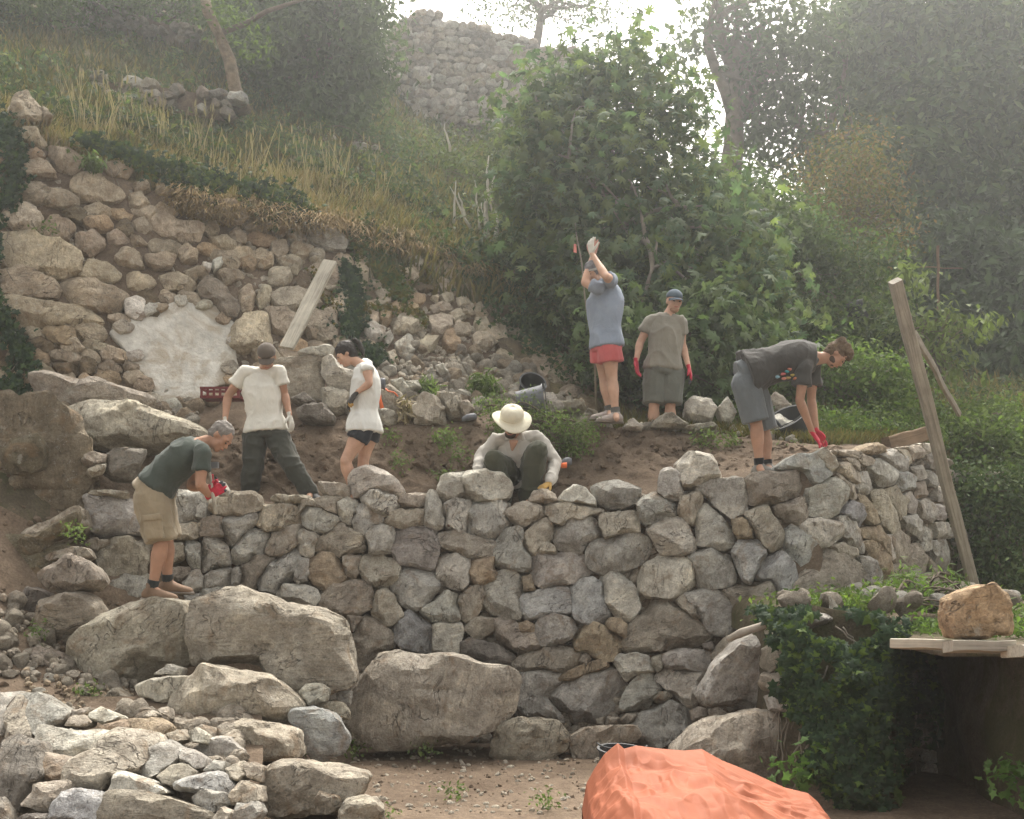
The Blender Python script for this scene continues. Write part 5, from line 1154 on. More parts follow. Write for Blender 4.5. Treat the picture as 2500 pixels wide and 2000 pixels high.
def conv(ox, oy, s, D):
    return lambda u, v, d=0: W(ox+u/s, oy+v/s, D+d)
X3 = np.eye(3)
# --- A: the stooping man with the hammer
c = conv(300, 780, 2.3955, 10.1)
J = dict(head=c(572, 690, 0), neck=c(462, 725, 0), chest=c(385, 775, 0), waist=c(270, 880, 0), pelvis=c(185, 985, 0),
 shL=c(470, 760, .17), elL=c(400, 975, .22), wrL=c(505, 985, .05), shR=c(470, 775, -.17), elR=c(452, 965, -.2), wrR=c(505, 1030, -.08),
 hipL=c(205, 1030, .09), knL=c(255, 1290, .1), anL=c(262, 1540, .16), hipR=c(165, 1040, -.09), knR=c(225, 1310, -.08), anR=c(170, 1578, -.06))
J['toeL'] = np.array(J['anL'])+[.13, -.02, -.06]; J['toeR'] = np.array(J['anR'])+[.13, -.04, -.06]
ro, q, A = person('person', 'stooping man in a dark green T-shirt and khaki cargo shorts holding a hammer', J, 'tan', 1.04, headf=(.62, -.28, -.73), headu=(.78, 0, .62), hs=1.0)
shirt(ro, J, 1.04, cloth_mat('green_tshirt_cloth', (.055, .068, .058), (.09, .1, .085)), .55, .16, .022, seed=3)
hair(ro, q, A, HAIR['grey'], .96)
KH = cloth_mat('khaki_cloth', (.30, .245, .165), (.36, .31, .23))
sh_ = legs(ro, J, 1.05, KH, .93, 'cargo_shorts', .02, .2, .125, .118, seed=4, wr=(.014, 8, (1, 1, .7)))
for k_, (a_, dpt) in enumerate((((J['hipR']+(J['knR']-J['hipR'])*.68)+[.0, -.125, 0], 0),)):
    P_ = [box(a_, ((1, .0, .12), (0, 1, 0), (-.12, 0, 1)), (.07, .018, .085))]; po = remesh('cargo_pocket', P_, .01, 2, KH, ro, (.006, 12, (1, 1, 1), 2))
    P_ = [box(a_+[-.005, -.012, .085], ((1, .0, .12), (0, 1, 0), (-.12, 0, 1)), (.075, .018, .025))]; po = remesh('pocket_flap', P_, .01, 2, KH, ro, (.004, 12, (1, 1, 1), 3))
BOOT = plain('brown_boot_leather', (.20, .13, .085), .8, 30, .4); DSOCK = cloth_mat('dark_sock', (.03, .035, .035))
for s_ in 'LR': shoe(ro, J, s_, BOOT, .32, (1, -.28, -.02), DSOCK, collar=.12)
hL = hand(J['wrL'], np.array([.8, -.55, .25]), (-.2, -.9, .2), (.2, 0, 1), 1.05, .75); hR = hand(J['wrR'], np.array([.75, -.15, .45]), (.0, .9, .2), (-.2, 0, 1), 1.05, .75)
glove(ro, hL, G['red'], G['dark']); glove(ro, hR, G['red'], G['dark'])
hm = empty('hammer', c(520, 1000, -.1), label='lump hammer with a pale wooden handle in the stooping man\'s gloved hands', cat='hammer')
V, T = tube([c(503, 872, -.06), c(512, 930, -.08), c(527, 1030, -.1), c(545, 1140, -.12)], [.013, .013, .015, .019], 10, .75); obj('handle', tmesh('handle', V, T), M['wood_pale']).parent = hm
V, T = box(c(519, 853, -.06), ((1, 0, .02), (0, 1, 0), (-.02, 0, 1)), (.055, .024, .024)); obj('hammer_head', mesh('hammer_head', V, T, smooth=False), plain('steel', (.16, .165, .17), .4)).parent = hm
for o_ in hm.children: o_.location = -hm.location
# --- B: the man in the white T-shirt
c = conv(300, 780, 2.3955, 12.0)
J = dict(head=c(843, 222, -.06), neck=c(822, 305, .0), chest=c(808, 390, .02), waist=c(825, 530, 0), pelvis=c(835, 640, 0),
 shL=c(715, 300, 0), elL=c(612, 455, .05), wrL=c(597, 590, -.05), shR=c(912, 305, 0), elR=c(945, 440, .05), wrR=c(975, 560, -.05),
 hipL=c(775, 680, 0), knL=c(765, 860, -.05), anL=c(725, 1050, 0), hipR=c(895, 680, 0), knR=c(985, 850, -.1), anR=c(1100, 1012, -.1))
ro, q, A = person('person', 'man in a white T-shirt, grey cap and dark work trousers, looking down', J, 'tan', 1.0, headf=(.06, -.72, -.7), headu=(.02, -.7, .72), hs=1.0)
shirt(ro, J, 1.0, cloth_mat('white_tshirt_cloth', (.66, .64, .57), None, .06), .5, .1, .014, .032, seed=5)
legs(ro, J, 1.0, cloth_mat('dark_work_trousers', (.05, .052, .043), (.10, .095, .075)), 1.97, 'trousers', .012, .22, .115, .105, .075, seed=6, wr=(.014, 8, (1, 1, 1.1)))
cap(ro, q, A, cloth_mat('grey_brown_cap_cloth', (.105, .085, .068)), 1.03); hair(ro, q, A, HAIR['dark'], .93)
for s_, dv in (('L', (-.2, -1, 0)), ('R', (.7, -.7, -.15))): shoe(ro, J, s_, plain('dark_shoe', (.04, .04, .04), .7), .28, dv)
glove(ro, hand(J['wrL'], np.array([.1, -.25, -1]), (.8, .3, 0), (0, -1, 0), 1.05, .45), G['white']); glove(ro, hand(J['wrR'], np.array([.25, -.1, -1]), (-.8, .3, 0), (0, -1, 0), 1.05, .45), G['white'])
# --- C: the woman
c = conv(300, 780, 2.3955, 11.7)
J = dict(head=c(1303, 208, 0), neck=c(1392, 262, .0), chest=c(1425, 340, .0), waist=c(1410, 490, 0), pelvis=c(1412, 610, 0),
 shL=c(1425, 268, .14), elL=c(1400, 410, .16), wrL=c(1335, 470, .05), shR=c(1428, 285, -.14), elR=c(1442, 375, -.2), wrR=c(1368, 428, -.18),
 hipL=c(1440, 655, .08), knL=c(1405, 830, .1), anL=c(1415, 1020, .15), hipR=c(1395, 660, -.08), knR=c(1302, 830, -.12), anR=c(1345, 1010, -.05))
ro, q, A = person('person', 'dark-haired woman with a ponytail in a long white sleeveless shirt and black shorts', J, 'fair', .97, True, .93, headf=(-.83, -.22, -.52), headu=(-.5, 0, .86))
shirt(ro, J, 1.0, cloth_mat('white_top_cloth', (.70, .70, .66), None, .05), .12, .0, .024, .018, name='sleeveless_top', seed=8, sr=.07)
pr_ = ell(c(1342, 350, -.02), ((.25, -1, 0), (1, .25, 0), (0, 0, 1)), (.03, .008, .055), 2)
legs(ro, J, 1.0, cloth_mat('black_shorts_cloth', (.025, .028, .035)), .28, 'shorts', .014, .2, .105, .108, seed=9)
hair(ro, q, A, HAIR['dark'], .97, 'pony')
for s_ in 'LR': shoe(ro, J, s_, plain('dark_shoe_b', (.05, .05, .05), .7), .25, (-.7, -.7, 0))
glove(ro, hand(J['wrR'], np.array([-.55, -.1, -.8]), (.6, .6, -.5), (0, 1, .6), .95, .5), G['black'], G['ochre']); glove(ro, hand(J['wrL'], np.array([-.1, -.35, -.9]), (.5, -.4, -.2), (0, -1, .3), .95, .5), G['black'], G['ochre'])
# --- D: the squatting man in the sun hat
c = conv(1120, 930, 5.227, 11.98)
J = dict(head=c(672, 560, -.12), neck=c(720, 700, -.0), chest=c(735, 830, .06), waist=c(760, 1040, .16), pelvis=c(780, 1220, .22),
 shL=c(470, 760, .02), elL=c(300, 960, .05), wrL=c(225, 1230, -.16), shR=c(1000, 720, .02), elR=c(1240, 1040, .0), wrR=c(1165, 1300, -.25),
 hipL=c(690, 1230, .16), knL=c(465, 1010, -.22), anL=c(560, 1500, -.1), hipR=c(880, 1210, .16), knR=c(1000, 905, -.22), anR=c(890, 1500, -.1))
ro, q, A = person('person', 'squatting bearded man in a wide cream sun hat, pale shirt and olive trousers', J, 'tan', .98, headf=(-.12, -.78, -.6), headu=(.06, -.6, .78), hs=1.02)
LIN = cloth_mat('pale_linen', (.50, .475, .43), None, .06)
shirt(ro, J, 1.0, LIN, 1, .05, .028, .01, name='long_sleeved_shirt', full=True, seed=10, sr=.072, wr=(.013, 8, (1, 1, .9)))
for sx in (-1, 1):
    k = np.asarray(J['neck'])+np.array([.062*sx, -.06, .015]); V, T = box(np.zeros(3), ((.35, -.3*sx*0-.2, -.9), (.9, .4, .35), (0, 1, -.2)), (.055, .022, .007)); obj('collar', mesh('collar', V*np.array([sx, 1, 1]), T if sx > 0 else T[:, ::-1]), LIN, ro, None, Vector(k+[0, -.035, -.02]))
V, T = loft([(c(705, 730, -.16), X3[0]*.055, X3[2]*.012), (c(700, 790, -.165), X3[0]*.042, X3[1]*.014), (c(690, 850, -.15), X3[0]*.026, X3[1]*.014), (c(680, 900, -.13), X3[0]*.006, X3[1]*.012)], 10)
remesh('open_neckline', [(V, T)], .008, 1, SK['tan'], ro)
legs(ro, J, 1.0, cloth_mat('olive_trousers_cloth', (.052, .055, .036), (.10, .098, .065)), 1.97, 'trousers', .016, .22, .11, .118, .085, seed=11, wr=(.014, 8, (1, 1, .9)))
beard = remesh('beard', [ell(q(0, .045, -.078), A, np.array([.056, .05, .042])), ell(q(0, .088, -.04), A, np.array([.028, .012, .008]), 2)], .007, 1, plain('beard_hair', (.06, .042, .03), .9, 80, .8, .01), ro)
for s_ in 'LR': shoe(ro, J, s_, plain('dark_shoe_c', (.04, .04, .04), .7), .28, (-.3 if s_ == 'L' else .3, -1, 0))
glove(ro, hand(J['wrR'], np.array([-.55, -.35, -.35]), (-.2, .2, -1), (0, -1, 0), 1.1, .6), G['ochre'], G['dark']); glove(ro, hand(J['wrL'], np.array([.1, -.2, -1]), (.8, .3, 0), (0, -1, 0), 1.05, .5), G['ochre'])
# hat: lathe with a drooping, wavy brim
a_ = np.linspace(0, 2*math.pi, 49)[:-1]; prof = [(.185, -.012), (.18, -.004), (.14, .002), (.112, .008), (.106, .03), (.108, .055), (.104, .085), (.085, .115), (.05, .13), (.0, .133)]
Vh = []
for k, (r_h, z_h) in enumerate(prof):
    for a in a_:
        w = max(0, (r_h-.1)/.085); Vh.append(q(math.cos(a)*r_h, math.sin(a)*r_h*(1.06), z_h+.055+w*(.022*math.sin(2*a+.6)-.012*math.cos(a)*0+.03*max(0, math.cos(a))*w)))
Vh = np.array(Vh); T = grid_faces(len(prof), 48, True); hatc = q(0, 0, .09); m_ = mesh('sun_hat', Vh-hatc, T[:, ::-1]); HATM = cloth_mat('cream_canvas', (.66, .62, .49), None, .06)
ht = obj('sun_hat', m_, HATM, ro, None, Vector(hatc)); sol = ht.modifiers.new('s', 'SOLIDIFY'); sol.thickness = .004
Vh = np.array([q(math.cos(a)*r_h, math.sin(a)*r_h*1.06, z_h+.055) for r_h, z_h in ((.1085, .02), (.1095, .022), (.1105, .045), (.109, .047)) for a in a_]); hb = obj('hat_band', mesh('hat_band', Vh-hatc, grid_faces(4, 48, True)[:, ::-1]), plain('tan_band', (.45, .36, .2), .9)); hb.parent = ht
# --- E: the man with raised arms
c = conv(1380, 560, 3.45, 12.7)
J = dict(head=c(238, 372, 0), neck=c(300, 455, .03), chest=c(340, 560, .03), waist=c(335, 790, .0), pelvis=c(345, 960, 0),
 shL=c(268, 500, -.12), elL=c(165, 450, -.1), wrL=c(230, 225, .02), shR=c(385, 430, -.1), elR=c(340, 395, -.32), wrR=c(225, 205, -.1),
 hipL=c(310, 1010, .07), knL=c(330, 1270, .12), anL=c(375, 1540, .1), hipR=c(370, 1010, -.08), knR=c(395, 1270, -.06), anR=c(425, 1560, -.08))
ro, q, A = person('person', 'man in a blue T-shirt and pink-red shorts with both gloved hands raised overhead', J, 'fair', 1.0, headf=(-.62, -.62, -.35), headu=(-.2, -.15, .95), hs=1.0)
shirt(ro, J, 1.03, cloth_mat('blue_grey_tshirt_cloth', (.235, .275, .34), (.3, .335, .39)), .42, .06, .022, .02, seed=12, sr=.06, wr=(.012, 6.5, (1, 1, .5)))
legs(ro, J, 1.03, cloth_mat('pink_red_cloth', (.50, .115, .115)), .42, 'shorts', .022, .22, .12, .13, seed=13)
SC_ = cloth_mat('patterned_scarf', (.16, .16, .17), (.4, .4, .38), .4)
remesh('headscarf', [ell(q(0, -.02, .045), A, (.087, .104, .09)), ell(q(0, -.085, .0), A, (.06, .05, .06)), ell(q(0, -.12, -.05), A, (.03, .03, .05))], .008, 1, SC_, ro, (.006, 25, (1, 1, 1), 3))
V, T = loft([(q(0, -.01, .028), A[0]*.088, A[1]*.106), (q(0, -.008, .05), A[0]*.0895, A[1]*.107), (q(0, -.008, .052), A[0]*.08, A[1]*.09)], 24); obj('scarf_edge', tmesh('scarf_edge', V-np.array(q(0, 0, .04)), T), cloth_mat('scarf_edge_cloth', (.42, .42, .4)), ro, None, Vector(q(0, 0, .04)))
for s_ in 'LR': shoe(ro, J, s_, plain('pale_trainer', (.36, .31, .28), .8, 30, .4), .29, (-1, -.25, 0), cloth_mat('grey_sock_'+s_, (.11, .11, .1)), collar=.06)
glove(ro, hand(J['wrR'], np.array([-.15, 0, 1]), (.6, .5, 0), (0, -1, 0), 1.1, .5), G['white']); glove(ro, hand(J['wrL'], np.array([.15, 0, 1]), (.3, -.8, 0), (-1, 0, 0), 1.1, .5), gl('pinkish_glove', (.5, .28, .22)))
# --- F: the man in the grey T-shirt
c = conv(1380, 560, 3.45, 13.0)
J = dict(head=c(917, 612, -.01), neck=c(872, 712, .0), chest=c(850, 830, .02), waist=c(835, 1030, 0), pelvis=c(825, 1160, 0),
 shL=c(725, 765, .02), elL=c(630, 955, .05), wrL=c(597, 1110, -.03), shR=c(975, 775, .0), elR=c(985, 970, .05), wrR=c(1040, 1165, -.03),
 hipL=c(760, 1220, 0), knL=c(747, 1500, -.03), anL=c(735, 1790, 0), hipR=c(900, 1220, 0), knR=c(883, 1500, -.03), anR=c(890, 1790, 0))
ro, q, A = person('person', 'man in a grey T-shirt, blue cap, grey shorts and red gloves, arms hanging', J, 'fair', 1.0, headf=(.2, -.96, -.18), headu=(.12, -.15, 1), hs=1.0)
shirt(ro, J, 1.02, cloth_mat('grey_tshirt_cloth', (.235, .22, .18), (.2, .185, .155)), .5, .1, .016, .015, seed=14)
legs(ro, J, 1.02, cloth_mat('grey_green_shorts_cloth', (.125, .13, .11)), .9, 'shorts', .02, .24, .125, .12, seed=15)
cap(ro, q, A, cloth_mat('blue_cap_cloth', (.085, .115, .145)), 1.0); hair(ro, q, A, HAIR['brown'], .9)
remesh('beard', [ell(q(0, .042, -.08), A, np.array([.05, .046, .036]))], .007, 1, plain('stubble', (.30, .17, .105), .9, 80, .8, .005), ro)
for s_ in 'LR': shoe(ro, J, s_, plain('grey_shoe', (.12, .11, .1), .8), .28, (-.2 if s_ == 'L' else .3, -1, 0))
glove(ro, hand(J['wrL'], np.array([.08, -.1, -1]), (.7, -.4, 0), (.3, -1, 0), 1.1, .35), G['red']); glove(ro, hand(J['wrR'], np.array([.25, -.1, -1]), (-.8, .2, 0), (0, -1, 0), 1.1, .45), G['red'], G['dark'])
# --- G: the bending man in the dark T-shirt
c = conv(1740, 780, 4.208, 11.6)
J = dict(head=c(1268, 372, 0), neck=c(1100, 400, .0), chest=c(880, 400, .02), waist=c(600, 470, .0), pelvis=c(350, 560, 0),
 shL=c(1030, 480, .17), elL=c(1012, 830, .2), wrL=c(1068, 1150, .08), shR=c(950, 480, -.17), elR=c(892, 830, -.18), wrR=c(1025, 1165, -.1),
 hipL=c(400, 650, .09), knL=c(535, 1180, .12), anL=c(565, 1510, .1), hipR=c(340, 660, -.09), knR=c(450, 1080, -.08), anR=c(478, 1510, -.06))
ro, q, A = person('person', 'bending man with curly hair in a dark printed T-shirt and grey shorts, red gloves', J, 'tan', 1.04, headf=(.5, -.2, -.84), headu=(.85, 0, .5), hs=1.02)
ts_ = shirt(ro, J, 1.04, cloth_mat('charcoal_tshirt_cloth', (.05, .047, .044), (.075, .07, .065)), .52, .1, .055, .045, seed=16, sr=.085)
legs(ro, J, 1.05, cloth_mat('slate_shorts_cloth', (.13, .145, .155)), .92, 'shorts', .02, .22, .125, .118, seed=17)
hair(ro, q, A, HAIR['brown'], .98, 'curly')
remesh('beard', [ell(q(0, .02, -.058), A, np.array([.064, .06, .042])), ell(q(0, .05, -.082), A, np.array([.036, .034, .026]))], .007, 1, plain('brown_beard', (.075, .05, .035), .9, 80, .8, .01), ro)
for s_ in 'LR': shoe(ro, J, s_, plain('worn_trainer', (.2, .19, .17), .8, 30, .4), .29, (.75, -.65, 0), cloth_mat('black_sock_'+s_, (.015, .015, .016)), collar=.07)
glove(ro, hand(J['wrR'], np.array([.55, -.1, -.8]), (-.5, .3, -.5), (0, 1, 0), 1.12, .3), G['red'], G['dark']); glove(ro, hand(J['wrL'], np.array([.5, -.1, -.8]), (-.5, -.3, -.5), (0, -1, 0), 1.12, .3), G['red'], G['dark'])
for (u_, v_, cl) in ((640, 672, (.2, .33, .4)), (690, 640, (.45, .12, .12)), (710, 690, (.5, .2, .15)), (735, 615, (.06, .25, .27)), (762, 590, (.4, .14, .1)), (790, 650, (.35, .28, .07)), (745, 680, (.3, .2, .08)), (820, 690, (.4, .15, .08))):
    V, T = ell((0, 0, 0), X3, (.022, .012, .013), 2); V += V*(vn(V, 60, int(u_))*.5)[:, None]; obj('printed_patch', mesh('printed_patch', V, T[:, :3]), plain('print_%d' % u_, cl, .9), ro, None, Vector(c(u_+30, v_-80, -.215)))
# ------------------------------------------------------------ vegetation
def shape_leaf(kind):
    if kind == 'oval':
        V = [(0, -1, 0), (.5, -.1, .12), (0, 1, -.1), (-.5, -.1, .12)]; T = [(0, 1, 2), (0, 2, 3)]
    elif kind == 'ivy':
        pr = [(0, -.55), (.5, -.75), (.45, -.2), (.95, .05), (.4, .25), (0, 1), (-.4, .25), (-.95, .05), (-.45, -.2), (-.5, -.75)]
        V = [(0, -.1, .12)]+[(a, b, -.05*(a*a+b*b)) for a, b in pr]; T = [(0, i+1, (i+1) % 10+1) for i in range(10)]
    elif kind == 'fig':
        pr = [(0, -.7), (.45, -.62), (.36, -.22), (.85, -.1), (.92, .12), (.38, .12), (.58, .68), (.42, .78), (.16, .42), (.1, 1), (-.1, 1), (-.16, .42), (-.42, .78), (-.58, .68), (-.38, .12), (-.92, .12), (-.85, -.1), (-.36, -.22), (-.45, -.62)]
        n_ = len(pr); V = [(0, -.05, .12)]+[(a, b, -.22*(a*a+b*b)) for a, b in pr]; T = [(0, i+1, (i+1) % n_+1) for i in range(n_)]
    elif kind == 'long':
        V = [(0, -1, 0), (.16, -.3, .05), (.12, .4, 0), (0, 1, -.15), (-.12, .4, 0), (-.16, -.3, .05)]; T = [(0, 1, 5), (1, 2, 5), (2, 4, 5), (2, 3, 4)]
    return np.array(V, float), np.array(T)
SHP = {k: shape_leaf(k) for k in ('oval', 'ivy', 'fig', 'long')}
def frames(Nr, r, hang=0.0):
    Nr = Nr/np.linalg.norm(Nr, axis=1)[:, None]; a = r.normal(size=Nr.shape); a[:, 2] -= hang*3
    v = a-Nr*(a*Nr).sum(1)[:, None]; v /= np.linalg.norm(v, axis=1)[:, None]; return np.cross(v, Nr), v, Nr
def leaves(C, Nr, S, kind, tint, r, hang=0.0):
    sv, st_ = SHP[kind]; u, v, n_ = frames(Nr, r, hang); S = np.asarray(S)[:, None, None]
    V = C[:, None, :]+S*(sv[None, :, 0:1]*u[:, None, :]+sv[None, :, 1:2]*v[:, None, :]+sv[None, :, 2:3]*n_[:, None, :])
    T = st_[None]+(np.arange(len(C))*len(sv))[:, None, None]
    return V.reshape(-1, 3), T.reshape(-1, 3), np.repeat(tint, len(sv), 0)
def tints(n_, r, var=.3, cols=((1, 1, 1),), P=None):
    c = np.array(cols, float)[r.integers(len(cols), size=n_)]; k = 1+r.uniform(-var, var, n_)
    return c*k[:, None]
LM = dict(fig=leaf_mat('fig_leaf', (.098, .128, .078), .35), oak=leaf_mat('tree_leaf', (.062, .085, .042), .3), dark=leaf_mat('dark_leaf', (.045, .062, .034), .2), ivy=leaf_mat('ivy_leaf', (.028, .047, .028), .12, .7), weed=leaf_mat('weed_leaf', (.115, .155, .06), .35), dry=leaf_mat('dry_grass', (.30, .25, .165), .15, .9), grass=leaf_mat('green_grass', (.10, .10, .055), .2, .9), brown=leaf_mat('reddish_leaf', (.15, .10, .05), .3), lime=leaf_mat('lime_leaf', (.13, .165, .06), .25))
BARK = plain('tree_bark', (.12, .095, .07), .95, 18, .9, .02, .35, 6); BARKP = plain('bark_grey', (.24, .21, .17), .95, 18, .9, .02, .35, 6)
def in_blobs(blobs, n_, r, lo=.35):
    b = np.array(blobs, float); w = b[:, 3]*b[:, 4]; i = r.choice(len(b), n_, p=w/w.sum()); d = r.normal(size=(n_, 3)); d /= np.linalg.norm(d, axis=1)[:, None]
    rad = lo+(1-lo)*r.random(n_)**.6; B = b[i]; c = W(B[:, 0], B[:, 1], B[:, 2]); R = np.stack([B[:, 3]/F*B[:, 2], B[:, 5], B[:, 4]/F*B[:, 2]], 1)
    return c+d*rad[:, None]*R, d
def foliage(parent, blobs, clumps, per, cr_, size, kind, mtl, seed, cols=((1, 1, 1),), var=.3, hang=.25, single=0, up=.5, lo=.35, name='crown'):
    """clumps of leaves spread through blobs; 'single' nearest leaves become objects of their own"""
    r = np.random.default_rng(seed); C0, D0 = in_blobs(blobs, clumps, r, lo); ck = r.uniform(.75, 1.3, clumps)
    C = np.repeat(C0, per, 0)+r.normal(size=(clumps*per, 3))*cr_*np.array([1, 1, .7]); Nr = np.repeat(D0, per, 0)*.7+r.normal(size=C.shape)*.6; Nr[:, 2] += up
    tn = tints(len(C), r, var, cols)*np.repeat(ck, per)[:, None]; S = size*r.uniform(.6, 1.2, len(C))
    px = C[:, 0]/C[:, 1]*F+1250; py = HY-(C[:, 2]-CZ)/C[:, 1]*F
    if single:
        ok = np.where((px > 0) & (px < 2500) & (py > 0) & (py < 2000))[0]; sc_ = S[ok]/C[ok, 1]; dep = C[ok, 1]
        near = ok[np.argsort(dep)[:single]]; sv, st_ = SHP[kind]; base = []
        for k in range(4):
            c_ = tints(1, r, var, cols); m = mesh('leaf', sv*[1, 1, 1+k*.5], st_, tint=np.repeat(c_, len(sv), 0)); m.materials.append(mtl); base.append(m)
        u, v, n_ = frames(Nr[near], r, hang)
        for j, i in enumerate(near):
            o = bpy.data.objects.new('leaf', base[j % 4]); COL.objects.link(o); o.parent = parent; R_ = Matrix((u[j], v[j], n_[j])).transposed().to_4x4()
            o.matrix_basis = Matrix.Translation(Vector(C[i])-Vector(parent.location)) @ R_ @ Matrix.Scale(S[i], 4)
        kk = np.ones(len(C), bool); kk[near] = False; C, Nr, S, tn = C[kk], Nr[kk], S[kk], tn[kk]
    V, T, tt = leaves(C-np.array(parent.location), Nr, S, kind, tn, r, hang)
    o = obj(name, mesh(name, V, T, smooth=False, tint=tt), mtl); o.parent = parent; tag(o, kind='stuff'); return o, C0
def branchy(parent, base, fork, targets, r0, mtl, seed, n_limb=8, twig=.012):
    r = np.random.default_rng(seed); base, fork = np.asarray(base), np.asarray(fork); loc = np.array(parent.location)
    k = np.linspace(0, 1, 7); mid = base+(fork-base)*k[:, None]+np.sin(k*3.1)[:, None]*r.normal(size=3)*.08*np.linalg.norm(fork-base)*.6
    V, T = tube(mid-loc, r0*(1-.45*k), 12); V += (fbm(V, 5/r0*.12, seed)*r0*.12)[:, None]*unit([1, 1, 0]); o = obj('trunk', tmesh('trunk', V, T), mtl); o.parent = parent
    ti = targets[r.choice(len(targets), min(len(targets), n_limb*6), replace=False)]
    for i in range(n_limb):
        e = ti[i]; st_ = mid[-1] if i % 3 else mid[4]; q = np.linspace(0, 1, 9); bow = np.array([0, 0, 1.])*.12*np.linalg.norm(e-st_)+r.normal(size=3)*.1*np.linalg.norm(e-st_)
        L = st_+(e-st_)*q[:, None]+np.sin(q*math.pi)[:, None]*bow+r.normal(size=(9, 3))*.02*np.linalg.norm(e-st_)*np.sin(q*math.pi)[:, None]; parts = [tube(L-loc, np.maximum(r0*.5*(1-q)**.8, twig), 7)]
        for j in range(5):
            e2 = ti[(n_limb+i*5+j) % len(ti)]; s2 = L[2+j]; d2 = e2-s2; dl = np.linalg.norm(d2); mx = .45*np.linalg.norm(e-st_)+.3; e2 = s2+d2/dl*min(dl, mx); q2 = np.linspace(0, 1, 6)
            parts.append(tube(s2+(e2-s2)*q2[:, None]+np.sin(q2*math.pi)[:, None]*r.normal(size=3)*.1*min(dl, mx)-loc, np.maximum(r0*.22*(1-q2), twig*.6), 5))
        V, T = join(parts); o = obj('limb', tmesh('limb', V, T), mtl); o.parent = parent
def tree(name, label, cat, base, fork, r0, blobs, clumps, per, cr_, size, kind, mtl, seed, bark=None, n_limb=8, group=None, **k):
    root = empty(name, W(*base), label=label, cat=cat, group=group); o, C0 = foliage(root, blobs, clumps, per, cr_, size, kind, mtl, seed, **k)
    if r0: branchy(root, W(*base), W(*fork), C0, r0, bark or BARK, seed, n_limb)
    return root
tree('fig_tree', 'large fig tree with broad lobed leaves spreading behind the two men in T-shirts', 'tree', (1560, 1000, 16.3), (1532, 560, 16.2), .12,
 [(1330, 270, 16.6, 80, 90, .8), (1430, 200, 16.6, 80, 80, .7), (1400, 340, 16.5, 120, 120, .9), (1560, 250, 16.6, 110, 110, .9), (1640, 310, 16.6, 80, 70, .8), (1320, 420, 16.2, 90, 130, .8), (1330, 560, 16, 110, 110, .7), (1520, 470, 16, 200, 160, 1.0), (1720, 480, 16.5, 110, 90, .9), (1800, 600, 16, 110, 80, .8), (1500, 690, 15.6, 200, 120, .9), (1700, 620, 15.6, 180, 130, 1), (1650, 800, 15, 190, 120, .7), (1850, 720, 15.5, 130, 110, .7), (1790, 890, 14.8, 150, 100, .6), (1560, 900, 15.0, 120, 90, .4), (1545, 130, 16.6, 55, 70, .5), (1440, 165, 16.5, 45, 60, .4)],
 690, 15, .27, .1, 'fig', LM['fig'], 201, n_limb=14, cols=((1, 1, 1), (.8, .95, .9), (1.15, 1.1, .8)), single=300, bark=BARKP)
tree('fig_shrub', 'low fig branches with bright lobed leaves between the two standing men', 'shrub', (1640, 1010, 14.3), (1640, 930, 14.3), .03,
 [(1530, 850, 14.3, 60, 90, .3), (1700, 900, 14.2, 90, 90, .35), (1740, 790, 14.4, 110, 90, .4), (1480, 760, 14.5, 70, 70, .3)], 90, 12, .2, .1, 'fig', LM['fig'], 202, n_limb=5, cols=((1.2, 1.2, 1), (1, 1.1, .9)))
tree('leafy_tree', 'dense rounded tree left of the ruined wall, right of the leaning bare trunk', 'tree', (820, 420, 22), (800, 250, 22), .16,
 [(740, 130, 22, 150, 150, 1.4), (840, 150, 22, 90, 120, 1.2), (660, 60, 22.5, 130, 90, 1.2), (860, 30, 23, 100, 80, 1.2), (760, 20, 22, 160, 90, 1.2), (800, 280, 21.5, 100, 70, .8)], 560, 34, .3, .085, 'oval', LM['oak'], 203, n_limb=10)
tree('leafy_tree', 'green tree above the top left slope', 'tree', (380, 150, 26), (380, 20, 26), .12, [(430, -60, 24, 160, 90, 1.6), (250, -60, 23, 160, 90, 1.6), (60, -40, 22, 160, 90, 1.6), (560, -20, 24, 120, 80, 1.2), (-120, -60, 21, 160, 120, 1.5)], 420, 34, .3, .07, 'oval', LM['oak'], 204, cols=((1.2, 1.3, .9),))
t_ = empty('leaning_tree', W(592, 262, 18), label='bare leaning trunk rising from the grassy slope to the top edge', cat='tree'); loc = np.array(t_.location)
V, T = tube(np.array([W(597, 275, 18), W(575, 215, 18), W(558, 150, 18), W(535, 90, 18), W(505, 30, 18), W(492, -30, 18)])-loc, [.11, .085, .08, .075, .075, .07], 12); V += (fbm(V, 7, 4)*.018)[:, None]; obj('trunk', tmesh('trunk', V, T), plain('mottled_bark', (.17, .13, .085), .95, 18, 1, .03, .5, 9)).parent = t_
V, T = tube(np.array([W(545, 78, 18), W(600, 58, 18), W(650, 28, 18), W(720, 5, 18), W(800, -20, 18)])-loc, [.045, .04, .035, .025, .015], 9); obj('limb', tmesh('limb', V, T), BARK).parent = t_
foliage(t_, [(560, 40, 18, 60, 40, .5), (610, 110, 18.2, 50, 25, .4)], 30, 16, .15, .045, 'oval', LM['oak'], 205, cols=((1.3, 1.4, .8),))
rt = empty('distant_wood', W(2300, 600, 38), label='far wooded slope closing the view on the right', cat='wood', kind='stuff')
foliage(rt, [(2350, 300, 38, 260, 250, 1.5), (2450, 120, 38, 160, 120, 1.5), (2300, 100, 38, 100, 110, 1.2), (2500, 600, 38, 200, 160, 1.5), (2250, 650, 37, 220, 90, 1.2), (1980, 620, 37, 170, 50, 1)], 900, 34, .7, .2, 'oval', LM['dark'], 230, cols=((1.4, 1.5, 1.3),), lo=0)
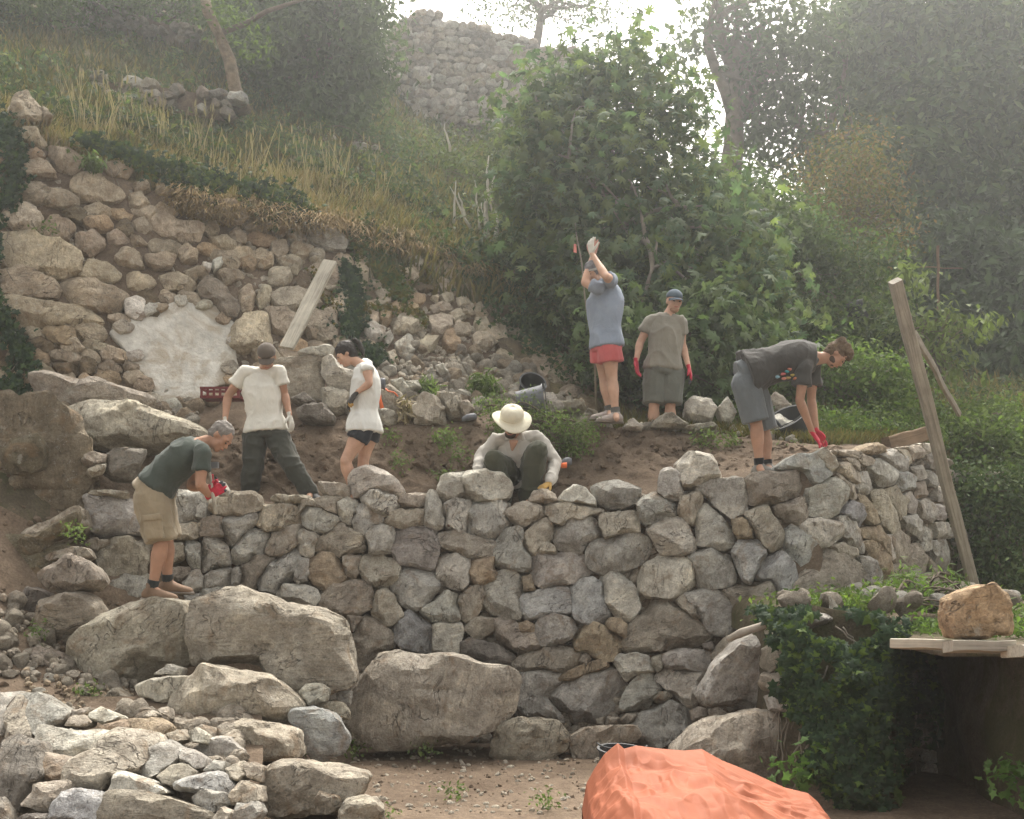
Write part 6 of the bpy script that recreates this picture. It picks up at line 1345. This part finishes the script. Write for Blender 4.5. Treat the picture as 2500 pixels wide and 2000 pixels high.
# thin trees on the skyline
tree('skyline_tree', 'slim twin-trunked tree on the skyline above the ruined wall', 'tree', (1300, 150, 34), (1322, 20, 34), .14, [(1250, 20, 34, 120, 50, 1.2), (1360, -10, 34, 130, 60, 1.2), (1440, 40, 34, 70, 40, 1)], 90, 20, .3, .07, 'oval', LM['oak'], 206, n_limb=6)
tree('skyline_tree', 'tall forked tree against the white sky right of the fig tree', 'tree', (1762, 560, 28), (1790, 180, 28), .30,
 [(1870, 50, 28, 100, 110, 1.5), (1760, -10, 28, 80, 40, 1.2), (1900, 210, 28, 100, 120, 1.2), (1860, 330, 28, 70, 70, .8), (1700, 110, 28, 35, 40, .7)], 150, 22, .32, .11, 'oval', LM['oak'], 207, n_limb=12)
tree('skyline_tree', 'dark tree with sky glinting through it right of the forked tree', 'tree', (1985, 560, 27), (1975, 330, 27), .17,
 [(1980, 130, 27, 110, 130, 1.3), (2040, 300, 27, 110, 110, 1.3), (1930, 420, 27, 80, 60, .8), (2100, 420, 26, 110, 90, 1)], 150, 22, .3, .11, 'oval', LM['oak'], 208)
tree('tall_tree', 'tall bluish tree filling the top right corner', 'tree', (2350, 900, 29), (2330, 500, 29), .3,
 [(2220, 130, 29, 190, 190, 2), (2400, 110, 29, 140, 150, 2), (2300, 330, 28, 220, 180, 2), (2480, 330, 28, 140, 220, 2), (2200, 480, 27, 180, 130, 1.6), (2110, 60, 29, 90, 90, 1.3), (2450, 560, 27, 160, 160, 1.6)], 1200, 30, .42, .14, 'oval', LM['oak'], 209, n_limb=10, cols=((.9, 1, .95), (1.1, 1.1, 1)))
tree('tall_tree', 'lower dark tree crown below the tall tree at the right edge', 'tree', (2450, 1000, 25), (2440, 850, 25), .15,
 [(2420, 760, 24.5, 150, 140, 1.5), (2520, 850, 24, 120, 130, 1.5), (2300, 650, 25, 130, 100, 1.2), (2480, 930, 23, 120, 80, 1)], 600, 30, .36, .13, 'oval', LM['dark'], 210, cols=((1.2, 1.3, 1.2),))
tree('reddish_bush', 'reddish-brown twiggy bush below the skyline trees', 'bush', (2080, 720, 21), (2080, 560, 21), .05, [(2070, 420, 21, 110, 110, .9), (2010, 540, 20.5, 110, 90, .8), (2130, 560, 21, 90, 100, .8)], 260, 24, .25, .045, 'oval', LM['brown'], 211, cols=((1, 1, 1), (.8, 1, .8), (.6, 1, .6)))
tree('bush', 'mid-green bush between the fig tree and the reddish bush', 'bush', (1880, 760, 19), (1880, 640, 19), .04, [(1850, 540, 19, 110, 80, .8), (1930, 600, 18.5, 110, 80, .8), (1800, 500, 19.5, 70, 60, .6)], 300, 24, .26, .055, 'oval', LM['oak'], 231, cols=((1.2, 1.25, 1),))
tree('bush', 'grey-green thicket between the fig tree and the grey timber', 'bush', (2000, 900, 18), (2000, 780, 18), .05, [(1960, 680, 18.5, 140, 110, .9), (2090, 700, 18, 120, 110, .9), (1990, 820, 17.5, 130, 90, .8), (2120, 840, 17, 100, 90, .7)], 430, 26, .24, .05, 'oval', LM['oak'], 212, cols=((1.1, 1.05, .8), (.9, 1, .8)))
tree('bush', 'dark green bush behind the head of the man in the dark T-shirt', 'bush', (2080, 1030, 15.2), (2080, 960, 15.2), .03, [(2060, 930, 15.2, 110, 90, .5), (2160, 960, 15, 90, 90, .5), (1960, 950, 15.4, 80, 70, .4), (2130, 1040, 14.8, 90, 50, .4)], 300, 24, .16, .045, 'oval', LM['weed'], 213, cols=((.7, .8, .6), (.9, .9, .8)))
tree('sapling', 'yellow-green sapling with broad leaves behind the top of the grey timber', 'sapling', (2245, 1010, 16.6), (2245, 800, 16.6), .025,
 [(2225, 700, 16.6, 28, 80, .3), (2280, 800, 16.5, 75, 60, .4), (2350, 800, 16.5, 80, 25, .3), (2290, 900, 16.4, 70, 60, .4), (2210, 850, 16.5, 60, 80, .4), (2410, 790, 16.4, 40, 14, .2)], 110, 9, .14, .07, 'oval', LM['lime'], 214, hang=.8, n_limb=7)
tree('bush', 'dark thicket at the right end of the old wall, behind the man with raised arms', 'bush', (1350, 980, 15.8), (1350, 900, 15.8), .04,
 [(1340, 700, 16.6, 130, 100, .6), (1450, 820, 15.6, 110, 140, .5), (1320, 820, 15.9, 110, 90, .4), (1240, 640, 16.6, 90, 60, .4), (1420, 940, 15.0, 90, 50, .3), (1520, 960, 14.8, 80, 50, .3)], 560, 26, .2, .045, 'oval', LM['dark'], 215, cols=((1, 1.1, .9), (1.4, 1.4, 1)))
tree('bush', 'grey-green scrub with dead stems in front of the ruined wall', 'bush', (1180, 600, 20), (1180, 520, 20), .03, [(1130, 450, 21, 120, 80, .7), (1240, 500, 20, 100, 90, .7), (1040, 400, 22, 110, 50, .6), (1270, 380, 21, 90, 90, .6), (1190, 580, 18.5, 120, 50, .5)], 420, 24, .26, .05, 'oval', LM['oak'], 216, cols=((1.1, 1.05, .8), (1.3, 1.1, .8)))
tree('bush', 'small scrub along the foot of the leafy tree', 'bush', (760, 400, 20), (760, 370, 20), .02, [(700, 330, 20.5, 120, 40, .5), (880, 350, 20.5, 120, 40, .5), (960, 420, 20, 90, 40, .4)], 200, 22, .2, .045, 'oval', LM['oak'], 217)
tree('bush', 'bright small-leaved bush behind the man in the sun hat', 'bush', (1330, 1080, 12.55), (1330, 1040, 12.5), .012, [(1340, 1040, 12.45, 60, 50, .2), (1410, 1060, 12.45, 50, 40, .18), (1240, 1030, 12.5, 50, 45, .18), (1300, 990, 12.6, 30, 30, .15), (1205, 985, 12.7, 45, 20, .15), (1380, 1090, 12.35, 70, 20, .1)], 170, 20, .07, .022, 'oval', LM['weed'], 218)
for i, (a, b, D, w, h, n_, lab) in enumerate([(1085, 1068, 12.4, 30, 30, 22, 'clump of green weed on the cut earth bank'), (1120, 1105, 12.2, 14, 20, 8, 'small trailing weed below the clump on the earth bank'), (950, 1060, 12.5, 14, 22, 9, 'weed sprig on the bank right of the woman'), (975, 1130, 12.2, 16, 26, 9, 'low trailing weed on the bank below the sprig'), (1095, 1160, 12.15, 30, 12, 12, 'weed at the bank foot above the cream stones'), (1740, 1075, 12.6, 60, 22, 34, 'patch of weeds on the bank left of the dark T-shirt man'), (1900, 1105, 12.4, 60, 22, 30, 'weeds between the legs of the man in the dark T-shirt and the pale slab'), (1180, 940, 13.6, 40, 28, 26, 'tuft of tall grass in the rubble left of the buckets'), (1045, 945, 13.5, 22, 20, 14, 'grass tuft among the white rubble stones'), (990, 1010, 12.8, 14, 30, 10, 'dry weed between the mound and the split boulder'), (2230, 1100, 14.5, 60, 30, 30, 'weeds behind the fallen beam'), (220, 1690, 9.3, 14, 12, 8, 'small bright weed under the huge boulder at the left'), (190, 1300, 10.3, 22, 24, 9, 'pale plant growing from the ledge left of the stooping man'), (95, 1545, 9.8, 14, 18, 6, 'seedling in the dirt at the left'), (860, 1830, 10.2, 18, 12, 7, 'small weed at the left corner of the largest block'), (1040, 1822, 10.25, 14, 7, 5, 'weed at the foot of the largest block'), (755, 1850, 9.3, 20, 10, 6, 'weed beside the blue-grey rock'), (930, 1990, 8.0, 26, 10, 7, 'seedlings in the dirt near the bottom edge'), (1100, 1930, 8.6, 30, 6, 5, 'fallen leaves and seedlings on the bare floor'), (1330, 1950, 8.2, 20, 10, 5, 'thin seedling left of the orange tarpaulin'), (110, 560, 13.0, 60, 10, 8, 'tiny plant on the old wall'), (225, 400, 13.5, 18, 16, 16, 'small fern clump high on the old wall')]):
    rt = empty('weed', W(a, b+h*.6, D), label=lab, cat='weed')
    knd = 'long' if 'grass' in lab or 'fern' in lab or 'dry' in lab else 'oval'
    foliage(rt, [(a, b, D, w, h, .12)], n_, 12, .05, .022 if knd == 'oval' else .075, knd, LM['dry'] if 'dry' in lab else LM['weed'], 300+i, up=.6, hang=-.6 if knd == 'long' else .1, name='leaves')
# right-hand overgrowth
tree('bramble', 'bramble mound on the slope right of the leaning timber', 'bramble', (2400, 1150, 15.2), (2400, 1100, 15.2), .02, [(2400, 1075, 15.3, 110, 50, .5), (2480, 1120, 15, 70, 60, .4), (2330, 1060, 15.6, 60, 40, .4), (2420, 1010, 16, 90, 30, .4)], 330, 24, .15, .04, 'oval', LM['weed'], 220, cols=((.7, .75, .6), (.9, .9, .7)))
tree('bramble', 'dark creeper mass hanging over the shaded wall at the right edge', 'bramble', (2470, 1480, 14.1), (2450, 1200, 14.1), .02, [(2470, 1230, 14.1, 60, 90, .3), (2440, 1360, 14.0, 70, 70, .3), (2380, 1230, 14.2, 30, 80, .2), (2490, 1420, 13.6, 50, 60, .3), (2350, 1180, 14.4, 30, 60, .2)], 380, 24, .14, .04, 'oval', LM['dark'], 221, cols=((1.2, 1.4, 1), (1.8, 1.8, 1.2)))
tree('bush', 'tall weeds growing between the new wall and the rock on the plank', 'weed', (2280, 1500, 10.8), (2280, 1460, 10.8), .008, [(2200, 1440, 11, 40, 50, .25), (2260, 1470, 10.6, 60, 40, .25), (2320, 1440, 11.2, 30, 50, .25), (2170, 1490, 10.2, 60, 20, .2), (2470, 1500, 9.8, 60, 35, .25)], 120, 16, .1, .05, 'long', LM['weed'], 222, hang=-.3, cols=((.9, 1, .8),))
# grass on the slope
def grass(name, label, pxr, tr_, n_, h, mtl, seed, w=.006, lean=.35, tall=0, cols=((1, 1, 1),), droop=0, clump=0):
    r = np.random.default_rng(seed); a = r.uniform(*pxr, n_); t = r.uniform(*tr_, n_)
    if clump: k = r.integers(0, clump, n_); ca = r.uniform(*pxr, clump); ct = r.uniform(*tr_, clump); a = ca[k]+r.normal(size=n_)*12; t = np.clip(ct[k]+r.normal(size=n_)*.03, *tr_)
    B = surf(a, t); den = fbm(B, .9, seed, 2); keep = den > (-.35 if not clump else -9); B = B[keep]; n_ = len(B); H = h*r.uniform(.45, 1.2, n_)
    d = r.normal(size=(n_, 3))*lean; d[:, 2] = 0; d[:, 1] -= droop*.8; sd = r.normal(size=(n_, 3)); sd[:, 2] = 0; sd /= np.linalg.norm(sd, axis=1)[:, None]; sd *= w*(1+B[:, 1:2]*.035)
    pts = []
    for f in (0, .35, .7, 1): p = B+d*(H*f**1.8)[:, None]; p[:, 2] += H*(f-droop*f*f*1.1); p[:, 2] -= .02; pts.append(p)
    V = np.stack([pts[0]-sd, pts[0]+sd, pts[1]-sd, pts[1]+sd, pts[2]-sd*.7, pts[2]+sd*.7, pts[3]], 1)
    T = np.array([[0, 1, 3], [0, 3, 2], [2, 3, 5], [2, 5, 4], [4, 5, 6]])[None]+(np.arange(n_)*7)[:, None, None]
    V, T, tt = V.reshape(-1, 3), T.reshape(-1, 3), np.repeat(tints(n_, r, .3, cols), 7, 0)
    if tall:   # seed heads on the straws
        e = pts[3]; HV, HT, htt = leaves(e-np.array([0, 0, .05]), sd/np.linalg.norm(sd, axis=1)[:, None]+1e-3, np.full(n_, .07), 'long', tints(n_, r, .2, cols), r, -3); T = np.concatenate([T, HT+len(V)]); V = np.concatenate([V, HV]); tt = np.concatenate([tt, htt])
    return obj(name, mesh(name, V, T, smooth=False, tint=tt), mtl, None, label=label, cat='grass', kind='stuff')
grass('dry_grass', 'dry yellow grass covering the slope above the old wall', (-150, 1300), (8.0, 8.55), 30000, .22, LM['dry'], 401, cols=((1, 1, 1), (.8, .7, .55), (.6, .65, .4)))
grass('green_grass', 'green grass and weeds on the upper slope', (-150, 1500), (8.1, 10.2), 34000, .24, LM['grass'], 402, .009, cols=((.8, .8, .8), (1.4, 1.1, .8), (.5, .6, .5), (.6, .5, .4)))
grass('far_grass', 'rough grass on the far slope', (900, 2600), (7.6, 10.5), 40000, .3, LM['grass'], 403, .012, cols=((1, 1, 1), (1.6, 1.3, 1)))
grass('hanging_grass', 'dry grass hanging over the top edge of the old wall', (430, 1330), (7.9, 8.12), 9000, .38, LM['dry'], 404, .005, droop=1.1, cols=((1, .9, .75), (.75, .6, .4)), clump=160)
grass('tall_straws', 'tall dry grass stems with seed heads', (150, 980), (8.12, 8.7), 230, .75, LM['dry'], 405, .004, lean=.22, tall=1, clump=40, cols=((.9, .9, .85),))
grass('terrace_grass', 'short weeds along the terrace', (1480, 2330), (6.05, 7.3), 12000, .14, LM['grass'], 406, .006, cols=((1.2, 1.2, .9), (1.5, 1.2, .8)))
grass('right_grass', 'rough grass and weeds on the slope at the right', (2310, 2700), (4.2, 8.2), 20000, .2, LM['grass'], 407, .007)
def undergrowth(name, label, pxr, tr_, n_cl, per, size, mtl, seed, cols, kind='oval'):
    r = np.random.default_rng(seed); B = surf(r.uniform(*pxr, n_cl), r.uniform(*tr_, n_cl)); B = B[fbm(B, .8, seed, 2) > -.1]; n_cl = len(B); rad = r.uniform(.12, .4, n_cl)
    d = r.normal(size=(n_cl*per, 3)); d /= np.linalg.norm(d, axis=1)[:, None]; d[:, 2] = np.abs(d[:, 2]); C = np.repeat(B, per, 0)+d*np.repeat(rad, per)[:, None]*r.uniform(.5, 1, n_cl*per)[:, None]
    Nr = d+r.normal(size=d.shape)*.5; V, T, tt = leaves(C, Nr, size*r.uniform(.5, 1.2, len(C)), kind, tints(len(C), r, .3, cols)*np.repeat(r.uniform(.6, 1.3, n_cl), per)[:, None], r, .2)
    return obj(name, mesh(name, V, T, smooth=False, tint=tt), mtl, None, label=label, cat='undergrowth', kind='stuff')
undergrowth('undergrowth', 'low scrub and weeds covering the upper slope on the left', (-150, 1250), (8.45, 10.4), 900, 60, .05, LM['oak'], 431, ((1, 1, 1), (.7, .8, .7), (1.6, 1.3, .9), (.6, .65, .6)))
undergrowth('undergrowth', 'scrub on the far slope behind the fig tree', (1000, 2600), (7.9, 10.4), 900, 50, .06, LM['oak'], 432, ((1, 1, 1), (.8, .9, .8), (1.4, 1.2, .9)))
undergrowth('undergrowth', 'weeds at the back of the terrace on the right', (1700, 2400), (6.7, 8), 260, 50, .035, LM['weed'], 433, ((.7, .8, .7), (.9, .9, .7)))
# dead stems
PALEST = plain('bleached_wood', (.5, .47, .41), .9)
r_ = np.random.default_rng(71)
for i, (a, b, a2, b2) in enumerate([(1108, 545, 1112, 440), (1150, 560, 1098, 455), (1172, 560, 1160, 440), (1185, 580, 1192, 380), (1192, 575, 1175, 495), (1212, 580, 1214, 525), (1135, 530, 1120, 470), (1188, 500, 1215, 400), (1100, 370, 1085, 300)]):
    q = np.linspace(0, 1, 6); P_ = W(a+(a2-a)*q+r_.normal(size=6)*2, b+(b2-b)*q, 17.0-.02*i); V, T = tube(P_, np.array([.03, .026, .022, .018, .012, .005])*(1.3 if i in (3, 5) else .7), 7)
    obj('dead_stem', tmesh('dead_stem', V, T), PALEST, None, label=None)
_ds = [o for o in COL.objects if o.name.startswith('dead_stem')]; rt = empty('dead_shrub', W(1150, 575, 18.2), label='cluster of bare grey dead stems on the slope above the old wall', cat='shrub')
for o in _ds: o.parent = rt; o.location = -rt.location
# ivy on the old wall
def ivy_on(name, label, segs, n_, size, seed, off=.1, cols=((1, 1, 1), (1.5, 1.5, .9), (.8, .9, .8)), single=0, mtl=None, Df=None):
    """ivy sprawling along brush strokes (px,py,width) on the wall face"""
    r = np.random.default_rng(seed); S_ = np.array(segs, float); L = np.hypot(*np.diff(S_[:, :2], axis=0).T)*(S_[1:, 2]+S_[:-1, 2]); i = r.choice(len(L), n_, p=L/L.sum()); f = r.random(n_)
    c = S_[i]+(S_[i+1]-S_[i])*f[:, None]; an = r.uniform(0, 6.28, n_); rr = np.abs(r.normal(size=n_))*.55; px = c[:, 0]+np.cos(an)*rr*c[:, 2]; py = c[:, 1]+np.sin(an)*rr*c[:, 2]
    Df = Df or old_D; d = Df(px, py); C = W(px, py, d-off*r.random(n_)-.04); nz = vn(C, 3.5, seed); k = nz+.5*vn(C, 8, seed+2) > -.3; C = C[k]; n_ = len(C)
    root = empty(name, C.mean(0), label=label, cat='ivy'); Nr = np.array([0, -1, .35])+r.normal(size=(n_, 3))*.45; S = size*r.uniform(.5, 1.25, n_)
    V, T, tt = leaves(C-np.array(root.location), Nr, S, 'ivy', tints(n_, r, .35, cols), r, .5); o = obj('leaves', mesh('leaves', V, T, smooth=False, tint=tt), mtl or LM['ivy']); o.parent = root; o['kind'] = 'stuff'
    parts = []
    for _ in range(14):
        j = r.integers(n_); p = C[j]; q = np.linspace(0, 1, 7); e = p+np.array([r.normal()*.15, 0, -r.uniform(.2, .7)]); parts.append(tube(p+(e-p)*q[:, None]+r.normal(size=(7, 3))*.015-np.array(root.location), .005, 5))
    V, T = join(parts); obj('stems', tmesh('stems', V, T), BARKP).parent = root; return root
ivy_on('ivy', 'band of ivy hanging along the top edge of the old wall', [(190, 335, 20), (300, 370, 28), (400, 410, 34), (500, 440, 45), (600, 470, 55), (720, 500, 45), (760, 540, 30)], 4200, .042, 501, cols=((1, 1, 1), (1.3, 1.4, .9), (2.4, 2.0, .7)))
ivy_on('ivy', 'dark ivy column climbing the left edge of the old wall', [(0, 290, 45), (40, 420, 45), (0, 540, 22), (-20, 700, 10), (30, 830, 45), (70, 900, 30), (20, 980, 50)], 2000, .045, 502)
ivy_on('ivy', 'yellowing ivy and creeper straggling down the middle of the old wall', [(870, 560, 36), (925, 615, 52), (950, 670, 50), (985, 720, 32)], 2100, .036, 503, cols=((2, 1.8, .8), (1.4, 1.5, .8), (3, 1.6, .5)))
ivy_on('ivy', 'dark ivy running down the old wall behind the woman\'s head', [(840, 640, 25), (870, 700, 35), (850, 770, 45), (900, 840, 35), (930, 900, 30)], 2000, .036, 504)
ivy_on('ivy', 'reddish creeper on the old wall beside the pale plank', [(760, 660, 18), (800, 740, 22), (1030, 760, 18), (1040, 800, 12), (980, 740, 20)], 520, .03, 505, cols=((4, 1.8, .6), (2.5, 1.8, .8)))
ivy_on('ivy', 'green creeper curtain over the right part of the old wall', [(1150, 620, 60), (1220, 680, 70), (1280, 760, 70), (1340, 840, 50)], 4200, .038, 506, cols=((1.2, 1.3, 1), (1.7, 1.6, 1)), off=.25)
ivy_on('fern', 'pale fern tuft growing from the middle of the old wall', [(665, 520, 16), (672, 560, 12)], 120, .03, 507, cols=((3, 2.6, 1.6),))
# ivy-covered wall in the right foreground with a dark pit under the planks
def iv_D(px, py):
    return np.interp(np.asarray(px, float), [1840, 1880, 1930, 2000, 2170, 2200, 2230, 2700], [9.9, 9.3, 8.95, 8.75, 8.55, 8.9, 9.7, 10.0])+np.clip((1990-np.asarray(py, float))/3018*9*.1, 0, .3)
iw = empty('ivy_wall', W(2150, 2000, 8.9), label='ivy-smothered stone wall in the right foreground with a dark pit beside it', cat='wall'); loc = np.array(iw.location)
a = np.linspace(1845, 2760, 120); rows = []
topz = np.interp(a, [1845, 1900, 1960, 2200, 2700], [1.05, 1.25, 1.32, 1.22, 1.2])
for f in np.linspace(0, 1, 26):
    d = iv_D(a, 1990-f*500)+.08; x = (a-1250)/F*d; rows.append(np.stack([x, d, topz*f-.05*(1-f)], 1))
for e in (.3, 1.0, 2.2, 3.5): x = (a-1250)/F*(d)+0*a; rows.append(np.stack([x*(1+.0*e), np.maximum(d+e, 0), topz+.03*e], 1))
V = np.concatenate(rows); V[:, 1] -= fbm(V, 2.2, 14)*.07; V[:, 2] += fbm(V, 2, 15)*.03; obj('wall_core', mesh('wall_core', V-loc, grid_faces(len(rows), 120)[:, ::-1]), M['moss_rock']).parent = iw
LW = polys("""
brown:890,970 940,900 1000,930 1010,1000 940,1040 895,1020;grey:895,1150 950,1140 1040,1150 1080,1200 1010,1220 930,1215
brown:900,1040 960,1030 1000,1080 960,1130 900,1120;pale:905,850 960,790 1010,810 1000,860 940,890;grey:1010,790 1080,770 1150,760 1200,790 1100,830 1020,830
""", 1400, 1100, SA)
for i, (tone, pts) in enumerate(LW): stone('stone', pts, lambda a_, b_: iv_D(a_, b_)+.03, tone, iw, front=.12, back=.2, seed=2500+i, sub=4, cuts=9)
r = np.random.default_rng(88); pit = []
for i in range(34):
    cx_, cy_ = r.uniform(2210, 2520), r.uniform(1650, 1990); w_, h_ = r.uniform(35, 70), r.uniform(25, 45); an = np.linspace(0, 6.28, 8)[:-1]
    if all(abs(cx_-p_[0]) > 40 or abs(cy_-p_[1]) > 28 for p_ in pit): pit.append((cx_, cy_)); stone('stone', np.stack([cx_+np.cos(an)*w_*.5*r.uniform(.8, 1.1, 7), cy_+np.sin(an)*h_*.6*r.uniform(.8, 1.1, 7)], 1), lambda a_, b_: iv_D(a_, b_)+.02, ['brown', 'dark'][i % 2], iw, front=.1, back=.15, seed=2600+i, sub=3, cuts=9)
iv = empty('ivy', loc, label='thick dark ivy draped over the wall in the right foreground', cat='ivy')
n_ = 5200; px = np.concatenate([r.normal(2060, 95, n_), r.uniform(1900, 2150, 700), r.normal(2000, 45, 500)]); py = np.concatenate([1500+np.abs(r.normal(0, 1, n_))*260, r.uniform(1495, 1540, 700), r.uniform(1500, 1720, 500)])
k = (py < 2040) & (px > 1880+np.maximum(0, py-1600)*.36+26*np.sin(py/31)+14*np.sin(py/9)) & (px < 2300-np.maximum(0, (py-1620))*.3); px, py = px[k], py[k]
bl_ = np.clip(.5+.7*fbm(W(px, py, iv_D(px, py)), 2.3, 12, 3), 0, 1.3); C = W(px, py, iv_D(px, py)-.02-bl_*.34-.09*r.random(len(px))); kk = vn(C, 3.2, 4)+.3*vn(C, 7, 5) > -.32; C = C[kk]; n_ = len(C); tp = C[:, 2] > 1.2
C[tp, 1] += r.random(tp.sum())*1.0; C[tp, 2] += vn(C[tp], 3, 8)*.06
cols_ = ((1, 1, 1), (.8, .9, .8), (1.25, 1.3, 1), (1, 1.1, .9), (2.6, 2.4, .9)); Nr = np.array([-.1, -1, .55])+r.normal(size=(n_, 3))*.4; S = .05*r.uniform(.55, 1.25, n_); tn = tints(n_, r, .3, cols_)
idx = np.argsort(C[:, 1]-S*8)[:300]; sv, st_ = SHP['ivy']; bm_ = []
for q in range(8):
    m = mesh('leaf', sv*[1, 1, 1+.4*q], st_, tint=np.repeat(tints(1, r, .3, (cols_[q % 5],)), len(sv), 0)); m.materials.append(LM['ivy']); bm_.append(m)
u, v, nn = frames(Nr[idx], r, .5)
for j, i in enumerate(idx):
    o = bpy.data.objects.new('leaf', bm_[(j*7) % 8]); COL.objects.link(o); o.parent = iv; o.matrix_basis = Matrix.Translation(Vector(C[i]-loc)) @ Matrix((u[j], v[j], nn[j])).transposed().to_4x4() @ Matrix.Scale(S[i], 4)
km = np.ones(n_, bool); km[idx] = False; V, T, tt = leaves(C[km]-loc, Nr[km], S[km], 'ivy', tn[km], r, .5); o = obj('leaves', mesh('leaves', V, T, smooth=False, tint=tt), LM['ivy']); o.parent = iv; o['kind'] = 'stuff'
parts = []
for _ in range(40):
    a_, b_ = r.uniform(1900, 2230), r.uniform(1520, 1800); e = np.array([a_+r.normal()*40, b_+r.uniform(40, 220)]); q = np.linspace(0, 1, 8); X_ = a_+(e[0]-a_)*q+r.normal(size=8)*5; Y_ = b_+(e[1]-b_)*q; parts.append(tube(W(X_, Y_, iv_D(X_, Y_)-.06)-loc, .006, 5))
V, T = join(parts); obj('stems', tmesh('stems', V, T), BARKP).parent = iv
for (a_, b_, D_, lab) in ((2480, 1900, 7.4, 'pale-leaved creeper shoot at the bottom of the dark pit'), (1960, 1880, 8.3, 'small green plant at the foot of the ivy behind the tarpaulin')):
    rt = empty('creeper', W(a_, b_+40, D_), label=lab, cat='creeper'); foliage(rt, [(a_, b_, D_, 55, 45, .15)], 12, 6, .07, .045, 'ivy', LM['weed'], int(a_), name='leaves', cols=((.8, 1, .9),))
# thin earth slab added over the pit to block light, grown over with weeds
xs_, ys_ = np.meshgrid(np.linspace(2.62, 4.4, 40), np.linspace(7.5, 11.4, 40)); V = np.stack([xs_, ys_, np.full_like(xs_, 1.12)], -1).reshape(-1, 3); Vb = V.copy(); Vb[:, 2] = 1.07; V[:, 2] += fbm(V, 3, 2)*.02*np.clip((V[:, 1]-7.4)*3, 0, 1)
obj('pit_shade_slab', mesh('pit_shade_slab', np.concatenate([V, Vb])-loc, np.concatenate([grid_faces(40, 40), grid_faces(40, 40)[:, ::-1]+1600, [[j, j+1600, j+1601, j+1] for j in range(39)], [[j*40, j*40+40, j*40+1640, j*40+1600] for j in range(39)]])), M['moss_rock']).parent = iw
ivy_on('ivy', 'dark ivy lining the back of the pit under the planks', [(2200, 1680, 60), (2300, 1760, 100), (2420, 1720, 110), (2500, 1850, 110)], 3400, .05, 508, Df=iv_D, cols=((1.1, 1.2, 1.1), (1.6, 1.6, 1)))
rt = empty('weed', (3.4, 8.6, 1.15), label='weeds growing on the ground behind the rock on the plank', cat='weed'); foliage(rt, [(2330, 1535, 9.0, 130, 14, .5), (2470, 1530, 8.6, 60, 18, .4), (2240, 1540, 9.2, 60, 10, .3)], 60, 14, .08, .03, 'oval', LM['weed'], 333, name='leaves', cols=((.8, .9, .7),))
sw_ = empty('pit_shade_wall', W(2560, 1990, 7.6), label='rough wall added unseen beyond the right edge to keep the pit dark', cat='wall')  # unseen wall, added out of view to keep light from the pit
V = []; 
for f in np.linspace(0, 1, 20):
    for y_ in np.linspace(6.0, 10, 30): V.append([3.35+.02*f, y_, 1.14*f-.05])
V = np.array(V); V[:, 0] -= fbm(V, 2.2, 3)*.06; obj('wall_core', mesh('wall_core', V-np.array(sw_.location), grid_faces(20, 30)), M['moss_rock']).parent = sw_
r = np.random.default_rng(95); n_ = 45; X_ = r.uniform(1.9, 4.0, n_); Y_ = r.uniform(9.2, 12.4, n_); rb = empty('rubble_heap', (2.6, 10.5, 1.3), label='loose stones on the earth behind the ivy-covered wall', cat='rubble')
scatter_stones('stone', np.stack([X_*Y_/9.6, Y_, np.full(n_, 1.33)+r.uniform(-.03, .05, n_)], 1), r.uniform(.05, .15, n_), ['brown', 'tan', 'grey'], rb, RVm, 96)
rt = empty('weed', (2.6, 10.0, 1.35), label='weeds and creeper over the loose stones behind the ivy', cat='weed'); foliage(rt, [(1960, 1485, 9.9, 90, 14, .6), (2080, 1480, 10.3, 100, 14, .6), (2180, 1470, 10.6, 60, 20, .4)], 220, 16, .09, .034, 'oval', LM['weed'], 334, name='leaves', cols=((.8, .9, .7), (1.1, 1.1, .8)))
# ------------------------------------------------------------ haze
V, T = box((0, 18, 12.5), ((1, 0, 0), (0, 1, 0), (0, 0, 1)), (95, 82, 14.0))
hz = obj('haze', mesh('haze', V, T, smooth=False), None, None, kind='stuff', label='pale wood smoke and haze hanging over the slope', cat='haze')
hm_ = bpy.data.materials.new('haze_air'); hm_.use_nodes = True; t = hm_.node_tree; t.nodes.clear(); o_ = t.nodes.new('ShaderNodeOutputMaterial'); pv = t.nodes.new('ShaderNodeVolumePrincipled')
pv.inputs['Color'].default_value = (.92, .95, .96, 1); pv.inputs['Density'].default_value = HAZE; pv.inputs['Anisotropy'].default_value = .8; t.links.new(pv.outputs[0], o_.inputs['Volume']); hz.data.materials.append(hm_)
